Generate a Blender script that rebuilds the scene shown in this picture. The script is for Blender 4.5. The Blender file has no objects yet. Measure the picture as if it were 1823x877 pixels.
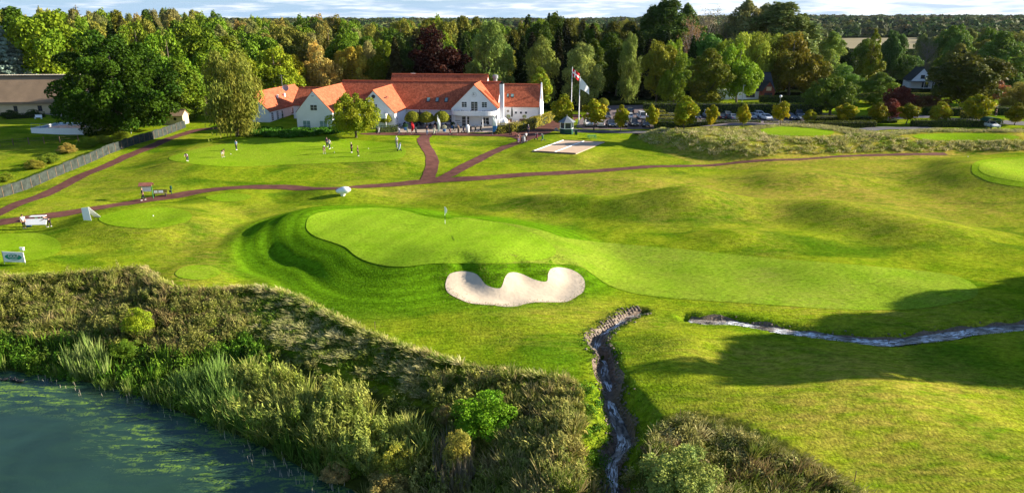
import bpy, bmesh, math, random
import numpy as np
from mathutils import Vector, Matrix, geometry
R = math.radians
C = bpy.context.scene.collection
sc = bpy.context.scene

# ------------------------------------------------------------------ camera, sky, sun, exposure
CAMZ, PITCH, FPX = 25.0, R(18), 1216.0
cd = bpy.data.cameras.new('camera'); cam = bpy.data.objects.new('camera', cd); C.objects.link(cam)
cd.sensor_width = 36; cd.lens = 36 * FPX / 1823; cd.clip_end = 30000; cd.clip_start = 0.5
cam.location = (0, 0, CAMZ); cam.rotation_euler = (R(90) - PITCH, 0, 0)
sc.camera = cam
SUN_EL, SUN_AZ = R(18.5), R(9)          # azimuth measured from +X towards +Y
w = bpy.data.worlds.new('World'); sc.world = w; w.use_nodes = True
nt = w.node_tree; nt.nodes.clear(); N = nt.nodes.new; L = nt.links.new
out = N('ShaderNodeOutputWorld'); bg = N('ShaderNodeBackground'); bg.inputs[1].default_value = 0.058
sky = N('ShaderNodeTexSky'); sky.sky_type = 'NISHITA'; sky.sun_disc = False
sky.sun_elevation = SUN_EL; sky.sun_rotation = math.pi / 2 - SUN_AZ
sky.air_density = 1.3; sky.dust_density = 0.3; sky.ozone_density = 3.0
tc = N('ShaderNodeTexCoord'); mp = N('ShaderNodeMapping'); mp.inputs['Scale'].default_value = (3.0, 3.0, 34.0)
mp.inputs['Location'].default_value = (1.7, 0.4, 0.35)
ns = N('ShaderNodeTexNoise'); ns.inputs['Scale'].default_value = 3.4; ns.inputs['Detail'].default_value = 7; ns.inputs['Roughness'].default_value = 0.6
rp = N('ShaderNodeValToRGB'); rp.color_ramp.elements[0].position = 0.44; rp.color_ramp.elements[1].position = 0.64
L(tc.outputs['Generated'], mp.inputs[0]); L(mp.outputs[0], ns.inputs['Vector']); L(ns.outputs[0], rp.inputs[0])
# more cloud towards the sunny side
sx = N('ShaderNodeSeparateXYZ'); L(tc.outputs['Generated'], sx.inputs[0])
mr = N('ShaderNodeMapRange'); mr.inputs[1].default_value = -0.5; mr.inputs[2].default_value = 0.6; mr.inputs[3].default_value = -0.25; mr.inputs[4].default_value = 0.62
L(sx.outputs[0], mr.inputs[0])
ad = N('ShaderNodeMath'); ad.operation = 'ADD'; ad.use_clamp = True; L(rp.outputs[0], ad.inputs[0]); L(mr.outputs[0], ad.inputs[1])
ns2 = N('ShaderNodeTexNoise'); ns2.inputs['Scale'].default_value = 6.0; ns2.inputs['Detail'].default_value = 5; L(mp.outputs[0], ns2.inputs['Vector'])
cr = N('ShaderNodeValToRGB'); cr.color_ramp.elements[0].position = 0.38; cr.color_ramp.elements[0].color = (3.9, 4.7, 5.9, 1)
cr.color_ramp.elements[1].position = 0.55; cr.color_ramp.elements[1].color = (7.2, 7.5, 7.9, 1); L(ns2.outputs[0], cr.inputs[0])
skm = N('ShaderNodeMix'); skm.data_type = 'RGBA'; skm.blend_type = 'MULTIPLY'; skm.inputs[0].default_value = 1.0
L(sky.outputs[0], skm.inputs[6]); skm.inputs[7].default_value = (0.62, 0.78, 1.0, 1)
mz = N('ShaderNodeMapRange'); mz.inputs[1].default_value = 0.0; mz.inputs[2].default_value = 0.16; mz.inputs[3].default_value = 0.92; mz.inputs[4].default_value = 0.0; L(sx.outputs[2], mz.inputs[0])
hzm = N('ShaderNodeMix'); hzm.data_type = 'RGBA'; L(mz.outputs[0], hzm.inputs[0]); L(skm.outputs[2], hzm.inputs[6]); hzm.inputs[7].default_value = (2.8, 4.2, 6.0, 1)
cf = N('ShaderNodeMapRange'); cf.inputs[1].default_value = .10; cf.inputs[2].default_value = .30; cf.inputs[3].default_value = 1.0; cf.inputs[4].default_value = .12; L(sx.outputs[2], cf.inputs[0])
cm_ = N('ShaderNodeMath'); cm_.operation = 'MULTIPLY'; L(ad.outputs[0], cm_.inputs[0]); L(cf.outputs[0], cm_.inputs[1])
mx = N('ShaderNodeMix'); mx.data_type = 'RGBA'; L(cm_.outputs[0], mx.inputs[0]); L(hzm.outputs[2], mx.inputs[6]); L(cr.outputs[0], mx.inputs[7])
L(mx.outputs[2], bg.inputs[0]); L(bg.outputs[0], out.inputs[0])
sd = bpy.data.lights.new('sun', 'SUN'); sd.energy = 5.0; sd.angle = R(0.5); sd.color = (1.0, 0.90, 0.74)
so = bpy.data.objects.new('sun', sd); C.objects.link(so); so.location = (60, 0, 60)
sv = Vector((math.cos(SUN_EL) * math.cos(SUN_AZ), math.cos(SUN_EL) * math.sin(SUN_AZ), math.sin(SUN_EL)))
so.rotation_euler = sv.to_track_quat('Z', 'Y').to_euler()
vs = sc.view_settings; vs.view_transform = 'Standard'; vs.look = 'None'; vs.gamma = 1; vs.exposure = 1.56; vs.use_curve_mapping = False
sc.cycles.max_bounces = 6; sc.cycles.diffuse_bounces = 2; sc.cycles.glossy_bounces = 2; sc.cycles.transmission_bounces = 3
sc.cycles.transparent_max_bounces = 4; sc.cycles.use_denoising = True

# ------------------------------------------------------------------ maths: photo pixel -> place
cP, sP = math.cos(PITCH), math.sin(PITCH)
def ray(px, py):
    u = (np.asarray(px, float) - 911.5) / FPX; v = (438.5 - np.asarray(py, float)) / FPX
    return np.stack([u, cP + v * sP, -sP + v * cP], -1)
def gp(px, py, z=0.0):
    d = ray(px, py); t = (z - CAMZ) / d[..., 2]; return d[..., 0] * t, d[..., 1] * t
def PP(pts, z=0.0):
    a = np.array(pts, float); x, y = gp(a[:, 0], a[:, 1], z); return np.stack([x, y], -1)
def hz(py, y):                              # height seen at row py at depth y
    v = (438.5 - py) / FPX; t = y / (cP + v * sP); return CAMZ + t * (-sP + v * cP)
def xat(px, py, y):
    v = (438.5 - py) / FPX; t = y / (cP + v * sP); return (px - 911.5) / FPX * t
def sstep(a, b, x):
    t = np.clip((x - a) / (b - a), 0, 1); return t * t * (3 - 2 * t)
def catmull(p, n=6, closed=True):
    p = np.array(p, float); m = len(p); o = []
    for i in range(m if closed else m - 1):
        if closed: a, b, c, d = p[(i - 1) % m], p[i], p[(i + 1) % m], p[(i + 2) % m]
        else: a, b, c, d = p[max(i - 1, 0)], p[i], p[i + 1], p[min(i + 2, m - 1)]
        for k in range(n):
            t = k / n
            o.append(0.5 * ((2 * b) + (c - a) * t + (2 * a - 5 * b + 4 * c - d) * t * t + (3 * b - a - 3 * c + d) * t ** 3))
    if not closed: o.append(p[-1])
    return np.array(o)
def dline(P, X, Y, closed=False, want_s=False):
    best = np.full(X.shape, 1e9); S = np.zeros(X.shape); m = len(P); acc = 0
    for i in range(m if closed else m - 1):
        a, b = P[i], P[(i + 1) % m]; e = b - a; l2 = max(e @ e, 1e-9)
        t = np.clip(((X - a[0]) * e[0] + (Y - a[1]) * e[1]) / l2, 0, 1)
        d = np.hypot(X - a[0] - t * e[0], Y - a[1] - t * e[1])
        if want_s: S = np.where(d < best, (i + t) / (m - 1), S)
        best = np.minimum(best, d)
    return (best, S) if want_s else best
def inside(P, X, Y):
    r = np.zeros(X.shape, bool); m = len(P)
    for i in range(m):
        x0, y0 = P[i]; x1, y1 = P[(i + 1) % m]
        if y0 == y1: continue
        c = ((y0 > Y) != (y1 > Y)) & (X < (x1 - x0) * (Y - y0) / (y1 - y0) + x0)
        r ^= c
    return r
def sdist(P, X, Y):
    d = dline(P, X, Y, True); return np.where(inside(P, X, Y), d, -d)
def vnoise(X, Y, s, seed):
    r = np.random.RandomState(seed).rand(128, 128); x = X / s + 500.3; y = Y / s + 500.7
    xi = np.floor(x).astype(int); yi = np.floor(y).astype(int); fx = x - xi; fy = y - yi
    fx = fx * fx * (3 - 2 * fx); fy = fy * fy * (3 - 2 * fy); g = lambda a, b: r[a % 128, b % 128]
    return (g(xi, yi) * (1 - fx) + g(xi + 1, yi) * fx) * (1 - fy) + (g(xi, yi + 1) * (1 - fx) + g(xi + 1, yi + 1) * fx) * fy - 0.5

# ------------------------------------------------------------------ terrain heights
def geo(a, b, n): return a + (b - a) * (np.linspace(0, 1, n + 1)[1:] ** 2.2)
xs = np.concatenate([geo(-150, -5200, 40)[::-1], np.arange(-150, 150, 0.45), [150], geo(150, 5200, 40)])
ys = np.concatenate([geo(20, -300, 10)[::-1], np.arange(20, 115, 0.36), np.arange(115, 240, 0.75), [240], geo(240, 5600, 70)])
X, Y = np.meshgrid(xs, ys)
# outlines read off the photograph (pixels of the photo) and laid on the ground they stand on
GREEN = [(545,400),(553,385),(584,376),(640,371),(692,371),(724,376),(750,384),(790,390),(846,392),(886,397),(925,407),(963,422),(984,438),(990,450),(976,460),(935,465),(885,469),(828,469),(768,470),(722,475),(684,473),(652,465),(631,454),(614,440),(587,430),(563,422),(548,411)]
FAIR = [(800,391),(880,395),(925,401),(975,413),(1010,424),(1100,434),(1210,443),(1350,458),(1480,468),(1600,478),(1680,487),(1720,498),(1740,513),(1735,529),(1690,541),(1640,549),(1560,552),(1480,550),(1350,541),(1200,531),(1130,522),(1085,508),(1060,492),(1030,474),(980,470),(935,468),(880,470),(830,462)]
BUNKER = [(793,508),(798,491),(808,485),(827,483),(846,487),(856,496),(864,506),(877,512),(890,513),(895,506),(899,494),(906,486),(918,485),(932,489),(947,496),(963,501),(974,500),(976,487),(982,478),(997,476),(1017,480),(1034,490),(1041,502),(1039,518),(1028,527),(1009,537),(982,538),(955,538),(935,541),(920,545),(900,546),(877,543),(858,542),(835,539),(815,531),(798,521)]
TEE1 = [(-60,430),(-20,420),(30,415),(70,416),(100,426),(109,440),(100,452),(70,462),(20,466),(-60,466)]
TEE2 = [(176,388),(205,377),(250,371),(300,370),(330,375),(342,383),(335,393),(305,402),(270,407),(225,405),(190,399)]
TEE3 = [(366,352),(380,347),(410,344),(438,346),(447,350),(440,355),(415,359),(385,358)]
TEE4 = [(312,486),(325,476),(350,472),(378,475),(393,484),(385,492),(362,498),(335,497),(318,493)]
COLLAR4 = [(275,490),(290,474),(320,464),(370,463),(420,470),(430,488),(410,503),(370,511),(320,508),(285,501)]
PUTT = [(300,283),(340,268),(400,256),(440,247),(560,243),(640,250),(700,256),(722,266),(715,281),(680,287),(600,290),(500,294),(420,297),(350,293)]
RG = [(1742,300),(1752,290),(1790,285),(1850,283),(1900,300),(1880,322),(1830,325),(1780,318),(1752,310)]
RGC = [(1665,300),(1690,284),(1760,278),(1850,276),(1960,300),(1930,340),(1840,341),(1740,334),(1690,320)]
MOUND = [(1135,245),(1160,234),(1250,229),(1330,226),(1400,224),(1480,231),(1560,243),(1600,238),(1680,234),(1760,237),(1850,240),(1850,255),(1700,257),(1560,259),(1440,262),(1340,266),(1260,263),(1190,255),(1142,249)]
COURT = [(948,270.5),(1003,250.5),(1077,253.5),(1025,275)]
BANK = [(-260,512),(-100,503),(0,497),(60,490),(130,487),(200,482),(258,478),(275,485),(285,498),(320,512),(380,514),(430,510),(500,516),(550,535),(600,560),(660,590),(720,612),(780,632),(850,650),(920,660),(980,668),(1022,678),(1042,700),(1036,740),(1040,780),(1050,830),(1062,877),(1075,960)]
SHORE = [(-260,640),(-100,648),(0,656),(60,664),(120,672),(210,690),(300,722),(400,762),(470,792),(520,820),(570,846),(610,862),(650,880),(700,930),(760,1000)]
ROUGH2 = [(1128,900),(1135,815),(1150,775),(1190,752),(1240,750),(1300,768),(1370,796),(1440,828),(1500,862),(1560,900),(1620,960),(1128,1000)]
STRA = [(1144,559),(1120,567),(1098,582),(1074,597),(1061,614),(1066,632),(1077,648),(1075,664),(1082,683),(1092,703),(1088,715),(1092,732),(1102,756),(1110,780),(1108,801),(1092,821),(1088,846),(1088,877),(1085,930)]
STRB = [(1226,571),(1250,575),(1290,575),(1330,581),(1400,592),(1440,597),(1500,604),(1570,611),(1620,607),(1680,600),(1740,590),(1780,587),(1830,583),(1920,576),(2060,570)]
A0 = PP(STRA, -.6); n_ = len(A0); STRA_Z = np.interp(np.linspace(0, 1, n_), [0, .25, .3, .5, .55, .75, 1], [-.35, -.5, -.75, -.9, -1.3, -1.9, -2.5])
A = np.array([PP([p], z)[0] for p, z in zip(STRA, STRA_Z)]); A = catmull(A, 5, False); AZ = np.interp(np.linspace(0, 1, len(A)), np.linspace(0, 1, n_), STRA_Z)
B = catmull(PP(STRB, -0.4), 4, False)
D0 = Y
Z = 2.5 * sstep(92, 150, D0)
far = sstep(380, 1500, D0)
Z = Z + far * 9 + sstep(900, 2600, D0) * (9 + 9 * vnoise(X, Y, 900, 3)) + sstep(1500, 3600, D0) * 14
Z += sstep(150, 900, X) * sstep(500, 1300, D0) * 11
Z += 0.95 * vnoise(X, Y, 13, 1) * sstep(330, 200, D0) + 0.34 * vnoise(X, Y, 5.5, 2) * sstep(170, 80, D0)
def plateau(poly, zp, h, out_, in_=0.5):
    global Z
    P = catmull(PP(poly, zp), 3); x0, y0 = P.min(0) - out_ - 1; x1, y1 = P.max(0) + out_ + 1
    i0, i1 = np.searchsorted(ys, [y0, y1]); j0, j1 = np.searchsorted(xs, [x0, x1])
    s = (slice(max(i0 - 1, 0), i1 + 1), slice(max(j0 - 1, 0), j1 + 1))
    Z[s] += h * sstep(-out_, in_, sdist(P, X[s], Y[s]))
def bump(px, py, rx, ry, h, rot=0, z=0.0):
    global Z
    x, y = PP([(px, py)], z)[0]; c, s = math.cos(R(rot)), math.sin(R(rot)); dx, dy = X - x, Y - y
    h = h * (2.5 if h > .3 and y > 62 and x > 0 else 1.25); Z += h * np.exp(-(((dx * c + dy * s) / rx) ** 2 + ((-dx * s + dy * c) / ry) ** 2))
plateau(GREEN, 1.5, 1.8, 8.5, 0.8)
PG0 = catmull(PP(GREEN, 1.9), 3); d_ = -sdist(PG0, X, Y); Z += .055 * np.cos(2 * math.pi * d_ / 2.9) * sstep(1, 3, d_) * sstep(13, 9, d_) * sstep(-9, -20, X)
for b_ in [(440,420,3.5,2.6,-.2),(470,445,3.5,2.6,-.28),(505,468,3.8,2.4,-.3),(560,492,4.5,2.4,-.3),(630,508,5.5,2.4,-.28),(720,520,5.5,2.4,-.2)]: bump(*b_)
# shoulder that carries the bunker, falling away to the left and the front
plateau([(760,470),(900,468),(1060,478),(1100,510),(1070,560),(980,590),(860,575),(770,530)], 0.6, 0.55, 8, 3)
bump(1010, 640, 9, 3.5, 0.9, 8); bump(900, 620, 5, 3, -0.45, 0)
plateau(TEE2, 0.9, 1.5, 7.5, 0.6); plateau(TEE3, 0.5, 0.6, 5, 0.5); plateau(TEE1, 0.3, 0.35, 4, 0.5); plateau(TEE4, 0.3, 0.45, 3.0, 0.5)
plateau(PUTT, 2.2, 1.0, 8, 1.0)
plateau(RG, 2.1, 1.6, 9, 1.0); plateau(RGC, 2.1, 0.5, 6, 2)
plateau(MOUND, 3.3, 2.3, 2.6, 5.0)
PC = PP(COURT, 2.4); dC = sdist(PC, X, Y); Z = Z + (2.4 - Z) * sstep(-5, -.3, dC)
for b in [(1215,385,8,5,.95,10),(1180,372,12,4,.5,0),(1500,392,9,5,.8,-5),(1400,375,12,4,.4,0),(1010,372,8,3.5,.75,-15),(890,352,8,3.5,.55,0),(1660,420,9,5,.6,0),
          (1340,430,9,4,.5,10),(620,352,7,3.5,1.0,0),(1700,335,10,8,.3,0),(1440,330,12,4,.45,0),(1100,335,10,3,.4,0),
          (470,425,4.5,9,.85,-25),(395,400,6,5,.3,0),(1480,700,12,6,.7,20),(1330,660,10,5,-.5,20),(1650,760,9,7,.5,0),(1280,600,5,3,.5,0),(1180,640,4,7,.6,-20),(1240,700,6,4,.5,-30),(240,320,14,5,.4,0)]:
    bump(*b)
# bank down to the pond
BK = catmull(PP(BANK, 0), 3, False); SH = catmull(PP(SHORE, -4.0), 3, False)
PBK = np.concatenate([BK, [(20, -100), (-300, -100), (-300, BK[0][1])]]); PSH = np.concatenate([SH, [(0, -100), (-300, -100), (-300, SH[0][1])]])
m = ys < 110; Xs, Ys = X[m], Y[m]
d1 = dline(BK, Xs, Ys); d2 = dline(SH, Xs, Ys); inb = inside(PBK, Xs, Ys); inp = inside(PSH, Xs, Ys)
t = d1 / (d1 + d2 + 1e-6); drop = -4.0 * (t ** 0.85) * sstep(0, 0.12, t + 0.02)
Zm = Z[m]; hum = 0.5 * vnoise(Xs, Ys, 3.1, 8) * sstep(0, .2, t) * sstep(1, .8, t)
Zm = np.where(inb & ~inp, Zm * (1 - t) + drop + hum, Zm); Zm = np.where(inp, -4.0 - 0.9 * np.minimum(d2 / 4, 1), Zm)
# rough corner right of the stream
P2 = catmull(PP(ROUGH2, -0.5), 3); d = sdist(P2, Xs, Ys); Zm -= 1.2 * sstep(0, 9, d)
# streams
dA, sA = dline(A, Xs, Ys, want_s=True); zA = np.interp(sA, np.linspace(0, 1, len(AZ)), AZ) - 0.25
Zm = Zm * (.25 + .75 * sstep(1, 9, dA)); side = .6 + 2.0 * sstep(.3, .9, sA); wA = 0.32 + 0.3 * vnoise(Xs, Ys, 1.7, 5)
k = sstep(0, 1, (dA - wA) / side); k = 0.35 * sstep(0, .22, (dA - wA) / side) + 0.65 * k; Zm = np.where(dA < 8, zA + (Zm - zA) * k, Zm)
dB = dline(B, Xs, Ys); Zm = Zm * (.2 + .8 * sstep(1, 7, dB)); wB = 0.45 + 0.3 * vnoise(Xs, Ys, 2.1, 6); k = sstep(0, 1, (dB - wB) / 0.8)
Zm = np.where(dB < 6, -.58 + (Zm + .58) * k, Zm)
Z[m] = Zm
BU = catmull(PP(BUNKER, 0.55), 3); m = (ys > 40) & (ys < 90); Xs, Ys = X[m], Y[m]; Z[m] -= 0.42 * sstep(-0.25, 2.2, sdist(BU, Xs, Ys))
def H(x, y):
    x = np.asarray(x, float); y = np.asarray(y, float)
    i = np.clip(np.searchsorted(ys, y) - 1, 0, len(ys) - 2); j = np.clip(np.searchsorted(xs, x) - 1, 0, len(xs) - 2)
    fy = (y - ys[i]) / (ys[i + 1] - ys[i]); fx = (x - xs[j]) / (xs[j + 1] - xs[j])
    return (Z[i, j] * (1 - fx) + Z[i, j + 1] * fx) * (1 - fy) + (Z[i + 1, j] * (1 - fx) + Z[i + 1, j + 1] * fx) * fy
def G(px, py):
    """where the sight line through a photo pixel meets the ground"""
    d = ray(px, py).reshape(-1, 3); n = len(d); t = np.full(n, 25.0); lo = t.copy(); done = np.zeros(n, bool)
    while True:
        p = d * t[:, None]; hit = (CAMZ + p[:, 2]) < H(p[:, 0], p[:, 1]); done |= hit
        if done.all() or t.max() > 3500: break
        lo = np.where(done, lo, t); t = np.where(done, t, t * 1.006)
    hi = t.copy()
    for _ in range(14):
        mid = (lo + hi) / 2; p = d * mid[:, None]; hit = (CAMZ + p[:, 2]) < H(p[:, 0], p[:, 1]); hi = np.where(hit, mid, hi); lo = np.where(hit, lo, mid)
    p = d * hi[:, None]; return p[:, 0], p[:, 1]
def GG(pts):
    a = np.array(pts, float); x, y = G(a[:, 0], a[:, 1]); return np.stack([x, y], -1)
def at(px, py):
    x, y = G(px, py); return float(x[0]), float(y[0]), float(H(x[0], y[0]))

# ------------------------------------------------------------------ materials
def mat(name, col, rough=0.6, var=0.0, scale=3.0, bump=0.0, bscale=None, spec=0.3, metal=0.0, objcol=False, attr=False, transl=0.0, detail=4):
    m = bpy.data.materials.new(name); m.use_nodes = True; nt = m.node_tree; b = nt.nodes['Principled BSDF']; N = nt.nodes.new; L = nt.links.new
    b.inputs['Roughness'].default_value = rough; b.inputs['Specular IOR Level'].default_value = spec; b.inputs['Metallic'].default_value = metal
    rgb = N('ShaderNodeRGB'); rgb.outputs[0].default_value = (*col, 1); c = rgb.outputs[0]
    def mul(a, bsock, f=1.0):
        x = N('ShaderNodeMix'); x.data_type = 'RGBA'; x.blend_type = 'MULTIPLY'; x.inputs[0].default_value = f; L(a, x.inputs[6]); L(bsock, x.inputs[7]); return x.outputs[2]
    if objcol:
        o = N('ShaderNodeObjectInfo'); c = mul(c, o.outputs['Color'])
    if attr:
        a = N('ShaderNodeAttribute'); a.attribute_name = 'Col'; c = mul(c, a.outputs['Color'])
    tcn = N('ShaderNodeTexCoord')
    if var:
        n = N('ShaderNodeTexNoise'); n.inputs['Scale'].default_value = scale; n.inputs['Detail'].default_value = detail; L(tcn.outputs['Object'], n.inputs['Vector'])
        r = N('ShaderNodeMapRange'); r.inputs[1].default_value = .3; r.inputs[2].default_value = .7; r.inputs[3].default_value = 1 - var; r.inputs[4].default_value = 1 + var; L(n.outputs[0], r.inputs[0]); c = mul(c, r.outputs[0])
    L(c, b.inputs['Base Color'])
    if bump:
        n = N('ShaderNodeTexNoise'); n.inputs['Scale'].default_value = bscale or scale * 4; n.inputs['Detail'].default_value = 4; L(tcn.outputs['Object'], n.inputs['Vector'])
        bp = N('ShaderNodeBump'); bp.inputs['Strength'].default_value = 0.6; bp.inputs['Distance'].default_value = bump; L(n.outputs[0], bp.inputs['Height']); L(bp.outputs[0], b.inputs['Normal'])
    if transl:
        tr = N('ShaderNodeBsdfTranslucent'); L(c, tr.inputs[0]); ms = N('ShaderNodeMixShader'); ms.inputs[0].default_value = transl
        L(b.outputs[0], ms.inputs[1]); L(tr.outputs[0], ms.inputs[2]); L(ms.outputs[0], nt.nodes['Material Output'].inputs[0])
    return m
def RING(c, N, L, mix, ramp):
    a = N('ShaderNodeAttribute'); a.attribute_name = 'apron'; c = mix(a.outputs['Fac'], c, (.095, .205, .005))
    d = N('ShaderNodeAttribute'); d.attribute_name = 'ring'; s = N('ShaderNodeMath'); s.operation = 'MULTIPLY'; s.inputs[1].default_value = 4.2; L(d.outputs['Fac'], s.inputs[0])
    w_ = N('ShaderNodeMath'); w_.operation = 'SINE'; L(s.outputs[0], w_.inputs[0]); m = N('ShaderNodeMath'); m.operation = 'MULTIPLY'; L(ramp(w_.outputs[0], -.6, .6, -.13, .13), m.inputs[0]); L(a.outputs['Fac'], m.inputs[1]); p = N('ShaderNodeMath'); p.operation = 'ADD'; p.inputs[1].default_value = 1.0; L(m.outputs[0], p.inputs[0])
    return mix(1.0, c, p.outputs[0], 'MULTIPLY')
def grass(name, g1, g2, brown, bamt, stripe=None, fine=1.0, bumpd=0.05, attr=False, patch=0.05):
    """turf: two greens, dry patches, fine grain; every pattern fixed to the ground"""
    m = bpy.data.materials.new(name); m.use_nodes = True; nt = m.node_tree; b = nt.nodes['Principled BSDF']; N = nt.nodes.new; L = nt.links.new
    b.inputs['Roughness'].default_value = .85; b.inputs['Specular IOR Level'].default_value = .0
    tcn = N('ShaderNodeTexCoord')
    def noise(s, det, dist=0.0, src=None, sc3=None):
        n = N('ShaderNodeTexNoise'); n.inputs['Scale'].default_value = s; n.inputs['Detail'].default_value = det; n.inputs['Distortion'].default_value = dist
        v = tcn.outputs['Object']
        if sc3: mp = N('ShaderNodeMapping'); mp.inputs['Scale'].default_value = sc3; L(v, mp.inputs[0]); v = mp.outputs[0]
        L(v, n.inputs['Vector']); return n.outputs[0]
    def ramp(v, a, bb, lo=0.0, hi=1.0):
        r = N('ShaderNodeMapRange'); r.inputs[1].default_value = a; r.inputs[2].default_value = bb; r.inputs[3].default_value = lo; r.inputs[4].default_value = hi; L(v, r.inputs[0]); return r.outputs[0]
    def mix(f, a, bb, bt='MIX'):
        x = N('ShaderNodeMix'); x.data_type = 'RGBA'; x.blend_type = bt
        if isinstance(f, float): x.inputs[0].default_value = f
        else: L(f, x.inputs[0])
        for s, v in ((x.inputs[6], a), (x.inputs[7], bb)):
            if isinstance(v, tuple): s.default_value = (*v, 1)
            else: L(v, s)
        return x.outputs[2]
    c = mix(ramp(noise(.35, 5, .4), .35, .65), g1, g2)
    if attr: c = mix(ramp(noise(.11, 5, .8, sc3=(.8, 1.5, 1)), .50, .64, 0, .85), c, (.055, .135, .004))
    br = noise(patch, 6, .6)
    bf = N('ShaderNodeMath'); bf.operation = 'MULTIPLY'; L(ramp(br, .47, .68), bf.inputs[0]); L(ramp(noise(1.3, 5, .3, sc3=(.5, 1.6, 1)), .38, .6), bf.inputs[1])
    bm = N('ShaderNodeMath'); bm.operation = 'MULTIPLY'; bm.use_clamp = True; L(bf.outputs[0], bm.inputs[0]); bm.inputs[1].default_value = bamt
    if attr:
        a = N('ShaderNodeAttribute'); a.attribute_name = 'dry'; ad = N('ShaderNodeMath'); ad.operation = 'MULTIPLY_ADD'; ad.use_clamp = True
        L(a.outputs['Fac'], ad.inputs[0]); L(ramp(noise(.9, 6, .3, sc3=(.6, 1.5, 1)), .32, .62), ad.inputs[1]); L(bm.outputs[0], ad.inputs[2]); c = mix(ad.outputs[0], c, brown)
    else: c = mix(bm.outputs[0], c, brown)
    c = RING(c, N, L, mix, ramp) if attr else c
    c = mix(1.0, c, ramp(noise(2.6 * fine, 8, .2, sc3=(.7, 1.4, 1)), .3, .7, .62, 1.38), 'MULTIPLY')
    c = mix(1.0, c, ramp(noise(9.0 * fine, 3, .1, sc3=(.6, 1.5, 1)), .3, .7, .70, 1.30), 'MULTIPLY')
    if stripe:
        wv = N('ShaderNodeTexWave'); wv.inputs['Scale'].default_value = stripe[0]; wv.inputs['Distortion'].default_value = 1.5; wv.inputs['Detail'].default_value = 1; wv.inputs['Detail Scale'].default_value = .15
        mp = N('ShaderNodeMapping'); mp.inputs['Rotation'].default_value = (0, 0, R(stripe[1])); L(tcn.outputs['Object'], mp.inputs[0]); L(mp.outputs[0], wv.inputs['Vector'])
        c = mix(1.0, c, ramp(wv.outputs['Fac'], .3, .7, 1 - stripe[2], 1 + stripe[2]), 'MULTIPLY')
    if attr:
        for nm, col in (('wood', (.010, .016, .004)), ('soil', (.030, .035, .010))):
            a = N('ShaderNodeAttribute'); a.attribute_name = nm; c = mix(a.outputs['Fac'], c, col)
    L(c, b.inputs['Base Color'])
    bp = N('ShaderNodeBump'); bp.inputs['Strength'].default_value = .8; bp.inputs['Distance'].default_value = bumpd
    L(noise(5.0 * fine, 8, .1), bp.inputs['Height']); L(bp.outputs[0], b.inputs['Normal'])
    return m
M = {}
M['lawn'] = grass('lawn', (.125, .205, .006), (.225, .275, .012), (.33, .255, .045), .55, bumpd=.08, attr=True)
M['green'] = grass('green turf', (.185, .320, .012), (.225, .35, .018), (.27, .31, .04), .2, stripe=(.10, 20, .035), fine=2, bumpd=.01)
M['fair'] = grass('fairway turf', (.170, .275, .014), (.21, .29, .022), (.27, .26, .05), .45, fine=1.4, bumpd=.03, patch=.12)
M['tee'] = grass('tee turf', (.165, .285, .008), (.21, .315, .014), (.27, .28, .04), .3, fine=2, bumpd=.015)
M['pale'] = grass('pale turf', (.215, .335, .016), (.26, .345, .022), (.36, .34, .07), .2, fine=2, bumpd=.01)
M['sand'] = mat('sand', (.60, .49, .355), .95, .08, 1.2, .045, 3.0, spec=.1)
M['gravel'] = mat('court sand', (.55, .40, .28), .95, .06, 1.0, .01, 20, spec=.1)
M['path'] = mat('red cinder path', (.125, .052, .04), .9, .28, .9, .01, 14, spec=.1)
M['asphalt'] = mat('asphalt', (.17, .13, .125), .85, .12, .6, .004, 20, spec=.2)
M['road'] = mat('road', (.11, .105, .11), .85, .12, .6, .004, 20, spec=.2)
M['terrace'] = mat('terrace paving', (.34, .27, .21), .85, .12, 1.1)
M['leaf'] = mat('leaves', (.98, .97, .68), .55, objcol=True, attr=True, transl=.25, spec=.06)
M['blade'] = mat('wild growth', (1, 1, 1), .65, attr=True, transl=.22, spec=.05)
M['bark'] = mat('bark', (.11, .085, .06), .9, .3, 2.0, objcol=False)
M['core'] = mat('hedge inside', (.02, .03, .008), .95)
M['white'] = mat('white render', (.86, .86, .87), .75, .05, .5, .006, 6, spec=.2)
M['whitep'] = mat('white paint', (.88, .88, .88), .45, .02, 2)
M['cream'] = mat('cream render', (.66, .52, .33), .8, .06, .5)
M['glass'] = mat('window glass', (.035, .045, .06), .12, .2, .6, spec=.6)
M['glasslt'] = mat('curtained window', (.20, .32, .31), .25, .12, 1.5, spec=.5)
M['dark'] = mat('dark paint', (.02, .02, .022), .5)
M['grey'] = mat('grey metal', (.30, .31, .32), .4, .05, 3, metal=.4)
M['wood'] = mat('weathered wood', (.16, .10, .06), .8, .25, 3)
M['redwood'] = mat('red timber', (.20, .045, .03), .7, .2, 2)
M['greenp'] = mat('dark green paint', (.004, .055, .035), .5, .05, 2)
M['ltgreen'] = mat('green painted post', (.07, .28, .10), .5)
M['stone'] = mat('stone', (.33, .29, .24), .85, .25, 2.5, .05, 4)
M['thatch'] = mat('thatch', (.27, .185, .115), .95, .16, .35, .06, 5)
M['ridgeb'] = mat('thatch ridge', (.42, .36, .28), .95, .25, 3)
M['slate'] = mat('dark slate roof', (.03, .034, .042), .6, .2, 1.5)
M['slatelt'] = mat('kiosk felt roof', (.16, .18, .20), .6, .1, 1.5)
M['cloth'] = mat('cloth', (1, 1, 1), .85, objcol=True)
M['paint'] = mat('car paint', (1, 1, 1), .28, objcol=True, spec=.5)
M['skin'] = mat('skin', (.50, .28, .19), .6)
M['tyre'] = mat('rubber', (.015, .015, .015), .8)
M['lamp'] = mat('headlight glass', (.75, .78, .8), .15, spec=.7)
M['red'] = mat('red lens', (.5, .015, .012), .3)
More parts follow.
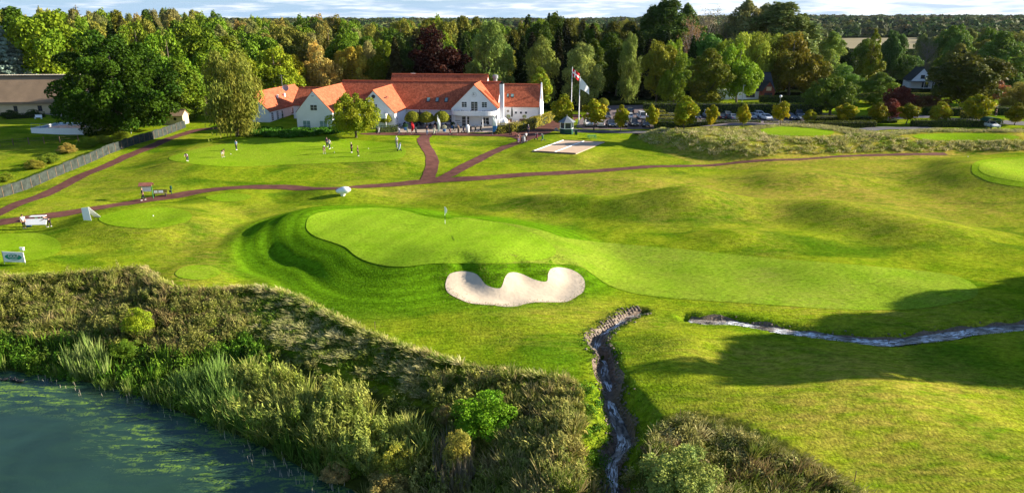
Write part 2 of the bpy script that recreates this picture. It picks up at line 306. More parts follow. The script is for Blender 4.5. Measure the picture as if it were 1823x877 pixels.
M['redcloth'] = mat('red cloth', (.62, .012, .02), .7)
M['bluecloth'] = mat('blue print', (.05, .19, .50), .7)
M['plate'] = mat('number plate', (.7, .7, .68), .5)
M['soil'] = mat('planter soil', (.05, .035, .02), .9)
M['mud'] = mat('stream bed', (.16, .11, .075), .6, .35, 3, .08, 6)
def roofmat():
    m = mat('clay roof tiles', (.40, .112, .056), .85, .14, .8, spec=.04); nt = m.node_tree; N = nt.nodes.new; L = nt.links.new; b = nt.nodes['Principled BSDF']
    uv = N('ShaderNodeUVMap'); uv.uv_map = 'tiles'
    sp = N('ShaderNodeSeparateXYZ'); L(uv.outputs[0], sp.inputs[0])
    def mth(op, a, bb=None, c=None):
        n = N('ShaderNodeMath'); n.operation = op
        for i, v in enumerate((a, bb, c)):
            if v is None: continue
            if isinstance(v, (int, float)): n.inputs[i].default_value = v
            else: L(v, n.inputs[i])
        return n.outputs[0]
    u = mth('SINE', mth('MULTIPLY', sp.outputs[0], 2 * math.pi / .30)); v = mth('FRACT', mth('MULTIPLY', sp.outputs[1], 1 / .40))
    hgt = mth('ADD', mth('MULTIPLY', u, .35), v)
    bp = N('ShaderNodeBump'); bp.inputs['Strength'].default_value = .45; bp.inputs['Distance'].default_value = .02; L(hgt, bp.inputs['Height']); L(bp.outputs[0], b.inputs['Normal'])
    # tiles burnt to slightly different reds
    src = b.inputs['Base Color'].links[0].from_socket
    wn = N('ShaderNodeTexWhiteNoise'); wn.noise_dimensions = '2D'; cb = N('ShaderNodeCombineXYZ')
    L(mth('FLOOR', mth('MULTIPLY', sp.outputs[0], 1 / .30)), cb.inputs[0]); L(mth('FLOOR', mth('MULTIPLY', sp.outputs[1], 1 / .40)), cb.inputs[1]); L(cb.outputs[0], wn.inputs['Vector'])
    r = N('ShaderNodeMapRange'); r.inputs[3].default_value = .72; r.inputs[4].default_value = 1.25; L(wn.outputs[0], r.inputs[0])
    x = N('ShaderNodeMix'); x.data_type = 'RGBA'; x.blend_type = 'MULTIPLY'; x.inputs[0].default_value = 1; L(src, x.inputs[6]); L(r.outputs[0], x.inputs[7]); L(x.outputs[2], b.inputs['Base Color'])
    return m
M['roof'] = roofmat()

# ------------------------------------------------------------------ object helpers
def tag(o, label=None, cat=None, group=None, kind=None):
    if label: o['label'] = label
    if cat: o['category'] = cat
    if group: o['group'] = group
    if kind: o['kind'] = kind
    return o
def thing(name, label, cat, loc=(0, 0, 0), rz=0.0, group=None):
    o = bpy.data.objects.new(name, None); C.objects.link(o); o.location = loc; o.rotation_euler = (0, 0, rz); o.empty_display_size = .3
    return tag(o, label, cat, group)
class MB:
    def __init__(s): s.v = []; s.f = []; s.m = []; s.mi = 0
    def add(s, vs, fs):
        n = len(s.v); s.v += [tuple(v) for v in vs]
        for f in fs: s.f.append(tuple(n + i for i in f)); s.m.append(s.mi)
        return s
    def box(s, x, y, z, sx, sy, sz, rz=0.0, rx=0.0):
        mt = Matrix.Translation((x, y, z)) @ Matrix.Rotation(rz, 4, 'Z') @ Matrix.Rotation(rx, 4, 'X')
        vs = [mt @ Vector((a * sx / 2, b * sy / 2, c * sz / 2)) for a in (-1, 1) for b in (-1, 1) for c in (-1, 1)]
        return s.add(vs, [(0, 1, 3, 2), (4, 6, 7, 5), (0, 4, 5, 1), (2, 3, 7, 6), (0, 2, 6, 4), (1, 5, 7, 3)])
    def b0(s, x0, x1, y0, y1, z0, z1): return s.box((x0 + x1) / 2, (y0 + y1) / 2, (z0 + z1) / 2, x1 - x0, y1 - y0, z1 - z0)
    def tube(s, pts, rs, n=8, cap=True):
        if isinstance(rs, (int, float)): rs = [rs] * len(pts)
        pts = [Vector(p) for p in pts]; vs = []; fs = []
        for i, p in enumerate(pts):
            d = (pts[min(i + 1, len(pts) - 1)] - pts[max(i - 1, 0)]).normalized(); a = d.cross(Vector((0, 0, 1)) if abs(d.z) < .9 else Vector((1, 0, 0))).normalized(); b = d.cross(a)
            for k in range(n): t = 2 * math.pi * k / n; vs.append(p + (a * math.cos(t) + b * math.sin(t)) * rs[i])
        for i in range(len(pts) - 1):
            for k in range(n): fs.append((i * n + k, i * n + (k + 1) % n, (i + 1) * n + (k + 1) % n, (i + 1) * n + k))
        if cap: fs.append(tuple(range(n))[::-1]); fs.append(tuple((len(pts) - 1) * n + k for k in range(n)))
        return s.add(vs, fs)
    def lathe(s, x, y, prof, n=12):
        vs = [(x + r * math.cos(2 * math.pi * k / n), y + r * math.sin(2 * math.pi * k / n), z) for r, z in prof for k in range(n)]
        fs = [(i * n + k, i * n + (k + 1) % n, (i + 1) * n + (k + 1) % n, (i + 1) * n + k) for i in range(len(prof) - 1) for k in range(n)]
        fs += [tuple(range(n))[::-1], tuple((len(prof) - 1) * n + k for k in range(n))]
        return s.add(vs, fs)
    def prism(s, poly, axis, a, b):
        """extrude a 2-D outline along axis ('x','y','z') from a to b"""
        def P3(p, c): return {'x': (c, p[0], p[1]), 'y': (p[0], c, p[1]), 'z': (p[0], p[1], c)}[axis]
        n = len(poly); vs = [P3(p, a) for p in poly] + [P3(p, b) for p in poly]
        return s.add(vs, [tuple(range(n)), tuple(range(n, 2 * n))[::-1]] + [(i, i + n, (i + 1) % n + n, (i + 1) % n) for i in range(n)])
    def build(s, name, m, parent=None, smooth=False, bevel=0.0):
        me = bpy.data.meshes.new(name); me.from_pydata(s.v, [], s.f)
        bm = bmesh.new(); bm.from_mesh(me); bmesh.ops.recalc_face_normals(bm, faces=bm.faces[:])
        if bevel: bmesh.ops.bevel(bm, geom=bm.edges[:], offset=bevel, segments=1, affect='EDGES')
        bm.to_mesh(me); bm.free()
        for q in (m if isinstance(m, list) else [m]): me.materials.append(M[q] if isinstance(q, str) else q)
        if isinstance(m, list) and not bevel: me.polygons.foreach_set('material_index', s.m)
        if smooth: me.polygons.foreach_set('use_smooth', [True] * len(me.polygons))
        o = bpy.data.objects.new(name, me); C.objects.link(o); o.parent = parent; return o
def npmesh(name, V, F, m, col=None, smooth=False, parent=None):
    me = bpy.data.meshes.new(name); V = np.ascontiguousarray(V, np.float32); F = np.ascontiguousarray(F, np.int32); k = F.shape[1]
    me.vertices.add(len(V)); me.vertices.foreach_set('co', V.ravel()); me.loops.add(F.size); me.loops.foreach_set('vertex_index', F.ravel())
    me.polygons.add(len(F)); me.polygons.foreach_set('loop_start', np.arange(0, F.size, k, dtype=np.int32)); me.polygons.foreach_set('loop_total', np.full(len(F), k, np.int32))
    if col is not None:
        a = me.color_attributes.new('Col', 'FLOAT_COLOR', 'CORNER'); cc = np.ones((len(F), k, 4), np.float32); cc[..., :3] = np.asarray(col, np.float32)[:, None, :]; a.data.foreach_set('color', cc.ravel())
    me.polygons.foreach_set('use_smooth', np.full(len(F), smooth)); me.update(calc_edges=True); me.validate()
    me.materials.append(M[m] if isinstance(m, str) else m)
    o = bpy.data.objects.new(name, me); C.objects.link(o); o.parent = parent; return o
def copy_tree(o, label, loc=None, rz=None, scale=None, color=None, colored=None, group=None, parent=None):
    """a copy of a thing with copies of all its parts and sub-parts"""
    c = o.copy(); C.objects.link(c); c.parent = parent
    if parent is None:
        c['label'] = label
        if group: c['group'] = group
        if loc is not None: c.location = loc
        if rz is not None: c.rotation_euler = (0, 0, rz)
        if scale is not None: c.scale = scale
    if color is not None and (colored is None or c.name.split('.')[0] in colored): c.color = (*color, 1)
    for ch in o.children: copy_tree(ch, None, color=color, colored=colored, parent=c)
    return c
def sheet(name, px_poly, lift, m, step=1.0, kind='structure', world=False, smooth_n=5):
    P = px_poly if world else GG(catmull(px_poly, smooth_n)); x0, y0 = P.min(0); x1, y1 = P.max(0)
    gx, gy = np.meshgrid(np.arange(x0, x1, step), np.arange(y0, y1, step)); gx = gx.ravel() + .013; gy = gy.ravel() + .017
    k = (inside(P, gx, gy)) & (dline(P, gx, gy, True) > step * .4); pts = [Vector((float(a), float(b))) for a, b in P] + [Vector((float(a), float(b))) for a, b in zip(gx[k], gy[k])]
    n = len(P); r = geometry.delaunay_2d_cdt(pts, [(i, (i + 1) % n) for i in range(n)], [], 1, 1e-4)
    V = np.array([(v.x, v.y) for v in r[0]]); F = np.array([f for f in r[2]])
    o = npmesh(name, np.column_stack([V, H(V[:, 0], V[:, 1]) + lift]), F, m, smooth=True)
    if kind: o['kind'] = kind
    return o
def ribbon(name, W, width, lift, m, z=None, kind='structure', across=5):
    W = np.asarray(W); n = len(W); d = np.gradient(W, axis=0); d /= np.linalg.norm(d, axis=1)[:, None] + 1e-9; nr = np.stack([-d[:, 1], d[:, 0]], -1)
    width = np.broadcast_to(width, (n,)); V = []
    for k in range(across):
        s = k / (across - 1) - .5; p = W + nr * (width * s)[:, None]; V.append(np.column_stack([p, (H(p[:, 0], p[:, 1]) + lift) if z is None else z]))
    V = np.stack(V, 1).reshape(-1, 3); F = [(i * across + k, (i + 1) * across + k, (i + 1) * across + k + 1, i * across + k + 1) for i in range(n - 1) for k in range(across - 1)]
    o = npmesh(name, V, np.array(F)[:, ::-1], m, smooth=True); sl_ = np.repeat(np.concatenate([[0], np.cumsum(np.linalg.norm(np.diff(W, axis=0), axis=1))]), across); fl_ = np.column_stack([sl_, np.tile(np.linspace(-1, 1, across), n), np.zeros(n * across)]); at__ = o.data.attributes.new('flow', 'FLOAT_VECTOR', 'POINT'); at__.data.foreach_set('vector', fl_.astype(np.float32).ravel())
    if kind: o['kind'] = kind
    return o
def dens(W, step=1.0):
    W = np.asarray(W); s = np.concatenate([[0], np.cumsum(np.linalg.norm(np.diff(W, axis=0), axis=1))]); t = np.linspace(0, s[-1], max(3, int(s[-1] / step)))
    return np.column_stack([np.interp(t, s, W[:, 0]), np.interp(t, s, W[:, 1])])
# ------------------------------------------------------------------ ground sheet
ny, nx = X.shape
V = np.column_stack([X.ravel(), Y.ravel(), Z.ravel()]); I = np.arange(ny * nx).reshape(ny, nx)
F = np.stack([I[:-1, :-1], I[:-1, 1:], I[1:, 1:], I[1:, :-1]], -1).reshape(-1, 4)
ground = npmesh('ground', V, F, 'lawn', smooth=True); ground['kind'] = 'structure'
def gattr(name, val):
    a = ground.data.attributes.new(name, 'FLOAT', 'POINT'); a.data.foreach_set('value', np.ascontiguousarray(val, np.float32).ravel())
dry = np.zeros_like(Z)
for px, py, rx, ry, v, rot in [(1180,340,26,9,.75,0),(1440,350,30,12,.85,0),(1300,385,16,6,.5,0),(1350,640,8,3,.7,10),(1480,760,12,4,.8,25),(1620,840,9,4,.7,20),(1700,700,7,4,.6,0),(1000,560,9,3,.35,0),(700,345,16,4,.4,0),(430,380,10,5,.35,0),(1560,320,22,9,.75,0),(1600,400,14,9,.6,0),(1500,690,10,6,.6,25),(1560,770,9,5,.8,25),(1400,640,9,4,.4,0),(150,330,14,8,.4,0),(1050,300,20,6,.35,0),(300,420,10,6,.3,0),(1700,850,9,7,.5,0),(880,345,12,4,.35,0)]:
    x, y = PP([(px, py)], 0)[0]; dry = np.maximum(dry, v * np.exp(-(((X - x) / rx) ** 2 + ((Y - y) / ry) ** 2)))
for _p in ([(1130,247),(1165,232),(1250,228),(1350,226),(1500,232),(1600,236),(1850,236),(1850,268),(1560,272),(1440,276),(1340,282),(1260,278),(1190,264)],): _P = PP(_p, 3.0); dry = np.maximum(dry, .9 * sstep(-.5, .8, sdist(_P, X, Y)))
gattr('dry', dry)
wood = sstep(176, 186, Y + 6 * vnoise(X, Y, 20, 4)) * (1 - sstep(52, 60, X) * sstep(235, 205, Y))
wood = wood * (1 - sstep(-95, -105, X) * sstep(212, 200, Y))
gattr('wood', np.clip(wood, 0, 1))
PG_ = catmull(PP(GREEN, 1.9), 3); dG = -sdist(PG_, X, Y); gattr('ring', dG + .6 * vnoise(X, Y, 9, 44)); gattr('apron', sstep(11, 6, dG + 2 * vnoise(X, Y, 7, 45)) * sstep(-2, 0, dG))
soil = np.where(inside(PBK, X, Y), 1.0, 0.0) * (1 - .8 * np.where(inside(PP([(430,510),(600,556),(720,608),(850,646),(985,664),(1000,680),(930,715),(770,712),(600,655),(450,590),(400,545)], -1.0), X, Y), 1.0, 0.0)) * np.where(Y < 110, 1, 0); soil = np.maximum(soil, np.where(inside(P2, X, Y), .9, 0)); soil = np.maximum(soil, np.where(Y < 75, .95 * sstep(1.1, .7, dline(A, X, Y) + .8 * vnoise(X, Y, .7, 71)), 0)); gattr('soil', soil * .85)

# mown surfaces
sheet('fairway', FAIR, .03, 'fair', .8); sheet('putting_green', GREEN, .05, 'green', .8)
sheet('tee', TEE1, .04, 'tee', .8); sheet('tee', TEE2, .04, 'tee', .8); sheet('tee', TEE3, .04, 'tee', .8); sheet('tee', TEE4, .04, 'tee', .6)
sheet('practice_green', PUTT, .04, 'tee', 1.0)
sheet('green_collar', [(1730,305),(1738,288),(1790,281),(1860,279),(1930,300),(1900,332),(1830,334),(1770,326),(1742,315)], .035, 'tee', .9); sheet('putting_green', RG, .06, 'pale', .9)
sheet('raised_tee', [(1352,234),(1365,227),(1410,225),(1460,228),(1485,235),(1470,241),(1420,242),(1375,241)], .05, 'tee', .9)
sheet('raised_tee', [(1625,243),(1650,239),(1720,237),(1790,240),(1815,245),(1790,249),(1720,250),(1650,249)], .05, 'tee', .9)
sheet('bunker_sand', GG(catmull(BUNKER, 5)), .03, 'sand', .5, world=True)

# paths, terrace, car park, roads
def path(name, px, w_, m='path', lift=.045):
    return (lambda D_: ribbon(name, D_, (w_ + .5 * vnoise(D_[:, 0], D_[:, 1], 1.3, 66)) if w_ != 2.5 else .45 * vnoise(D_[:, 0], D_[:, 1], 1.3, 67) + 2.5 - 1.3 * sstep(-5, 40, D_[:, 0]), lift, m))(dens(catmull(GG(px), 5, False), .8))
path('path', [(-60,401),(0,396),(63,387),(126,379),(189,369),(252,357.7),(315,348.5),(366,340),(416,335),(460,333.7),(520,334),(600,334.5),(640,333),(700,329),(740,325),(790,321),(850,317.5),(900,314),(1000,308),(1100,301.5),(1200,296),(1300,291),(1400,284.5),(1500,278.5),(1560,276.5),(1640,275),(1685,274.5)], 2.5)
path('path', [(-60,404),(0,378.5),(63,352.7),(126,323.6),(176.6,301),(227,278),(265,263),(303,246.7),(336,236),(358,231),(395,228)], 2.3, lift=.05)
path('path', [(762,240),(754,247),(755,256),(762,267),(769,281),(769,297),(764,312),(760,323)], 2.3, lift=.055)
path('path', [(775,323),(805,309),(830,295),(860,280),(890,266),(915,257),(938,249)], 2.3, lift=.06)
M['path2'] = mat('worn red path', (.19, .085, .07), .9, .14, .8)
sheet('forecourt', [(655,240.5),(655,236.8),(780,236.6),(884,236.8),(935,229),(965,221),(985,210),(1000,205),(1036,205),(1020,216),(1000,227),(985,234),(960,244),(940,250),(925,252),(915,246),(885,243),(770,241.5)], .05, 'path', 1.0, smooth_n=3)
sheet('terrace', [(702,236),(697,230),(704,218),(760,215),(812,215),(888,214),(960,207),(970,214),(884,233),(884,236)], .06, 'terrace', 1.2, smooth_n=2)
sheet('car_park', [(1040,206),(1060,192),(1100,188),(1200,188),(1330,194),(1480,203),(1500,214),(1480,224),(1400,224),(1300,224),(1200,228),(1160,230),(1040,230),(1028,222)], .06, 'asphalt', 1.5, smooth_n=2)
sheet('drive', [(990,234),(1015,228),(1040,231),(1160,233.5),(1240,233),(1240,236),(1170,238),(1040,236.5)], .075, 'road', 1.2, smooth_n=3)
path('road', [(1490,217),(1545,214),(1600,209),(1650,208),(1705,214),(1760,217),(1830,221),(1950,224)], 5.5, 'road', .09)
path('road', [(1540,232),(1570,229),(1620,229),(1660,228)], 4.5, 'road', .11)
path('road', [(1740,194),(1790,189),(1850,186),(1930,186)], 5, 'road', .09)
path('road', [(-60,206),(20,203),(90,202),(130,207),(160,212)], 5, 'terrace', .09)

# the practice sand court with its boards
co = [at(*p) for p in COURT]
zc_ = 2.4 + .12
sb = thing('sand_court', 'rectangular practice court of pinkish sand edged with white boards', 'sand court', (*co[0][:2], zc_))
o0 = Vector(co[0][:2]); W4 = [Vector(c[:2]) - o0 for c in co]
MB().add([(p.x, p.y, -.02) for p in W4] + [(p.x, p.y, -.7) for p in W4], [(0, 1, 2, 3), (0, 4, 5, 1), (1, 5, 6, 2), (2, 6, 7, 3), (3, 7, 4, 0)]).build('sand', 'gravel', sb)
def board(a, b, m, hh=.12, ww=.22):
    d = b - a; c = (a + b) / 2; MB().box(c.x, c.y, .0 + hh / 2 - .05, d.length, ww, hh, math.atan2(d.y, d.x)).build('edge_board', m, sb)
board(W4[0], W4[1], 'whitep'); board(W4[1], W4[2], 'wood'); board(W4[0], W4[3], 'wood', .2, .12)
mid0 = W4[0].lerp(W4[3], .48); mid1 = W4[1].lerp(W4[2], .5); board(mid0, mid1, 'whitep', .1, .25)

# water
def watermat(name, deep, alga=0.0, rough=.06, foam=0.0):
    m = bpy.data.materials.new(name); m.use_nodes = True; nt = m.node_tree; b = nt.nodes['Principled BSDF']; N = nt.nodes.new; L = nt.links.new
    tcn = N('ShaderNodeTexCoord'); b.inputs['Roughness'].default_value = rough; b.inputs['Specular IOR Level'].default_value = .2 if foam else .22
    def noise(s, det, dist, sc3=(1, 1, 1), rot=0.0):
        mp = N('ShaderNodeMapping'); mp.inputs['Scale'].default_value = sc3; mp.inputs['Rotation'].default_value = (0, 0, rot); L(tcn.outputs['Object'], mp.inputs[0])
        n = N('ShaderNodeTexNoise'); n.inputs['Scale'].default_value = s; n.inputs['Detail'].default_value = det; n.inputs['Distortion'].default_value = dist; L(mp.outputs[0], n.inputs['Vector']); return n.outputs[0]
    def rmp(v, a, bb, lo=0.0, hi=1.0):
        r = N('ShaderNodeMapRange'); r.inputs[1].default_value = a; r.inputs[2].default_value = bb; r.inputs[3].default_value = lo; r.inputs[4].default_value = hi; L(v, r.inputs[0]); return r.outputs[0]
    def mx(f, a, bb):
        x = N('ShaderNodeMix'); x.data_type = 'RGBA'; L(f, x.inputs[0])
        for s, v in ((x.inputs[6], a), (x.inputs[7], bb)):
            if isinstance(v, tuple): s.default_value = (*v, 1)
            else: L(v, s)
        return x.outputs[2]
    def mul(a, bb):
        n = N('ShaderNodeMath'); n.operation = 'MULTIPLY'; n.use_clamp = True; L(a, n.inputs[0]); L(bb, n.inputs[1]); return n.outputs[0]
    c = mx(rmp(noise(.09, 4, 1.2), .35, .65), deep, tuple(v * 1.7 for v in deep))
    if alga:
        at_ = N('ShaderNodeAttribute'); at_.attribute_name = 'near'
        veil = mul(at_.outputs['Fac'], rmp(noise(.33, 7, 1.8, (.7, 1.7, 1), .5), .42, .66))
        c = mx(veil, c, (.030, .075, .035))
        scum = mul(rmp(at_.outputs['Fac'], .3, .75), rmp(noise(.7, 12, 1.3, (.6, 2.0, 1), .45), .50, .62)); 
        scum = mul(scum, rmp(noise(6.0, 6, .4), .40, .56)); c = mx(scum, c, (.15, .26, .035)); L(rmp(scum, 0, 1, rough, .75), b.inputs['Roughness'])
        sp = rmp(noise(5.5, 3, .2), .76, .79); c = mx(mul(sp, at_.outputs['Fac']), c, (.5, .52, .42))
    if foam:
        fa = N('ShaderNodeAttribute'); fa.attribute_name = 'flow'
        def fnoise(sc3, det, dist):
            mp = N('ShaderNodeMapping'); mp.inputs['Scale'].default_value = sc3; L(fa.outputs['Vector'], mp.inputs[0]); n = N('ShaderNodeTexNoise'); n.inputs['Scale'].default_value = 1; n.inputs['Detail'].default_value = det; n.inputs['Distortion'].default_value = dist; L(mp.outputs[0], n.inputs['Vector']); return n.outputs[0]
        fo = mul(rmp(fnoise((1.6, 3.2, 1), 9, 1.0), .47, .58), rmp(fnoise((.35, .3, 1), 2, .3), .42, .56))
        c = mx(rmp(fnoise((.9, 1.6, 1), 6, .6), .40, .6), c, (.045, .038, .032)); c = mx(fo, c, (.85, .88, .92)); L(rmp(fo, 0, 1, rough, .8), b.inputs['Roughness'])
    L(c, b.inputs['Base Color'])
    bp = N('ShaderNodeBump'); bp.inputs['Strength'].default_value = .35 if not foam else 1.0; bp.inputs['Distance'].default_value = .03 if not foam else .12; L(noise(3.5 if not foam else 4.5, 4, .4), bp.inputs['Height']); L(bp.outputs[0], b.inputs['Normal'])
    return m
M['pond'] = watermat('pond water', (.014, .036, .026), 1.0, .25)
M['stream'] = watermat('running water', (.20, .175, .145), 0, .4, foam=1.0)
M['poolw'] = mat('pool water', (.05, .33, .50), .1, .15, 2, spec=.6)
gx = np.arange(-75, 12, .8); gy = np.arange(18, 62, .8); PX, PY = np.meshgrid(gx, gy); I2 = np.arange(PX.size).reshape(PX.shape)
pond = npmesh('pond_water', np.column_stack([PX.ravel(), PY.ravel(), np.full(PX.size, -4.02)]), np.stack([I2[:-1, :-1], I2[:-1, 1:], I2[1:, 1:], I2[1:, :-1]], -1).reshape(-1, 4), 'pond', smooth=True)
pond['kind'] = 'structure'
dsh = dline(SH, PX, PY); nr_ = sstep(9.5, 1.0, dsh + 3 * vnoise(PX, PY, 5, 12)); x_, y_ = PP([(340, 800)], -4)[0]
nr_ = np.maximum(nr_, .95 * np.exp(-(((PX - x_) / 6) ** 2 + ((PY - y_) / 2.4) ** 2))); nr_ = np.maximum(nr_, .25)
aa = pond.data.attributes.new('near', 'FLOAT', 'POINT'); aa.data.foreach_set('value', nr_.astype(np.float32).ravel())
wz = AZ + .0; s_ = np.linspace(0, 1, len(A))
Ad = dens(A, .35); AZd = np.interp(np.linspace(0, 1, len(Ad)), s_, AZ); rr = np.random.RandomState(4)
step_ = np.interp(np.linspace(0, 1, len(Ad)), np.linspace(0, 1, 12), np.cumsum([0] * 12)); 
ribbon('stream_water', Ad, .85 + .4 * vnoise(Ad[:, 0], Ad[:, 1], 1.7, 5) * 2, 0, 'stream', z=AZd + .02, across=7)
Bd = dens(B, .5); ribbon('stream_water', Bd, 1.2 + .45 * vnoise(Bd[:, 0], Bd[:, 1], 2.1, 6) * 2, 0, 'stream', z=np.full(len(Bd), -.36), across=7)

M['wetstone'] = mat('wet stream stone', (.17, .13, .10), .6, .4, 2.5, .05, 4)
# stones and bare earth along the streams: too many to count
def stones(name, W, ws, n, seed, zf, s0, s1, m='stone'):
    r = np.random.RandomState(seed); ico = bmesh.new(); bmesh.ops.create_icosphere(ico, subdivisions=1, radius=1); iv = np.array([v.co[:] for v in ico.verts]); f_ = np.array([[v.index for v in f.verts] for f in ico.faces]); ico.free()
    VV = []; FF = []
    dd = np.gradient(W, axis=0); dd /= np.linalg.norm(dd, axis=1)[:, None]
    for k in range(n):
        i = r.randint(len(W)); sgn = r.choice([-1, 1]); off = sgn * (ws + abs(r.normal(0, .28))); x = W[i, 0] - dd[i, 1] * off; y = W[i, 1] + dd[i, 0] * off
        s = r.uniform(s0, s1); q = iv * (1 + r.uniform(-.3, .3, iv.shape)) * s * np.array([1.2, 1, .7]); a = r.rand() * 6.3; ca, sa = math.cos(a), math.sin(a)
        q = np.column_stack([q[:, 0] * ca - q[:, 1] * sa, q[:, 0] * sa + q[:, 1] * ca, q[:, 2]]) + (x, y, float(H(x, y)) + .04); FF.append(f_ + len(VV) * len(iv)); VV.append(q)
    o = npmesh(name, np.concatenate(VV), np.concatenate(FF), m); o['kind'] = 'stuff'; return o
stones('stream_stones', Ad, .4, 1500, 1, 0, .03, .14, 'wetstone'); stones('stream_stones', Bd, .5, 260, 2, 0, .04, .11, 'wetstone')
mudA = ribbon('stream_bank_earth', Ad, 1.7 + .8 * vnoise(Ad[:, 0], Ad[:, 1], 1.1, 25) * 2, .03, 'mud', across=12)
mudB = ribbon('stream_bank_earth', Bd, 1.7 + .6 * vnoise(Bd[:, 0], Bd[:, 1], 1.9, 26) * 2, .03, 'mud', across=10)
# ------------------------------------------------------------------ foliage builders
def unit(v): return v / (np.linalg.norm(v, axis=1)[:, None] + 1e-9)
def cards(c, n, sx, sy, rng, up=None):
    """quads of size sx x sy centred at c, facing n (turned about n at random, or aligned to 'up')"""
    a = rng.normal(size=c.shape) if up is None else np.broadcast_to(up, c.shape) + rng.normal(0, .18, c.shape)
    t = unit(np.cross(n, a)); b = unit(np.cross(t, n)); sx = np.asarray(sx)[..., None] if np.ndim(sx) else sx; sy = np.asarray(sy)[..., None] if np.ndim(sy) else sy
    V = np.stack([c - t * sx * .5 - b * sy * .35, c + t * sx * .12 - b * sy * .5, c + t * sx * .5 + b * sy * .3, c - t * sx * .1 + b * sy * .5], 1)
    return V.reshape(-1, 3)
def leafy(blobs, nleaf, s, rng, droop=0.0, tone=.28, hue=None, outward=.55, flat=1.0, shell=(.72, 1.06)):
    """leaf-sized faces spread over many overlapping clumps; blobs rows = x,y,z,rx,rz"""
    b = np.array(blobs, float); wgt = b[:, 3] ** 1.7; k = rng.choice(len(b), nleaf, p=wgt / wgt.sum()); d = unit(rng.normal(size=(nleaf, 3))); d[:, 2] = np.where((d[:, 2] < -.25) & (rng.rand(nleaf) < .6), -d[:, 2], d[:, 2])
    rr = rng.uniform(shell[0], shell[1], nleaf) * (1 + .10 * np.sin(7 * d[:, 0] + k) * np.cos(6 * d[:, 1] + 2 * k))
    p = b[k, :3] + d * np.stack([b[k, 3], b[k, 3], b[k, 4]], 1) * rr[:, None]
    if droop: p[:, 2] -= rng.exponential(droop, nleaf)
    n = unit(d * outward + rng.normal(size=d.shape) * .55 + np.array([0, 0, .18])); sz = s * rng.uniform(.65, 1.35, nleaf)
    V = cards(p, n, sz * (1.0 if not droop else .6), sz * (1.0 if not droop else 1.5), rng, None if not droop else np.array([0, 0, 1.0]))
    bt = rng.uniform(1 - tone, 1 + tone, len(b))[k] * rng.uniform(.82, 1.18, nleaf); c = np.stack([bt] * 3, 1)
    if hue is not None:
        h = (rng.uniform(-1, 1, len(b))[k] * .6 + rng.uniform(-1, 1, nleaf) * .4) * hue; c = c * np.stack([1 + h, 1 + h * .25, 1 - h * .3], 1)
    return V, np.arange(nleaf * 4).reshape(-1, 4), c
def envelope(kind, rng, W, Hh, base, nb):
    o = []
    for i in range(nb):
        for _ in range(60):
            d = unit(rng.normal(size=(1, 3)))[0]; r = rng.uniform(.55, .92) if rng.rand() < .82 else rng.uniform(.1, .5)
            if kind == 'oval': q = d * r; q[2] = q[2] * 1.0; x, y, z = q[0] * W / 2, q[1] * W / 2, base + (Hh - base) * (.5 + q[2] / 2)
            elif kind == 'dome': q = d * r; x, y, z = q[0] * W / 2, q[1] * W / 2, base + (Hh - base) * (.36 + q[2] * (.64 if q[2] > 0 else .36))
            elif kind == 'egg':
                z_ = rng.uniform(0, 1); a = rng.uniform(0, 6.28); rr = (math.sin(math.pi * (z_ ** .75)) ** .65) * r; x, y, z = rr * W / 2 * math.cos(a), rr * W / 2 * math.sin(a), base + (Hh - base) * z_
            elif kind == 'column':
                z_ = rng.uniform(0, 1); a = rng.uniform(0, 6.28); rr = min(1, (z_ + .12) * 3, (1.08 - z_) * 2.2) * r; x, y, z = rr * W / 2 * math.cos(a), rr * W / 2 * math.sin(a), base + (Hh - base) * z_
            elif kind == 'cone':
                z_ = rng.uniform(0, 1) ** 1.35; a = rng.uniform(0, 6.28); rr = (1 - z_) ** .8 * r + .03; x, y, z = rr * W / 2 * math.cos(a), rr * W / 2 * math.sin(a), base + (Hh - base) * z_
            break
        o.append((x, y, z))
    return o
def make_tree(name, seed, kind, W, Hh, base, nb, br, nleaf, s, droop=0.0, hue=.25, tone=.25, stretch=1.0, trunk=True, limbs=7, extra=0.0, tr=None, outward=.55):
    rng = np.random.RandomState(seed); ce = envelope(kind, rng, W, Hh, base, nb); root = thing(name, 'x', 'tree')
    bl = [(x, y, z, br * W * rng.uniform(.7, 1.25) * (1 if kind != 'cone' else max(.35, 1.2 - (z - base) / (Hh - base))), br * W * stretch * rng.uniform(.7, 1.2)) for x, y, z in ce]
    bl.append((0, 0, base + (Hh - base) * .45, W * .2, (Hh - base) * .25))
    V, F, c = leafy(bl, nleaf, s, rng, droop, tone, hue, outward)
    npmesh('crown', V, F, 'leaf', c, parent=root)
    if trunk:
        tr = tr or max(.14, W * .028); t = MB(); lean = rng.normal(0, .15, 2); t.tube([(0, 0, -.3), (0, 0, .4), (lean[0], lean[1], base * 1.1), (lean[0], lean[1], Hh * .6), (0, 0, Hh * .9)], [tr * 1.5, tr, tr * .8, tr * .5, tr * .12], 8)
        for i in range(limbs):
            b = bl[rng.randint(len(bl) - 1)]; z0 = base + (b[2] - base) * rng.uniform(.0, .45); t.tube([(lean[0], lean[1], z0), (b[0] * .5, b[1] * .5, (z0 + b[2]) / 2 + .2), (b[0], b[1], b[2])], [tr * .45, tr * .28, tr * .08], 6)
        t.build('trunk', 'bark', root, smooth=True)
    return root
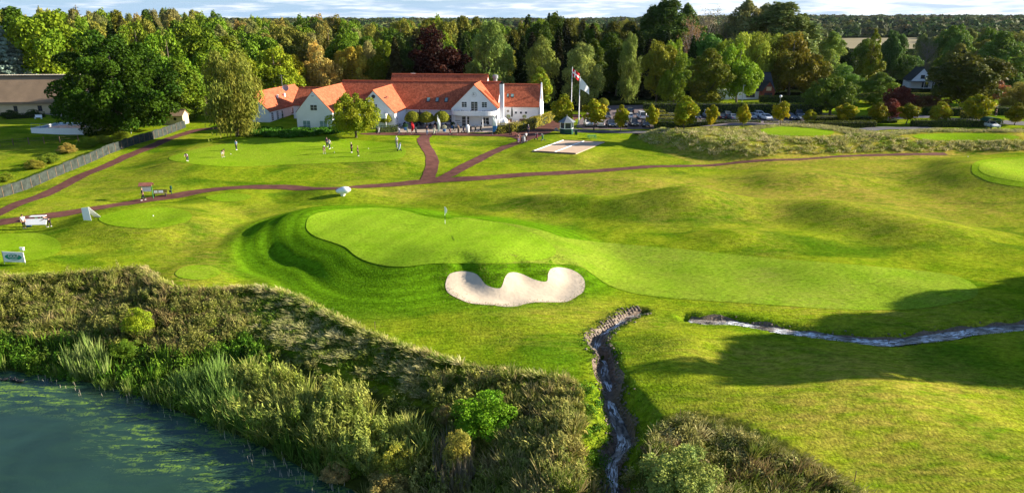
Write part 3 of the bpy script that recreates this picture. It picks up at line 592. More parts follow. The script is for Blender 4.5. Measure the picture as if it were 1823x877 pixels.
def make_conifer(name, seed, W, Hh, nleaf, s, drop=.35):
    rng = np.random.RandomState(seed); root = thing(name, 'x', 'tree'); tiers = int(Hh / .75); P = []; Nn = []; K = []
    for i in range(tiers):
        z = Hh * (.07 + .93 * i / tiers); R0 = W / 2 * (1 - i / tiers) ** .85 + .12; nbr = max(5, int(R0 * 4)); a0 = rng.uniform(0, 6.28)
        for j in range(nbr):
            a = a0 + 6.28 * j / nbr + rng.normal(0, .2); L_ = R0 * rng.uniform(.65, 1.15); m_ = max(3, int(nleaf / tiers / nbr * 2 * R0 / (W / 2 + .1)))
            u = rng.uniform(.15, 1, m_) ** .7; wd = L_ * .22 * (1.1 - u); q = np.stack([np.cos(a) * L_ * u - np.sin(a) * rng.normal(0, 1, m_) * wd, np.sin(a) * L_ * u + np.cos(a) * rng.normal(0, 1, m_) * wd, z - drop * L_ * u ** 1.3 + rng.normal(0, .08, m_)], 1)
            P.append(q); Nn.append(np.stack([np.cos(a) * .55 + rng.normal(0, .5, m_), np.sin(a) * .55 + rng.normal(0, .5, m_), np.full(m_, .5)], 1)); K.append(np.full(m_, rng.uniform(.75, 1.25)))
    P = np.concatenate(P); Nn = unit(np.concatenate(Nn)); K = np.concatenate(K) * rng.uniform(.8, 1.2, len(P)); V = cards(P, Nn, s, s * 1.2, rng)
    npmesh('crown', V, np.arange(len(P) * 4).reshape(-1, 4), 'leaf', np.stack([K] * 3, 1), parent=root)
    MB().tube([(0, 0, -.3), (0, 0, Hh * .97)], [W * .04, .03], 7).build('trunk', 'bark', root, smooth=True); return root
def make_bare(name, seed, W, Hh, nleaf, s):
    rng = np.random.RandomState(seed); root = thing(name, 'x', 'tree'); t = MB(); tips = []
    t.tube([(0, 0, -.3), (0, 0, Hh * .5), (.2, 0, Hh * .97)], [.28, .2, .03], 7)
    for i in range(46):
        z = Hh * rng.uniform(.12, .85); a = rng.uniform(0, 6.28); L_ = W / 2 * rng.uniform(.6, 1.05) * (1.15 - abs(z / Hh - .45)); p0 = Vector((0, 0, z)); p1 = Vector((math.cos(a) * L_ * .5, math.sin(a) * L_ * .5, z + L_ * .5)); p2 = Vector((math.cos(a) * L_, math.sin(a) * L_, min(z + L_ * 1.15, Hh)))
        t.tube([p0, p1, p2], [.09, .055, .02], 5)
        for k in range(5):
            q0 = p0.lerp(p2, rng.uniform(.35, .9)); q1 = q0 + Vector(rng.normal(0, .8, 3)) + Vector((0, 0, .9)); t.tube([q0, q1], [.035, .012], 4); tips.append((*q1, .9, 1.1))
    V, F, c = leafy(tips, nleaf, s, rng, 0, .2, .1, .2); npmesh('crown', V, F, 'leaf', c, parent=root); t.build('trunk', M['barkgrey'], root); return root
M['barkgrey'] = mat('grey bark', (.30, .25, .21), .9, .2, 2.0)

T = {}
T['oak'] = make_tree('broadleaf_tree', 11, 'dome', 13, 14, 1.6, 62, .125, 15000, .42)
T['oak2'] = make_tree('broadleaf_tree', 12, 'oval', 12, 15, 2.2, 58, .13, 14000, .42)
T['oak3'] = make_tree('broadleaf_tree', 13, 'egg', 11, 15, 1.4, 60, .13, 14000, .40)
T['bigoak'] = make_tree('oak_tree', 14, 'dome', 26, 21, .3, 240, .06, 60000, .40, tone=.38, limbs=12, tr=.6)
T['birch'] = make_tree('birch_tree', 15, 'egg', 9, 18, 1.8, 60, .12, 15000, .34, droop=.75, stretch=1.5, hue=.15)
T['birch2'] = make_tree('birch_tree', 16, 'column', 9, 18, 2.0, 60, .13, 15000, .34, droop=.65, stretch=1.5, hue=.15)
T['willow'] = make_tree('weeping_tree', 17, 'dome', 12, 15, 1.6, 70, .11, 22000, .34, droop=1.0, stretch=1.3, hue=.18, limbs=10)
T['conic'] = make_tree('conical_tree', 18, 'cone', 9, 15, 1.0, 75, .11, 13000, .40)
T['poplar'] = make_tree('poplar_tree', 19, 'column', 11, 28, 4, 80, .11, 17000, .46, stretch=2.3, hue=.2, limbs=14)
T['poplar2'] = make_tree('poplar_tree', 20, 'egg', 13, 27, 4, 90, .095, 15000, .44, stretch=1.7, hue=.2, limbs=16)
T['spruce'] = make_conifer('spruce_tree', 21, 8, 20, 9000, .55)
T['spruce2'] = make_conifer('spruce_tree', 22, 9.5, 19, 9000, .6, .5)
T['cedar'] = make_conifer('cedar_tree', 23, 18, 16, 26000, .42, .12)
T['bare'] = make_bare('sparse_tree', 24, 9, 19, 2600, .24)
T['maple'] = make_tree('maple_tree', 25, 'egg', 4.2, 5.6, 1.4, 46, .15, 6500, .25, hue=.42, tone=.3, limbs=6, tr=.11)
T['maple2'] = make_tree('maple_tree', 26, 'oval', 4.0, 5.4, 1.3, 44, .15, 6200, .25, hue=.42, tone=.3, limbs=6, tr=.10)
T['round'] = make_tree('round_tree', 27, 'dome', 11, 8, 1.4, 90, .085, 17000, .30, hue=.18, tone=.18, limbs=10, tr=.28)
T['shrub'] = make_tree('shrub', 28, 'dome', 3, 2.6, .05, 60, .12, 11000, .085, hue=.2, tone=.25, trunk=False)
T['lone'] = make_tree('broadleaf_tree', 29, 'dome', 10.5, 8.6, 1.3, 80, .105, 19000, .27, hue=.28, tone=.28, limbs=9, tr=.24)
used = set()
def plant(key, x, y, wpx_or_w, h, color, label, cat='tree', group=None, rz=None, base=None, name=None):
    color = tuple(c * (1.0 if 'copper' in label or 'red' in label else TB) for c in color)
    """set one tree down; width and height in metres"""
    o = T[key]; me = [c for c in o.children if c.name.startswith('crown')][0].data
    if 'dims' not in o: v = np.empty(len(me.vertices) * 3, np.float32); me.vertices.foreach_get('co', v); v = v.reshape(-1, 3); o['dims'] = [float(np.percentile(abs(v[:, :2]), 99.2) * 2), float(np.percentile(v[:, 2], 99.7))]
    D = o['dims']; s = (wpx_or_w / D[0], wpx_or_w / D[0], h / D[1]); rz = random.uniform(0, 6.28) if rz is None else rz; z = float(H(x, y)) if base is None else base
    if key in used: c = copy_tree(o, label, (x, y, z - .05), rz, s, color, ('crown',), group)
    else:
        used.add(key); c = o; c['label'] = label; c.location = (x, y, z - .05); c.rotation_euler = (0, 0, rz); c.scale = s
        for ch in c.children:
            if ch.name.startswith('crown'): ch.color = (*color, 1)
    c['category'] = cat
    if group: c['group'] = group
    elif 'group' in c: del c['group']
    if name: c.name = name
    if 'dims' in c and c is not o: del c['dims']
    return c
def plant_px(key, px, top, wpx, color, label, y=None, basepy=None, **kw):
    """read off the photo: crown centre column, top row, crown width; depth from the foot row or given"""
    if y is None: x, y, z = at(px, basepy)
    else: x = xat(px, top + 30, y); z = float(H(x, y))
    zt = hz(top, y); zc = y * cP + (CAMZ - 12) * sP
    return plant(key, x, y, wpx * zc / FPX, max(zt - z, 1.0), color, label, **kw)
random.seed(5)
TB = 1.5
DG, MG, YG, OL, BG, DK, OR, BR, PU, GB = (.055,.105,.010), (.085,.145,.014), (.20,.225,.012), (.16,.165,.035), (.13,.20,.045), (.025,.050,.010), (.36,.23,.045), (.20,.125,.05), (.050,.012,.010), (.20,.175,.13)
# ---- left side
plant_px('cedar', 2, 48, 125, (.16,.215,.24), 'blue grey cedar at the left edge behind the thatched house', y=206, name='cedar_tree')
plant_px('oak2', 88, 21, 112, (.115,.17,.012), 'bright yellow green tree behind the thatched roof, tallest of its row', y=212)
plant_px('oak', 45, 70, 70, (.17,.22,.02), 'yellow green tree low beside the cedar', y=216)
plant_px('oak3', 28, 15, 95, DG, 'dark green tree rising behind the blue grey cedar', y=232)
plant_px('oak', 137, 32, 60, MG, 'green tree right behind the bright yellow one', y=226)
x, y, z = at(219, 237); plant('bigoak', x, y, 24.5, hz(62, y) - z, (.027,.058,.005), 'huge dark green oak by the fence, the biggest crown on the left')
plant_px('oak', 298, 58, 95, (.085,.150,.012), 'mid green tree behind the right shoulder of the huge oak', y=172)
plant_px('oak2', 352, 60, 105, (.10,.145,.012), 'broad green tree between the huge oak and the weeping tree', y=180)
plant_px('oak3', 322, 110, 80, (.095,.145,.014), 'lower green tree between huge oak and weeping tree', y=168)
plant_px('oak3', 405, 66, 90, (.11,.14,.012), 'olive green tree behind the weeping tree', y=192)
plant_px('willow', 423, 94, 98, (.145,.155,.032), 'olive weeping tree on the lawn left of the clubhouse', basepy=243, rz=1.0, name='weeping_tree')
plant_px('oak', 487, 88, 92, (.17,.215,.016), 'bright green tree behind the low left wing of the clubhouse', y=200)
plant_px('oak2', 455, 60, 80, MG, 'green tree behind the gap left of the clubhouse', y=214)
plant_px('oak3', 525, 98, 48, (.20,.19,.015), 'yellow olive maple behind the satellite dish roof', y=208)
plant_px('oak', 571, 78, 64, (.34,.25,.085), 'golden orange autumn tree behind the clubhouse', y=212, name='autumn_tree')
plant_px('oak2', 626, 84, 64, (.26,.21,.035), 'orange tinged olive tree right of the golden tree', y=218)
plant_px('oak', 677, 74, 62, (.13,.18,.015), 'fresh green tree above the left half of the red roof', y=222)
plant_px('oak3', 712, 60, 60, (.08,.13,.03), 'grey green tree left of the dark copper beech', y=232)
plant_px('oak', 782, 51, 108, (.040,.013,.011), 'dark purple copper beech behind the red roof', y=216, name='copper_beech')
plant_px('birch2', 872, 40, 84, (.135,.195,.055), 'tall pale green birch behind the clock gable', y=206)
plant_px('birch', 965, 66, 62, (.165,.195,.05), 'pale birch behind the right wing of the clubhouse', y=206)
plant_px('birch', 1036, 78, 76, (.20,.235,.075), 'light green weeping birch behind the flagpoles', y=200)
plant_px('maple', 961, 121, 42, (.20,.23,.02), 'slim yellow green maple at the right end of the clubhouse', y=186)
plant_px('birch', 1122, 60, 44, (.15,.19,.05), 'narrow birch standing before the dark wood', y=208)
plant_px('oak2', 1172, 74, 62, (.145,.15,.018), 'olive yellow tree behind the left end of the tall hedge', y=200)
plant_px('oak', 1202, 96, 60, (.10,.15,.014), 'green tree second behind the tall hedge', y=196)
plant_px('oak3', 1263, 88, 72, (.12,.135,.018), 'olive tree above the middle of the tall hedge', y=200)
plant_px('oak', 1318, 80, 74, (.135,.21,.015), 'bright green tree beside the white cottage', y=205)
plant_px('oak2', 1262, 60, 60, (.07,.15,.03), 'deep green round topped tree below the bare poplars', y=238)
plant_px('poplar', 1190, 1, 100, (.055,.095,.02), 'tall dark poplar, the highest tree right of the flagpoles', y=262)
plant_px('poplar2', 1222, 8, 64, (.07,.11,.03), 'dark poplar tucked against the tallest one', y=268)
plant_px('poplar', 1165, 12, 66, (.055,.095,.02), 'dark poplar at the left side of the tallest poplar', y=266)
plant_px('poplar2', 1362, 9, 84, (.17,.19,.08), 'olive poplar in the middle of the pale poplar group', y=272)
plant_px('poplar', 1424, 26, 58, (.12,.15,.035), 'shorter olive poplar at the right end of the group', y=258)
plant_px('bare', 1262, 12, 56, GB, 'grey half bare poplar between the tall dark and olive poplars', y=275)
plant_px('bare', 1233, 30, 46, (.22,.13,.08), 'brown bare twigged tree below the dark poplar', y=246)
plant_px('poplar2', 1330, 2, 90, (.20,.20,.10), 'thin leaved olive poplar, left of the pair on the right', y=268)
plant_px('poplar', 1392, 6, 122, (.13,.165,.06), 'broad olive poplar, right of the pair', y=262)
plant_px('bare', 1295, 22, 40, GB, 'slender grey sparse poplar beside the thin olive poplar', y=272)
plant_px('willow', 1325, 60, 92, (.24,.275,.04), 'pale yellow green willow under the poplars', y=236)
plant_px('willow', 1372, 62, 60, (.20,.24,.035), 'pale willow right of the larger willow', y=240)
plant_px('oak', 1413, 61, 82, (.125,.11,.014), 'dark bronze oak behind the white cottage', y=232)
plant_px('oak3', 1450, 98, 62, (.12,.115,.014), 'lower bronze oak right of the white cottage', y=236)
plant_px('poplar2', 1480, 58, 66, (.16,.22,.05), 'light green poplar right of the bronze oak', y=262)
plant_px('conic', 1556, 56, 62, (.125,.14,.014), 'olive cone shaped tree standing alone against the far field', y=232, name='conical_tree')
plant_px('oak', 1507, 115, 60, (.10,.17,.03), 'green bushy tree above the round clipped tree', y=212)
plant_px('oak2', 1590, 56, 40, (.06,.11,.03), 'dark green tree right of the cone shaped tree', y=275)
plant_px('oak', 1612, 98, 60, (.085,.14,.035), 'green rounded tree left of the far white house', y=276)
plant_px('oak3', 1565, 130, 60, (.10,.15,.025), 'green bushes below the cone shaped tree', y=206)
plant_px('oak', 1668, 98, 66, (.12,.19,.025), 'bright green rounded tree above the far white house', y=292)
plant_px('bare', 1650, 68, 36, GB, 'pale bare twigged tree above the far white house', y=285)
plant_px('birch', 1640, 62, 40, (.13,.17,.06), 'grey green birch by the pale bare tree', y=290)
plant_px('oak2', 1695, 46, 60, (.09,.145,.03), 'green tree behind the big dark tree', y=285)
plant_px('oak3', 1785, 58, 84, (.095,.15,.03), 'large green tree at the right beyond the road', y=234)
x, y, z = at(1706, 201); plant('oak2', x, y, 18, hz(97, y) - z, (.062,.068,.014), 'big dark bronze tree by the road on the right', rz=.4)
plant_px('oak', 1745, 118, 60, (.17,.17,.02), 'yellow olive tree right of the big dark bronze tree', y=196)
plant_px('willow', 1822, 148, 74, (.22,.20,.05), 'spreading olive tree at the right edge above the road', y=186)
plant_px('maple2', 1772, 143, 40, (.24,.11,.07), 'pinkish brown tree by the right edge', y=206)
plant_px('round', 1477, 137, 90, (.085,.125,.020), 'round clipped dark green tree beside the car park', basepy=206, rz=.3, name='round_tree')
plant_px('round', 1601, 155, 56, (.20,.055,.05), 'dusky red spreading tree beyond the road', y=188)
plant_px('maple', 1585, 176, 34, (.24,.06,.05), 'dark red small tree among the car park maples', y=168, name='red_maple')
plant_px('round', 1655, 170, 56, (.19,.09,.05), 'brownish red low tree beside the big dark tree', y=184)
x, y, z = at(634, 245); plant('lone', x, y, 9.6, hz(168, y) - z, (.165,.195,.016), 'round green tree standing alone on the lawn before the clubhouse', rz=2.0, name='lawn_tree')
# ---- the row of young maples round the car park
MAP = [(1003,168,230,44,'left of the flagpoles beside the kiosk'),(1057,177,232,44,'right of the white flagpole'),(1105,187,232,27,'between the dark cars of the front row'),(1159,186,233,24,'beside the stepped yellow hedge'),(1217,171,232,48,'tallest of the row, before the long hedge'),(1265,187,232,22,'slender, in the middle of the low hedge'),
       (1322,184,226,24,'right of the black cars behind the low hedge'),(1389,181,224,31,'before the navy parked car'),(1440,195,222,23,'smallest of the row, at the end of the parked cars'),(1502,184,226,36,'before the round clipped tree'),(1559,183,232,36,'dark, left of the small red tree'),(1611,184,232,36,'orange tipped, right of the small red tree'),(1668,181,231,38,'before the big dark bronze tree'),(1737,170,222,50,'wide, at the bend of the road'),(1805,183,226,34,'near the right edge beside the covered car')]
for i, (px, top, bs, wp, where) in enumerate(MAP):
    t_ = random.random(); x, y, z = at(px, bs)
    if px > 1490: y = 163; x = xat(px, bs, y); z = float(H(x, y))
    plant(('maple', 'maple2')[i % 2], x, y, wp * (y * cP + 6) / FPX, max(hz(top, y) - z, 3), (.20 + .06 * t_, .205 + .02 * t_, .012), 'young yellow green maple ' + where, group='young maples round the car park')

# ---- everything behind: individual trees nobody can tell apart
fill = {'broad': [('oak', 'oak2', 'oak3'), [MG, (.11,.16,.015), (.075,.125,.015), OL, (.13,.135,.02)], 'green broadleaf tree in the wood behind the clubhouse', 'broadleaf trees of the wood'],
        'bronze': [('oak', 'oak3'), [(.17,.15,.045), (.20,.155,.06), (.16,.145,.04)], 'bronze autumn tinted tree in the wood behind', 'autumn tinted trees of the wood'],
        'dark': [('spruce', 'spruce2'), [(.035,.060,.014), (.045,.065,.02), (.05,.05,.02)], 'dark spruce standing in the wood', 'dark spruces of the wood'],
        'light': [('birch', 'birch2', 'poplar2'), [(.17,.18,.07), (.20,.19,.09), (.15,.17,.05)], 'pale slender tree in the wood behind', 'pale slender trees of the wood']}
def skyline(px):     # height of the tree tops against the sky, read off the photo
    return float(np.interp(px, [0, 60, 130, 200, 260, 305, 345, 400, 450, 560, 600, 650, 700, 760, 830, 900, 950, 1000, 1060, 1130, 1200, 1440, 1500, 1560, 1700, 1823, 2000], [8, 16, 20, 18, 20, 10, 14, 22, 30, 28, 28, 40, 36, 30, 30, 38, 26, 26, 36, 36, 36, 54, 60, 66, 50, 50, 48]))
rng = random.Random(3); nfill = 0
for row, yy in enumerate([224, 240, 258, 278, 302, 332, 370, 420, 480]):
    zc = yy * cP + 6; step = (9.5 if row < 4 else 11 + row) * FPX / zc * (.92 if row > 0 else 1.1); px = -70 + rng.uniform(0, step)
    while px < 1900:
        x = xat(px, 100, yy + 0); y = yy + rng.uniform(-6, 6); ok = True
        if row < 3 and px < 110: ok = False
        if 1490 < px < 1640 and yy > 232: ok = rng.random() < .25
        if px > 1440 and yy < 235: ok = False
        if px > 1320 and yy < 245 and px < 1440: ok = False
        if 1590 < px < 1690 and yy < 282: ok = False
        if ok:
            if px < 440: kinds = ['broad'] * 5 + ['light'] * 2 + ['bronze'] * 2 + ['dark']
            elif px < 690: kinds = ['light'] * 3 + ['bronze'] * 2 + ['broad'] * 3
            elif px < 900: kinds = ['broad'] * 3 + ['dark'] * 2
            elif px < 1180: kinds = ['dark'] * 5 + ['broad'] * 5
            elif px < 1300: kinds = ['dark'] * 3 + ['broad'] * 3
            else: kinds = ['broad'] * 5 + ['light'] * 2 + ['dark']
            kd = rng.choice(kinds); ks, cols, lab, grp = fill[kd]; col = rng.choice(cols); f = rng.uniform(.8, 1.15) * (.5 if 890 < px < 1180 and row < 5 else 1)
            sl = skyline(px) + {0: 34, 1: 22, 2: 13, 3: 8, 4: 4, 5: 2, 6: 2, 7: 4, 8: 6}[row] + rng.uniform(-4, 12) + (14 if px > 1440 and row < 5 else 0); z = float(H(x, y)); h = min(max(hz(sl, y) - z, 9), 30)
            plant(rng.choice(ks), x, y, rng.uniform(9, 14) * (.8 if kd in ('dark', 'light') else 1) * (1 + row * .05), h, tuple(c * f for c in col), lab, group=grp, rz=rng.uniform(0, 6.28)); nfill += 1
        px += step * rng.uniform(.75, 1.25)
print('fill trees', nfill)
# trees off to the right of the picture that throw the long shadow over the near lawn
for x, y, w_, h in [(64.5, 53.6, 7, 18.5), (70, 57.0, 9, 18.5), (79, 60.5, 10, 19), (90, 65, 11, 19.5), (101, 69, 11, 20), (110, 74, 12, 20), (72, 55.5, 9, 18.5), (76, 53.5, 8, 16), (86, 62, 10, 19.5), (97, 62, 11, 19), (66, 55.4, 8, 16), (75, 58, 9, 16), (84, 60, 9, 14), (95, 66.5, 11, 17), (104, 66, 11, 17), (69, 51.6, 6, 14), (82, 55.2, 8, 13), (88, 58, 10, 18), (120, 79, 12, 21)]:
    plant('oak2', x, y, w_, h, MG, 'broadleaf tree beyond the right edge of the picture', group='trees beyond the right edge')

# far-off woods on the ridges: one mass
rg = np.random.RandomState(9); n = 5200; yy = 520 + 3300 * rg.rand(n) ** 1.5; xx = (rg.rand(n) - .5) * 2 * (yy * .80 + 60)
k = (vnoise(xx, yy, 170, 31) > -.17) | (yy > 2000); pxx = 911.5 + FPX * xx / (yy * cP + 6); k &= ~((pxx > 1485) & (pxx < 1670) & (yy < 900)); xx, yy = xx[k], yy[k]; zz = H(xx, yy); n = len(xx)
hh = rg.uniform(9, 16, n); ww = rg.uniform(5, 9, n) * (1 + yy / 2600); m_ = 34; d = unit(rg.normal(size=(n, m_, 3)).reshape(-1, 3)).reshape(n, m_, 3); d[..., 2] = abs(d[..., 2])
p = np.stack([xx, yy, zz + hh * .45], 1)[:, None, :] + d * np.stack([ww, ww, hh * .55], 1)[:, None, :] * rg.uniform(.8, 1.08, (n, m_, 1)); nn = unit((d * .9 + rg.normal(0, .35, d.shape)).reshape(-1, 3)); ss = np.repeat(ww * .62, m_)
tone_ = np.array([(.05,.095,.02), (.10,.12,.03), (.06,.10,.025), (.085,.10,.03), (.11,.10,.035)])[rg.randint(0, 5, n)] * rg.uniform(.7, 1.1, (n, 1)); cc = np.repeat(tone_, m_, 0) * rg.uniform(.8, 1.2, (n * m_, 1))
fw = npmesh('distant_wood', cards(p.reshape(-1, 3), nn, ss, ss, rg), np.arange(n * m_ * 4).reshape(-1, 4), 'blade', cc); fw['kind'] = 'stuff'
M['stubble'] = mat('stubble field', (.20, .165, .075), .95, .1, .02)
fy = np.array([(300, 640), (480, 620), (560, 880), (380, 900)], float); sheet('stubble_field', fy, .4, 'stubble', 30, world=True)

# ------------------------------------------------------------------ hedges and clipped shrubs
def hedge(name, label, W, width, height, col, s=.16, dens_=26, group=None, cat='hedge', top_col=None, base=None):
    """clipped hedge along a ground line: solid heart and a skin of small leaves"""
    W = np.asarray(W, float); c0 = W.mean(0); z0 = float(H(*c0)) if base is None else base; root = thing(name, label, cat, (c0[0], c0[1], z0), 0, group)
    W = W - c0; rng = np.random.RandomState(len(label) * 7 + int(abs(c0[0])) % 97); core = MB(); P = []; Nn = []; wv = []
    for i in range(len(W) - 1):
        a, b = W[i], W[i + 1]; L_ = np.linalg.norm(b - a); d = (b - a) / L_; nr = np.array([-d[1], d[0]]); c = (a + b) / 2; hw = width / 2
        core.box(c[0], c[1], height / 2 - .25, L_ + width * .8, width - .2, height - .35 + .5 - .3, math.atan2(d[1], d[0]))
        for (area, gen) in ((L_ * height, 'f'), (L_ * height * .5, 'b'), (L_ * width * 1.15, 't')):
            m_ = int(area * dens_ / (s / .16) ** 2); u = rng.uniform(-hw, L_ + hw, m_); 
            if gen == 't': v = rng.uniform(-hw, hw, m_); q = a + d * u[:, None] + nr * v[:, None]; z = height + rng.normal(0, .04, m_) + .08 * np.sin(u * 2.1) * np.cos(v * 3); nn = np.tile([0, 0, 1.0], (m_, 1))
            else: sg = -1 if gen == 'f' else 1; v = rng.uniform(0, height, m_); q = a + d * u[:, None] + nr * (sg * (hw + rng.normal(0, .04, m_) + .06 * np.sin(u * 1.7 + v * 2)))[:, None]; z = v; nn = np.tile([nr[0] * sg, nr[1] * sg, .1], (m_, 1))
            P.append(np.column_stack([q, z])); Nn.append(nn)
        for e, p0 in ((-1, a), (1, b)):
            m_ = int(width * height * dens_ / (s / .16) ** 2); v = rng.uniform(-hw, hw, m_); P.append(np.column_stack([p0 + d * e * (hw + rng.normal(0, .04, m_))[:, None] + nr * v[:, None], rng.uniform(0, height, m_)])); Nn.append(np.tile([d[0] * e, d[1] * e, .1], (m_, 1)))
    P = np.concatenate(P); Nn = unit(np.concatenate(Nn) * 1.0 + rng.normal(0, .42, (len(P), 3))); k = rng.uniform(.72, 1.28, len(P)); cl = np.array(col) * k[:, None]
    P[:, 2] += 0
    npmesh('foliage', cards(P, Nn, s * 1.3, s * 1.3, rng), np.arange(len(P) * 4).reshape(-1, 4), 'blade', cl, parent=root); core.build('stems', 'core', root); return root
HY, HG = (.30, .27, .03), (.085, .12, .014)
hedge('clipped_hedge', 'golden clipped hedge in front of the right terrace', GG([(887,238),(912,236),(932,232.5)]), 1.6, 2.0, HY)
hedge('clipped_hedge', 'golden clipped hedge curving back beside the red path', GG([(938,231),(955,225),(972,218.5),(984,210)]), 1.8, 2.2, (.36,.31,.035))
hedge('clipped_hedge', 'tall dark clipped hedge along the back of the car park', [(35.5, 181), (60, 180.5), (79, 179)], 2.2, 3.2, HG, .22, 20)
hedge('clipped_hedge', 'low dark hedge in front of the parked cars, left stretch', [(33.0, 154.6), (44, 154.4), (55.0, 155.0)], 1.5, 2.1, HG)
hedge('clipped_hedge', 'wide golden topped hedge block at the left end of the low hedge', [(33.6, 157.2), (36.6, 157.2)], 2.4, 2.5, (.23,.22,.03))
hedge('clipped_hedge', 'rounded golden hedge block behind the stepped hedge', [(34.6, 163.5), (37.6, 163.5)], 2.4, 2.4, (.25,.24,.03))
hedge('clipped_hedge', 'smallest hedge block near the tall dark hedge', [(34.0, 172), (37, 172)], 2.0, 2.2, (.20,.20,.025))
hedge('clipped_hedge', 'low dark hedge behind the raised tee, middle stretch', [(58.5, 157.0), (70, 157.6), (83, 158.6)], 1.5, 1.5, (.12,.14,.018))
hedge('clipped_hedge', 'low hedge right of the smallest car park maple', [(74.0, 167.0), (80, 167.4), (86, 167)], 1.8, 1.6, (.16,.17,.02))
hedge('clipped_hedge', 'short low hedge left of the small red tree', [(84.5, 166), (92, 166)], 1.4, 1.0, HG)
hedge('clipped_hedge', 'long low dark hedge left of the covered car', [(93.5, 159.5), (104, 159.5), (113, 160)], 1.6, 1.7, HG)
hedge('clipped_hedge', 'dark hedge at the right edge beside the covered car', [(119.5, 158), (128, 157), (138, 156)], 1.6, 1.7, HG)
hedge('clipped_hedge', 'dark hedge block beyond the road beside the dark bronze tree', [(106, 176), (116, 176)], 2.2, 2.2, HG)
hedge('clipped_hedge', 'small golden hedge block at the road bend', [(112.6, 171.5), (115, 171.5)], 1.6, 1.8, HY)
hedge('clipped_hedge', 'long dark hedge beyond the road at the right edge', [(126, 178.5), (140, 178), (152, 177)], 2.0, 2.6, HG)
hedge('clipped_hedge', 'dark hedge in front of the white cottage', [(76, 211), (90, 210), (98, 209)], 1.6, 1.9, HG)
hedge('clipped_hedge', 'thin straight hedge far behind the red trees', [(110, 222), (135, 221)], 1.2, 2.0, (.22,.24,.03))
hedge('clipped_hedge', 'low dark hedge by the left gable entrance', GG([(676,236),(702,235)]), 1.3, 1.4, (.06,.09,.012))
hedge('clipped_hedge', 'low dark hedge along the lawn before the thatched house', GG([(18,212),(75,209)]), 1.4, 1.2, (.045,.07,.012))
def topiary(px, bpy_, r, hstem, label, dome=True, y=None):
    if y is None: x, y, z = at(px, bpy_)
    else: x = xat(px, bpy_, y); z = float(H(x, y))
    root = thing('topiary_tree', label, 'topiary', (x, y, z), 0, 'clipped ball trees'); rng = np.random.RandomState(int(px)); n = 3600; d = unit(rng.normal(size=(n, 3))); d[:, 2] = np.where(d[:, 2] < 0, d[:, 2] * .35, d[:, 2]); 
    P = d * r * rng.uniform(.94, 1.04, (n, 1)) * [1, 1, 1.0] + [0, 0, hstem + r * .3]; nn = unit(d + rng.normal(0, .4, d.shape)); c = np.array((.22, .235, .02)) * rng.uniform(.7, 1.3, (n, 1))
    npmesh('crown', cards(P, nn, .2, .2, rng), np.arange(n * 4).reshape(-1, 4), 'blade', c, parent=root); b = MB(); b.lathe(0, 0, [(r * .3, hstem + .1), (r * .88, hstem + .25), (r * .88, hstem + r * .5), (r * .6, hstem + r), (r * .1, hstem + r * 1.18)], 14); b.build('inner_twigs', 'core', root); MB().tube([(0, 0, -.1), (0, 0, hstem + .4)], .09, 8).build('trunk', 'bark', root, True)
topiary(687, 229, 1.45, 1.5, 'clipped ball tree by the left gable entrance'); topiary(735, 229, 1.75, 1.6, 'clipped ball tree on the terrace, left of three')
topiary(760, 229, 1.75, 1.5, 'clipped ball tree on the terrace, middle of three'); topiary(787, 229, 1.8, 1.6, 'clipped ball tree on the terrace, right of three')
topiary(1057, 203, 1.4, 1.2, 'clipped ball tree behind the maples, left of the pair', y=176); topiary(1073, 200, 1.5, 2.2, 'clipped ball tree behind the maples, right of the pair', y=180)
def shrub(px, py, wm, hm, col, label, name='shrub', cat='shrub', group=None, key='shrub'):
    x, y, z = at(px, py); return plant(key, x, y, wm, hm, col, label, cat=cat, group=group, name=name)
shrub(862, 768, 4.1, 3.1, (.105,.22,.014), 'round bright green bush on the bank, nearest the stream')
shrub(250, 592, 2.6, 2.5, (.20,.26,.02), 'light green sapling alone in the brown growth on the left')
shrub(1208, 880, 4.0, 3.0, (.19,.235,.075), 'pale grey green bush at the bottom edge right of the stream')
shrub(690, 880, 2.8, 1.5, (.36,.30,.12), 'pale straw coloured bush at the bottom edge by the pond')
shrub(600, 852, 1.9, 1.2, (.34,.25,.12), 'tan dried bush standing at the water edge')
shrub(705, 842, 2.6, 2.2, (.25,.26,.05), 'yellow green willow bush right of the dried bush')
shrub(655, 838, 1.9, 2.7, (.21,.25,.08), 'upright pale willow sapling by the pond')
shrub(818, 835, 1.9, 3.0, (.29,.27,.07), 'tall yellowish bush above the grey reed stems')
shrub(795, 745, 1.9, 1.1, (.38,.29,.15), 'straw coloured grass clump left of the round green bush')
shrub(225, 632, 2.6, 1.4, (.08,.14,.015), 'dark green bush above the reeds on the left bank')
for i, (px, py, w_, h_, c_, l_) in enumerate([(12,322,2.4,1.4,(.15,.19,.02),'green bush behind the fence at the left edge'),(62,300,3.2,1.6,(.18,.17,.03),'olive bush behind the fence, second from the left edge'),(90,290,3.4,1.8,(.12,.17,.02),'dark green bush in the middle of the fence line'),
        (122,272,3.4,1.9,(.26,.20,.06),'orange tinged bush behind the fence'),(155,262,3.6,2.0,(.13,.19,.02),'leafy bush behind the fence right of the orange tinged one'),(185,255,3.4,1.6,(.19,.21,.03),'yellow green bush behind the fence'),(218,247,3.4,1.6,(.16,.20,.02),'bush at the foot of the huge oak'),
        (20,210,4.5,2.0,(.03,.055,.01),'dark shrub in front of the thatched house, leftmost'),(60,207,3.0,1.8,(.04,.07,.01),'dark shrub against the thatched house wall'),(102,203,3.0,2.2,(.17,.22,.02),'leafy climber bush before the thatched house'),(122,201,3.2,2.6,(.15,.20,.03),'light green bush at the right end of the thatched house'),
        (1340,172,4.5,1.9,(.09,.14,.015),'rounded bush before the white cottage')]):
    shrub(px, py, w_, h_, c_, l_)
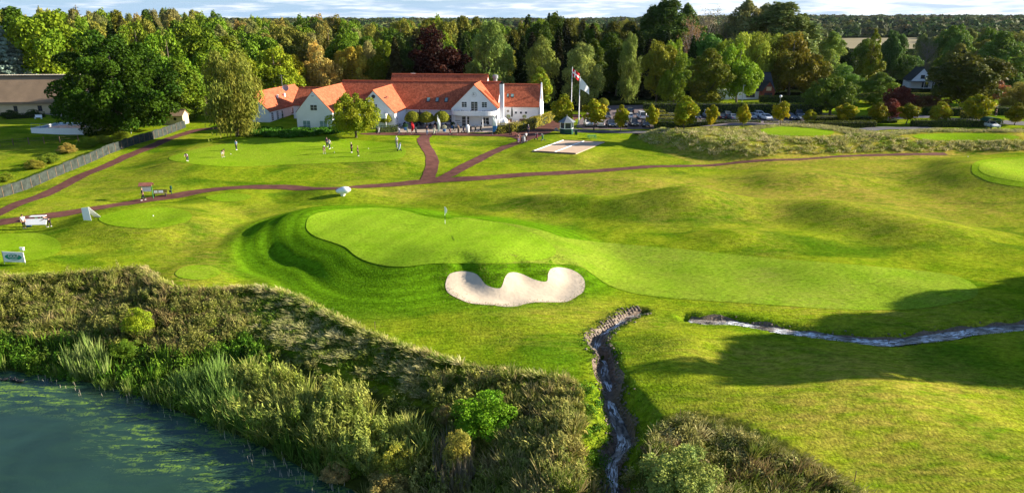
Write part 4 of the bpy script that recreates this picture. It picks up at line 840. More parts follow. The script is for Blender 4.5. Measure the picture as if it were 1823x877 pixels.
# spreading juniper in front of the left gable
rng = np.random.RandomState(77); bl = []
for k in range(150):
    u = rng.rand(); px = 447 + u * 175; py = np.interp(u, [0, .35, .7, 1], [243, 247, 243, 236]) - rng.rand() * 12; x, y = G([px], [py]); bl.append((x[0], y[0], H(x[0], y[0]) + .25 + .55 * rng.rand(), 1.0, .34))
bl = np.array(bl); c0 = bl[:, :3].mean(0); c0[2] = float(H(c0[0], c0[1])); bl[:, :3] -= c0; V, F, c = leafy(bl, 26000, .26, rng, 0, .35, .2, .45)
ju = thing('juniper_shrub', 'wide dark green spreading juniper in front of the left white gable', 'shrub', tuple(c0)); npmesh('foliage', V, F, 'blade', c * np.array((.055, .15, .012)), parent=ju)

# ------------------------------------------------------------------ wild growth (nobody could count it)
def tufts(name, px_poly, density, nbl, hgt, spread, wid, cols, seed, lean=(0, 0), kind='stuff', P=None, clump=None, keep=None, dens_noise=None, top=None, hn=.6):
    rng = np.random.RandomState(seed); P = GG(catmull(px_poly, 3)) if P is None else P; x0, y0 = P.min(0); x1, y1 = P.max(0); n = int((x1 - x0) * (y1 - y0) * density)
    x = rng.uniform(x0, x1, n); y = rng.uniform(y0, y1, n); k = inside(P, x, y)
    if dens_noise: k &= vnoise(x, y, dens_noise[0], seed + 3) > dens_noise[1]
    x, y = x[k], y[k]
    if keep is not None: kk = keep(x, y); x, y = x[kk], y[kk]
    n = len(x); z = H(x, y); k = (z > -4.15); x, y, z = x[k], y[k], z[k]; n = len(x)
    if clump: hs = 1 + hn * vnoise(x, y, clump, seed + 5) * 2
    else: hs = np.ones(n)
    hs = np.clip(hs, .35, 1.8) * rng.uniform(.7, 1.3, n) * hgt; a = rng.uniform(0, 6.28, (n, nbl)); r = rng.uniform(0, 1, (n, nbl)) ** .6 * spread
    bx = x[:, None] + np.cos(a) * r * .35; by = y[:, None] + np.sin(a) * r * .35; L_ = hs[:, None] * rng.uniform(.6, 1.1, (n, nbl)); tx = bx + np.cos(a) * r * 1.2 + lean[0] * L_; ty = by + np.sin(a) * r * 1.2 + lean[1] * L_; tz = z[:, None] + L_
    wv = wid * rng.uniform(.6, 1.4, (n, nbl)); b = rng.uniform(0, 6.28, (n, nbl)); ox, oy = np.cos(b) * wv / 2, np.sin(b) * wv / 2; zb = z[:, None] - .03 + 0 * L_
    mx_, my_, mz_ = (bx * .45 + tx * .55), (by * .45 + ty * .55), zb * .32 + tz * .68
    V = np.stack([np.stack([bx - ox * .6, by - oy * .6, zb], -1), np.stack([bx + ox * .6, by + oy * .6, zb], -1), np.stack([mx_ + ox, my_ + oy, mz_], -1), np.stack([tx + ox * .15, ty + oy * .15, tz], -1), np.stack([tx - ox * .15, ty - oy * .15, tz], -1), np.stack([mx_ - ox, my_ - oy, mz_], -1)], 2).reshape(-1, 3)
    q = n * nbl; I = np.arange(q)[:, None] * 6; F = np.concatenate([I + np.array([0, 1, 2, 5]), I + np.array([5, 2, 3, 4])]); cols = np.array(cols); g = np.clip(((vnoise(x, y, 3.0, seed + 9) + .5) * len(cols) + rng.normal(0, .7, n)).astype(int), 0, len(cols) - 1)
    c = np.repeat(cols[g] * rng.uniform(.75, 1.25, (n, 1)), nbl, 0) * rng.uniform(.8, 1.2, (q, 1)); c2 = c if top is None else c * .5 + np.array(top) * .5
    return V, F, np.concatenate([c, c2])
def lay(name, *parts, m='blade'):
    VV = []; FF = []; CC = []; n = 0
    for V, F, c in parts: VV.append(V); FF.append(F + n); CC.append(c); n += len(V)
    o = npmesh(name, np.concatenate(VV), np.concatenate(FF), m, np.concatenate(CC)); o['kind'] = 'stuff'; return o
def leafpatch(px_poly, density, s, hgt, cols, seed, clump=1.2, P=None, dens_noise=None, rad=(.3, .8), per=150, plume=0.0, tip=None):
    """bushy growth: uneven clumps of small leaves, each clump its own tint, with gaps between"""
    rng = np.random.RandomState(seed); P = GG(catmull(px_poly, 3)) if P is None else P; x0, y0 = P.min(0); x1, y1 = P.max(0); n = int((x1 - x0) * (y1 - y0) * density / 60); x = rng.uniform(x0, x1, n); y = rng.uniform(y0, y1, n); k = inside(P, x, y) & (H(x, y) > -4.1)
    if dens_noise: k &= vnoise(x, y, dens_noise[0], seed + 3) > dens_noise[1]
    x, y = x[k], y[k]; n = len(x); r = rng.uniform(rad[0], rad[1], n); hm = hgt * np.clip(.65 + 1.0 * vnoise(x, y, clump * 2, seed + 1) + rng.uniform(-.3, .4, n), .25, 1.5); cols = np.array(cols); g = np.clip(((vnoise(x, y, 4.5, seed + 9) + .5) * len(cols) + rng.normal(0, .9, n)).astype(int), 0, len(cols) - 1)
    d = unit(rng.normal(size=(n * per, 3))).reshape(n, per, 3); d[..., 2] = np.abs(d[..., 2]); q = rng.uniform(.6, 1.1, (n, per, 1)) * (1 + .25 * np.sin(5 * d[..., :1] + 3 * d[..., 1:2] + np.arange(n)[:, None, None]))
    p = np.stack([x, y, H(x, y)], 1)[:, None, :] + d * np.stack([r, r, hm], 1)[:, None, :] * q; nn = unit((d * .5 + rng.normal(0, .5, d.shape) + [0, 0, .15]).reshape(-1, 3)); m_ = n * per
    V = cards(p.reshape(-1, 3), nn, s * rng.uniform(.6, 1.3, m_), s * rng.uniform(.8, 1.9, m_) * (1 + plume), rng, None if not plume else np.array([0, 0, 1.0])); c = np.repeat(cols[g] * rng.uniform(.7, 1.3, (n, 1)), per, 0) * rng.uniform(.75, 1.25, (m_, 1))
    if tip is not None: f = np.clip((d[..., 2:3].reshape(-1, 1) - .55) * 2.2, 0, 1) * .8; c = c * (1 - f) + np.array(tip) * f * rng.uniform(.7, 1.2, (m_, 1))
    return V, np.arange(m_ * 4).reshape(-1, 4), c
TOPB = [(0,500),(60,493),(130,490),(200,485),(256,481),(274,488),(284,501),(320,515),(380,517),(430,513),(500,519),(548,538),(598,563),(658,593),(718,615),(778,635),(848,653),(918,663),(978,671),(1018,681),(1038,700)]
brown = [(.30,.22,.09), (.24,.22,.05), (.17,.22,.03), (.36,.28,.12), (.14,.20,.02)]
straw = [(.52,.46,.20), (.42,.40,.12), (.24,.30,.04), (.56,.50,.24), (.18,.26,.03)]
fresh = [(.08,.19,.014), (.13,.25,.02), (.06,.14,.01), (.18,.30,.025)]
oliv = [(.20,.27,.03), (.29,.32,.04), (.15,.23,.02), (.33,.33,.07)]
E0 = [(-60,502)] + TOPB[:5]
Pb = [(-60,502),(60,493),(130,490),(200,485),(256,481),(280,500),(320,515),(420,515),(470,522),(430,600),(330,640),(230,625),(120,612),(0,600),(-60,600)]
tall_brown = [tufts('', Pb, 2.6, 26, .62, .62, .045, brown, 1, clump=1.6, top=(.34,.31,.10)), leafpatch(Pb, 85, .095, .9, [(.12,.16,.02), (.20,.21,.03), (.18,.20,.03), (.10,.17,.015), (.20,.22,.03)], 2, 1.7, per=220, tip=(.33,.31,.09))]
Pg = [(-60,590),(0,592),(130,605),(240,620),(330,635),(430,600),(480,640),(430,690),(400,760),(330,730),(210,692),(120,676),(0,660),(-60,655)]
green_low = [leafpatch(Pg, 110, .11, 1.0, fresh + [(.10,.16,.02)], 12, 1.9), tufts('', Pg, 3, 6, .8, .35, .05, fresh, 13, clump=2)]
Ps = [(430,514),(500,519),(548,538),(598,563),(658,593),(718,615),(778,635),(848,653),(918,663),(978,671),(1018,681),(1030,715),(930,720),(830,715),(770,712),(700,690),(600,655),(520,620),(450,590),(400,560)]
strawp = [tufts('', Ps, 2.6, 46, .40, .55, .05, straw, 21, clump=1.1, lean=(-.5, -.3), dens_noise=(1.3, -.26), top=(.62,.58,.24)), tufts('', Ps, 22, 9, .32, .25, .045, [(.14,.24,.02), (.10,.19,.015), (.22,.27,.04)], 22, clump=1.0, lean=(-.3, -.2))]
Pe = [(-60,497),(60,489),(130,486),(200,481),(258,477),(277,484),(287,497),(320,510),(380,513),(430,509),(500,515),(550,534),(600,559),(660,589),(720,611),(780,631),(850,649),(920,659),(980,667),(1022,676),(1022,688),(920,671),(850,661),(780,643),(720,624),(660,603),(600,572),(550,546),(500,526),(430,521),(320,522),(280,508),(262,490),(130,498),(-60,510)]
edgep = [tufts('', Pe, 14, 14, .34, .32, .035, [(.55,.46,.20), (.42,.42,.10), (.30,.36,.05)], 31, lean=(-.5, -.3), clump=.9)]
Pt = [(415,670),(450,664),(520,684),(600,712),(690,745),(760,785),(775,815),(730,850),(640,850),(540,800),(450,780),(400,740)]
thick = [tufts('', Pt, 3, 26, 1.35, .85, .06, oliv, 41, clump=2.0, hn=.35, top=(.42,.42,.12)), leafpatch(Pt, 95, .095, 2.1, oliv + [(.13,.18,.025)], 42, 1.5, plume=1.0, per=330, tip=(.42,.47,.10))]
Pr = [(760,680),(850,672),(950,680),(1030,690),(1036,740),(1034,790),(1046,840),(1060,900),(700,920),(650,880),(760,820),(790,770)]
right_b = [tufts('', Pr, 2.6, 26, .8, .65, .05, brown + [(.27,.22,.09)], 51, clump=1.7, top=(.42,.38,.13)), leafpatch(Pr, 110, .09, 1.15, [(.16,.21,.02), (.25,.26,.035), (.12,.18,.015), (.30,.26,.06)], 52, 1.6, plume=.6, per=260, tip=(.42,.40,.11))]
Pq = [(1128,900),(1135,820),(1152,780),(1192,756),(1240,754),(1300,772),(1370,800),(1440,832),(1500,866),(1560,910),(1400,960)]
corner = [tufts('', Pq, 3, 26, .6, .55, .045, brown[:3] + straw[:2], 61, clump=1.5, lean=(.3, 0)), leafpatch(Pq, 85, .09, .8, [(.16,.20,.03), (.24,.22,.05), (.15,.09,.05), (.14,.19,.02)], 62, 1.5, per=230, tip=(.44,.41,.14))]
Pq2 = [(1180,760),(1192,750),(1240,746),(1302,762),(1372,790),(1442,822),(1502,856),(1560,896),(1580,930),(1540,930),(1490,876),(1430,844),(1360,812),(1300,786),(1240,766)]
corner.append(tufts('', Pq2, 10, 16, .42, .36, .04, [(.40,.36,.14), (.26,.28,.05), (.34,.30,.12)], 64, lean=(.4, -.3), clump=.9))
sw = GG([(470,790)])  # reeds standing in the shallows
Pw = [(-60,648),(0,650),(60,658),(120,666),(215,683),(300,708),(350,720),(420,745),(500,790),(560,820),(620,850),(640,868),(560,848),(470,806),(400,775),(300,735),(210,702),(120,684),(0,664),(-60,662)]
reedp = [tufts('', [(395,745),(470,792),(560,835),(560,815),(470,765),(400,725)], 7, 14, 1.1, .4, .035, [(.12,.22,.03), (.08,.16,.02)], 75, clump=1.2), tufts('', Pw, 5, 10, 1.0, .35, .04, [(.12,.20,.03), (.22,.27,.06), (.09,.16,.02)], 71, clump=1.3, hn=.9, dens_noise=(1.6, -.05)), tufts('', [(300,690),(350,672),(400,665),(420,700),(440,775),(400,765),(340,738)], 6, 18, 1.3, .55, .04, [(.12,.24,.03), (.19,.30,.06), (.09,.18,.02)], 72, clump=1.4, top=(.26,.38,.09)),
         tufts('', [(120,640),(180,635),(190,675),(125,676)], 8, 10, 1.5, .35, .045, [(.26,.32,.09), (.18,.26,.06)], 73, clump=.9)]
Psg = [(1034,700),(1050,692),(1066,705),(1072,740),(1090,780),(1082,820),(1068,870),(1064,900),(1050,840),(1040,790)]
slope = [leafpatch(Psg, 70, .10, .4, fresh, 81, 1.0), tufts('', Psg, 12, 9, .35, .25, .03, fresh, 82, clump=1)]
strawp.append(leafpatch([(440,560),(520,600),(600,635),(700,680),(770,705),(840,720),(800,745),(740,735),(690,735),(600,700),(520,670),(440,640),(420,600)], 70, .09, .6, [(.20,.24,.03), (.15,.22,.02), (.28,.27,.06)], 23, 1.4, per=200, tip=(.38,.36,.12)))
lay('brown_undergrowth', *tall_brown); lay('green_undergrowth', *green_low, *slope); lay('straw_tussocks', *strawp); lay('rough_grass_edge', *edgep); lay('willow_thicket', *thick); lay('bank_undergrowth', *right_b); lay('corner_undergrowth', *corner); lay('reeds', *reedp)
stems = tufts('', [(775,800),(835,800),(840,877),(780,880)], 14, 6, 1.6, .12, .03, [(.42,.36,.26), (.35,.30,.2)], 91); lay('dry_reed_stems', stems, tufts('', [(440,790),(520,835),(580,862),(560,877),(470,845),(425,800)], .0, 3, .5, .1, .025, [(.5,.45,.36)], 92) if False else stems)
# long grass on the mounds beside the car park
Pm = [(1138,247),(1165,234),(1250,230),(1320,228),(1350,233),(1375,243),(1440,245),(1500,243),(1540,238),(1590,243),(1640,251),(1720,252),(1850,252),(1850,267),(1700,269),(1560,271),(1440,274),(1340,279.5),(1260,276),(1190,263),(1145,253)]
mg = [tufts('', Pm, 4.2, 9, .50, .55, .09, [(.50,.46,.19), (.40,.42,.11), (.58,.50,.26), (.25,.32,.05)], 101, lean=(-.2, -.3), dens_noise=(1.1, -.2))]
Pm2 = [(1330,229),(1400,222),(1480,226),(1560,236),(1640,232),(1760,232),(1850,235),(1850,238),(1760,236),(1640,237),(1580,245),(1520,241),(1480,233),(1400,226),(1345,232)]
mg.append(tufts('', Pm2, 4, 9, .45, .5, .09, [(.36,.36,.12), (.40,.36,.16)], 102)); lay('long_mound_grass', *mg)
# ragged grass along the stream lips and the fence foot
def fringe(W, off, density, hgt, cols, seed, wid=.03):
    rng = np.random.RandomState(seed); L_ = len(W); n = int(L_ * density); i = rng.randint(0, L_, n); dd = np.gradient(W, axis=0); dd /= np.linalg.norm(dd, axis=1)[:, None]; sg = rng.choice([-1, 1], n) * (off + rng.exponential(.22, n)); x = W[i, 0] - dd[i, 1] * sg + rng.normal(0, .12, n); y = W[i, 1] + dd[i, 0] * sg + rng.normal(0, .12, n)
    tri = []; z = H(x, y); a = rng.uniform(0, 6.28, n); l = hgt * rng.uniform(.5, 1.5, n); tx = x + rng.normal(0, .12, n); ty = y + rng.normal(0, .12, n)
    V = np.stack([np.stack([x - np.cos(a) * wid, y - np.sin(a) * wid, z - .03], -1), np.stack([x + np.cos(a) * wid, y + np.sin(a) * wid, z - .03], -1), np.stack([tx + np.cos(a) * wid * .5, ty + np.sin(a) * wid * .5, z + l], -1), np.stack([tx - np.cos(a) * wid * .5, ty - np.sin(a) * wid * .5, z + l * .9], -1)], 1).reshape(-1, 3)
    return V, np.arange(n * 4).reshape(-1, 4), np.array(cols)[rng.randint(0, len(cols), n)] * rng.uniform(.7, 1.2, (n, 1))
lay('stream_lip_grass', fringe(Ad, .85, 30, .12, [(.08,.15,.012), (.10,.18,.014), (.07,.13,.01)], 5), fringe(Bd, .8, 24, .10, [(.09,.16,.015), (.11,.17,.02)], 6), fringe(dens(BU, .2), .03, 9, .07, [(.13,.20,.02), (.20,.19,.04)], 7))
# ------------------------------------------------------------------ buildings
def roof_slab(root, u0, u1, v0, v1, eave, ridge, axis, over=.35, th=.16, m='roof', name='roof'):
    """two tiled slopes with a ridge cap; axis 'u' = ridge runs along local x"""
    def q(a, c): return (a, c) if axis == 'u' else (c, a)
    a0, a1, c0, c1 = (u0, u1, v0, v1) if axis == 'u' else (v0, v1, u0, u1); cm = (c0 + c1) / 2; sl = (ridge - eave) / (cm - c0); V = []; F = []; UV = []
    for sg in (-1, 1):
        ce = cm + sg * ((c1 - c0) / 2 + over); ze = eave - sl * over; A0_, A1_ = a0 - over * .4, a1 + over * .4; n = len(V); Ls = math.hypot(ce - cm, ridge - ze)
        for a, c, z, uu, vv in ((A0_, cm, ridge, A0_, 0), (A1_, cm, ridge, A1_, 0), (A1_, ce, ze, A1_, Ls), (A0_, ce, ze, A0_, Ls)):
            x, y = q(a, c); V.append((x, y, z + th)); UV.append((uu, vv))
        for a, c, z in ((A0_, cm, ridge), (A1_, cm, ridge), (A1_, ce, ze), (A0_, ce, ze)):
            x, y = q(a, c); V.append((x, y, z + .01)); UV.append((0, 0))
        F += [(n, n + 1, n + 2, n + 3), (n + 4, n + 7, n + 6, n + 5), (n + 3, n + 2, n + 6, n + 7), (n + 1, n + 5, n + 6, n + 2), (n, n + 3, n + 7, n + 4)]
    n = len(V); 
    me = bpy.data.meshes.new(name); me.from_pydata(V, [], F); uvl = me.uv_layers.new(name='tiles')
    for p in me.polygons:
        for li, vi in zip(p.loop_indices, p.vertices): uvl.data[li].uv = UV[vi]
    bm = bmesh.new(); bm.from_mesh(me); bmesh.ops.recalc_face_normals(bm, faces=bm.faces[:]); bm.to_mesh(me); bm.free()
    me.materials.append(M[m]); o = bpy.data.objects.new(name, me); C.objects.link(o); o.parent = root
    p0, p1 = q(a0 - over * .4, cm), q(a1 + over * .4, cm); MB().tube([(*p0, ridge + th), (*p1, ridge + th)], .15, 8).build('ridge_cap', m, o)
    return o
def block(root, u0, u1, v0, v1, eave, ridge, axis, m='white', roof='roof', over=.35):
    c0, c1 = (v0, v1) if axis == 'u' else (u0, u1); cm = (c0 + c1) / 2; poly = [(c0, -.6), (c1, -.6), (c1, eave), (cm, ridge), (c0, eave)]
    if axis == 'u': MB().prism(poly, 'x', u0, u1).build('wall', m, root)
    else: MB().prism(poly, 'y', v0, v1).build('wall', m, root)
    return roof_slab(root, u0, u1, v0, v1, eave, ridge, axis, over, m=roof)
def window(root, x, y, z, w, h, nx_=2, nz_=2, face='f', glass='glass', name='window', frame='whitep', parent=None, fw=.07):
    """face 'f' looks to local -y, 'r' to local +x, 'l' to -x"""
    fr = MB(); gl = MB()
    def bx(b, a0, a1, z0, z1, d0, d1):
        if face == 'f': b.b0(x + a0, x + a1, y - d1, y - d0, z + z0, z + z1)
        elif face == 'r': b.b0(x + d0, x + d1, y + a0, y + a1, z + z0, z + z1)
        else: b.b0(x - d1, x - d0, y + a0, y + a1, z + z0, z + z1)
    bx(gl, -w / 2, w / 2, 0, h, .0, .012)
    for a0, a1 in ((-w / 2 - fw, -w / 2), (w / 2, w / 2 + fw)): bx(fr, a0, a1, -fw, h + fw, -.01, .06)
    bx(fr, -w / 2, w / 2, -fw, 0, -.01, .08); bx(fr, -w / 2, w / 2, h, h + fw, -.01, .06)
    for i in range(1, nx_): a = -w / 2 + w * i / nx_; bx(fr, a - fw * .4, a + fw * .4, 0, h, .012, .045)
    for i in range(1, nz_): a = h * i / nz_; bx(fr, -w / 2, w / 2, a - fw * .28, a + fw * .28, .012, .04)
    f = fr.build(name, frame, root); gl.build('pane', glass, f); return f
TH = R(6); OX, OY = -21.0, 165.0; ZG = float(H(-21, 158))
club = thing('clubhouse', 'long white clubhouse with red tiled roofs, clock gable and terrace', 'clubhouse', (OX, OY, ZG), -TH)
def W2L(x, y): dx, dy = x - OX, y - OY; return dx * math.cos(TH) - dy * math.sin(TH), dx * math.sin(TH) + dy * math.cos(TH)
# main range, right wing, rear range
block(club, -21.8, 17.6, 0, 13, 3.6, 9.35, 'u')
block(club, 17.6, 27.0, 6.0, 16.6, 3.9, 8.45, 'u')
block(club, -14.5, 11.8, 20, 32, 3.6, 9.7, 'u')
MB().b0(27.16, 27.5, 5.8, 16.8, -.5, 3.9).build('wall', 'white', club)
MB().prism([(5.7, 3.3), (11.3, 8.75), (16.9, 3.3), (16.9, 3.7), (11.3, 9.1), (5.7, 3.7)], 'x', 27.16, 27.42).build('gable_coping', 'whitep', club)
# three gables to the front
uA, vA = W2L(-44.1, 154.0); uB, vB = W2L(-31.1, 156.0); uC, vC = W2L(-8.7, 160.0)
block(club, uA - 4.15, uA + 4.15, vA, 6.4, 4.1, 8.7, 'v', over=.12)
block(club, uB - 4.7, uB + 4.7, vB, 6.2, 3.7, 8.55, 'v', over=.12)
block(club, uC - 5.4, uC + 5.4, vC, 6.4, 4.2, 9.45, 'v', over=.12)
# low link with a front slope between the left gable and the left wing
block(club, -33.5, uA - 4.3, 2.5, 12.5, 3.9, 7.5, 'u')
# windows of the left gable
window(club, uA, vA, 4.55, 1.5, 1.15, 2, 2); window(club, uA - 1.95, vA, .35, 1.65, 1.85, 2, 2, glass='glasslt'); window(club, uA + 1.95, vA, .35, 1.65, 1.85, 2, 2, glass='glasslt')
MB().b0(uA - .25, uA + .25, vA - .25, vA, 7.6, 7.75).build('gable_lamp', 'grey', club)
# second gable: round sign, balcony door, balcony
MB().tube([(uB, vB - .1, 7.35), (uB, vB + .02, 7.35)], .42, 16).build('round_vent', 'slate', club)
window(club, uB - .55, vB, 3.75, .55, 1.7, 1, 3); window(club, uB + .35, vB, 3.75, .75, 1.9, 2, 4, name='balcony_door')
bal = MB(); bal.b0(uB - 2.2, uB + 3.1, vB - 1.5, vB - 1.38, 2.7, 3.75); bal.b0(uB + 2.98, uB + 3.1, vB - 1.38, vB, 2.7, 3.75); bal.b0(uB - 2.2, uB - 2.08, vB - 1.38, vB, 2.7, 3.75); bal.b0(uB - 2.08, uB + 2.98, vB - 1.38, vB, 2.7, 2.85)
b_ = bal.build('balcony', 'whitep', club); MB().b0(uB + 2.85, uB + 3.0, vB - 1.34, vB - 1.2, -.3, 2.69).build('post', 'whitep', b_)
window(club, uB + 4.7, vB + 2.0, .4, .5, 2.0, 1, 4, 'r'); window(club, uB - .6, vB, .3, 1.3, 1.5, 2, 2)
for k in range(3): MB().b0(uB + 1.2 + .0 * k, uB + 2.0, vB + 2.2 + k * .9, vB + 2.6 + k * .9, 6.75, 6.95).build('roof_light', 'slate', club)
# clock gable
window(club, uC - 2.35, vC, 4.55, 1.15, 1.15, 2, 3); window(club, uC + 2.35, vC, 4.55, 1.15, 1.15, 2, 3); window(club, uC, vC, 3.75, 1.5, 2.0, 2, 4, name='balcony_door')
ck = MB()
for k in range(12): a = k * math.pi / 6; ck.box(uC + .52 * math.cos(a), vC - .03, 7.35 + .52 * math.sin(a), .07 + .05 * abs(math.cos(a)), .04, .07 + .05 * abs(math.sin(a)))
ck_ = ck.build('clock', 'grey', club); MB().box(uC - .15, vC - .05, 7.33, .42, .03, .07).build('hour_hand', 'dark', ck_); hm = MB(); hm.add([(uC, vC - .05, 7.28), (uC - .06, vC - .05, 7.34), (uC - .24, vC - .05, 7.78), (uC - .16, vC - .05, 7.8), (uC, vC - .09, 7.28), (uC - .06, vC - .09, 7.34), (uC - .24, vC - .09, 7.78), (uC - .16, vC - .09, 7.8)], [(0, 1, 2, 3), (4, 5, 6, 7), (0, 3, 7, 4), (1, 2, 6, 5), (0, 1, 5, 4), (2, 3, 7, 6)]); hm.build('minute_hand', 'dark', ck_)
n = 22; pts = [(uC + 5.3 * math.cos(math.pi + math.pi * k / n), vC - 2.5 * math.sin(math.pi * k / n) ** .8) for k in range(n + 1)]
par = MB()
for (x0, y0), (x1, y1) in zip(pts[:-1], pts[1:]): par.add([(x0, y0, 2.85), (x1, y1, 2.85), (x1, y1, 3.85), (x0, y0, 3.85), (x0, y0 + .12, 2.85), (x1, y1 + .12, 2.85), (x1, y1 + .12, 3.85), (x0, y0 + .12, 3.85)], [(0, 1, 2, 3), (5, 4, 7, 6), (3, 2, 6, 7), (1, 0, 4, 5)])
bc = par.build('balcony', 'whitep', club); MB().prism([(p[0], p[1] + .02) for p in pts], 'z', 2.78, 3.0).build('balcony_floor', 'grey', bc)
for k in (4, 9, 14, 19): MB().tube([(pts[k][0], pts[k][1] + .25, -.3), (pts[k][0], pts[k][1] + .25, 2.77)], .1, 8).build('post', 'whitep', bc)
window(club, uC - 2.1, vC, .1, 1.7, 2.3, 2, 3, name='terrace_door'); window(club, uC + 2.6, vC, .8, 1.5, 1.4, 2, 2)
MB().b0(uC - 4.6, uC - 3.4, vC - .05, vC, 1.35, 1.45).b0(uC - 4.2, uC - 3.0, vC - .05, vC, .95, 1.02).build('lettering', 'dark', club)
window(club, uC + 5.4, vC + 2.6, .5, .8, 1.7, 1, 2, 'r')
ch = MB().b0(uC + 5.75, uC + 6.65, vC + 1.2, vC + 2.1, -.4, 9.7).build('chimney', 'white', club); MB().b0(uC + 5.7, uC + 6.7, vC + 1.15, vC + 2.15, 9.72, 9.85).b0(uC + 5.95, uC + 6.45, vC + 1.4, vC + 1.9, 9.85, 10.2).build('chimney_cap', 'dark', ch)
MB().lathe(uC + 2.9, 12.0, [(.5, 8.0), (.5, 9.9), (.72, 9.95), (.72, 10.6), (.4, 10.8)], 14).build('roof_vent', 'grey', club)
# long rooflight shade strips on the lit slope of the clock gable
sl = (9.45 - 4.2) / 5.4
def roofbox(uc, vc, half, apex, slope_, d, vv, wv, lu, h_, m, nm='roof_light'):
    z = apex - slope_ * d; an = math.atan(slope_); o = MB(); mt = Matrix.Translation((uc + d, vv, z + .22)) @ Matrix.Rotation(an, 4, 'Y'); vs = [mt @ Vector((a * lu / 2, b * wv / 2, c * h_ / 2)) for a in (-1, 1) for b in (-1, 1) for c in (-1, 1)]; o.add(vs, [(0, 1, 3, 2), (4, 6, 7, 5), (0, 4, 5, 1), (2, 3, 7, 6), (0, 2, 6, 4), (1, 5, 7, 3)]); return o.build(nm, m, club)
for k in range(3): roofbox(uC, 0, 5.4, 9.45, sl, 2.9 + .0 * k, vC + 3.4 + k * 1.1, .35, 3.0, .16, 'roof', 'roof_fin')
# main wall: terrace opening, doors, windows
window(club, -1.9, 0, .1, 3.6, 2.6, 4, 1, name='terrace_door', frame='grey')
for u in (3.2, 6.0): window(club, u, 0, .5, 1.5, 1.7, 2, 2)
for px in (763, 779, 795.5):
    u = W2L(xat(px, 181, 167), 167)[0]; z = 5.35; vv = (z - 3.6) / (5.75 / 6.5); an = math.atan(5.75 / 6.5)
    s_ = MB().box(u, vv - .05, z + .18, .8, 1.35, .14, 0, an).build('skylight', 'dark', club); MB().box(u, vv - .1, z + .255, .62, 1.15, .03, 0, an).build('pane', 'glasslt', s_)
MB().b0(-9.8, -8.6, 27.4, 28.2, 8.5, 9.9).build('chimney', 'white', club)
for px, w_ in ((881 + 4, .5), (915, .8)):
    u = W2L(xat(px + 22 if px < 890 else px, 170, 175), 175)[0]; z = 5.9; an = math.atan(4.55 / 5.3); vv = 6 + (z - 3.9) / (4.55 / 5.3)
    s_ = MB().box(u, vv - .05, z + .18, w_, 1.1, .14, 0, an).build('skylight', 'dark', club); MB().box(u, vv - .1, z + .255, w_ - .16, .9, .03, 0, an).build('pane', 'glasslt', s_)
for px in (920, 929, 938): window(club, W2L(xat(px, 193, 171), 171)[0], 6.0, 2.0, .5, .5, 1, 1, fw=.05)
MB().tube([(19.5, 5.9, 2.6), (19.5, 5.96, 2.6)], .3, 14).build('round_ornament', 'stone', club)
gut = MB(); gut.tube([(-21.8, -.42, 3.32), (17.6, -.42, 3.32)], .08, 6).build('gutter', 'white', club)
# low left wing, its own direction
LW = thing('west_wing', 'low white wing with orange tiled roof and satellite dish, far left of the clubhouse', 'building', (-58.2, 165.4, ZG), -R(7))
MB().prism([(-8.4, -.6), (0, -.6), (0, 3.05), (-4.2, 7.0), (-8.4, 3.05)], 'y', 0, 25).build('wall', 'white', LW)
roof_slab(LW, -8.4, 0, 0, 25, 3.05, 7.0, 'v', .3)
for y_ in (1.6, 4.4): window(LW, 0, y_, .55, 1.0, 1.9, 2, 4, 'r', fw=.1)
window(LW, 0, 7.0, .1, .9, 2.2, 1, 3, 'r', name='door', fw=.1); dr = MB().b0(0, .05, 13.0, 14.0, .05, 2.3).build('door', 'redwood', LW)
MB().b0(.01, 1.3, 12.4, 14.6, -.2, 1.0).build('porch_wall', 'white', LW); MB().b0(-.05, 1.4, 12.3, 14.7, 1.01, 1.12).build('porch_coping', 'redwood', LW)
for y_ in (9.5, 13.5): MB().b0(-2.3, -1.9, y_, y_ + .4, 4.6, 5.9).build('vent_pipe', 'whitep', LW)
di = MB(); di.lathe(0, 0, [(.05, .0), (.45, .05), (.8, .22), (.85, .26), (.8, .24), (.4, .1)], 18); d_ = di.build('satellite_dish', 'grey', LW, True); d_.location = (-3.1, 17.0, 6.9); d_.rotation_euler = (R(75), 0, R(15))
an_ = MB().tube([(-4.2, 17.5, 7.0), (-4.2, 17.5, 10.2)], .05, 6).tube([(-5.2, 17.5, 10.0), (-3.2, 17.5, 10.0)], .03, 5).tube([(-4.9, 17.5, 9.4), (-3.5, 17.5, 9.4)], .03, 5).build('aerial', 'grey', LW)
# thatched house
tx, ty = -125.0, 181.0; tz = float(H(-110, 178)); TS = thing('thatched_house', 'cream house under a long brown thatched roof at the left edge', 'house', (tx, ty, tz), -R(-6))
MB().prism([(0, -.6), (9, -.6), (9, 3.3), (4.5, 8.3), (0, 3.3)], 'x', -14, 19).build('wall', 'cream', TS)
th_ = MB(); th_.prism([(-.9, 2.75), (4.5, 9.1), (9.9, 2.75), (9.9, 3.3), (4.5, 9.75), (-.9, 3.3)], 'x', -14.4, 19.4).build('thatched_roof', 'thatch', TS)
rc = MB()
for k in range(84): rc.box(-14.2 + k * .4, 4.5, 9.72, .22, 1.5, .3, 0, 0)
rc.b0(-14.4, 19.4, 3.9, 5.1, 9.65, 9.8); rc.build('roof_ridge', 'ridgeb', TS)
for x_, w_ in ((-9, 1.0), (-4.5, .8), (1.5, .9), (5.5, 1.4), (10, .9), (14, 1.2)): window(TS, x_, 0, .9, w_, 1.3, 2, 2, frame='wood')
window(TS, 7.6, 0, .05, 1.6, 2.3, 2, 1, name='door', frame='wood')
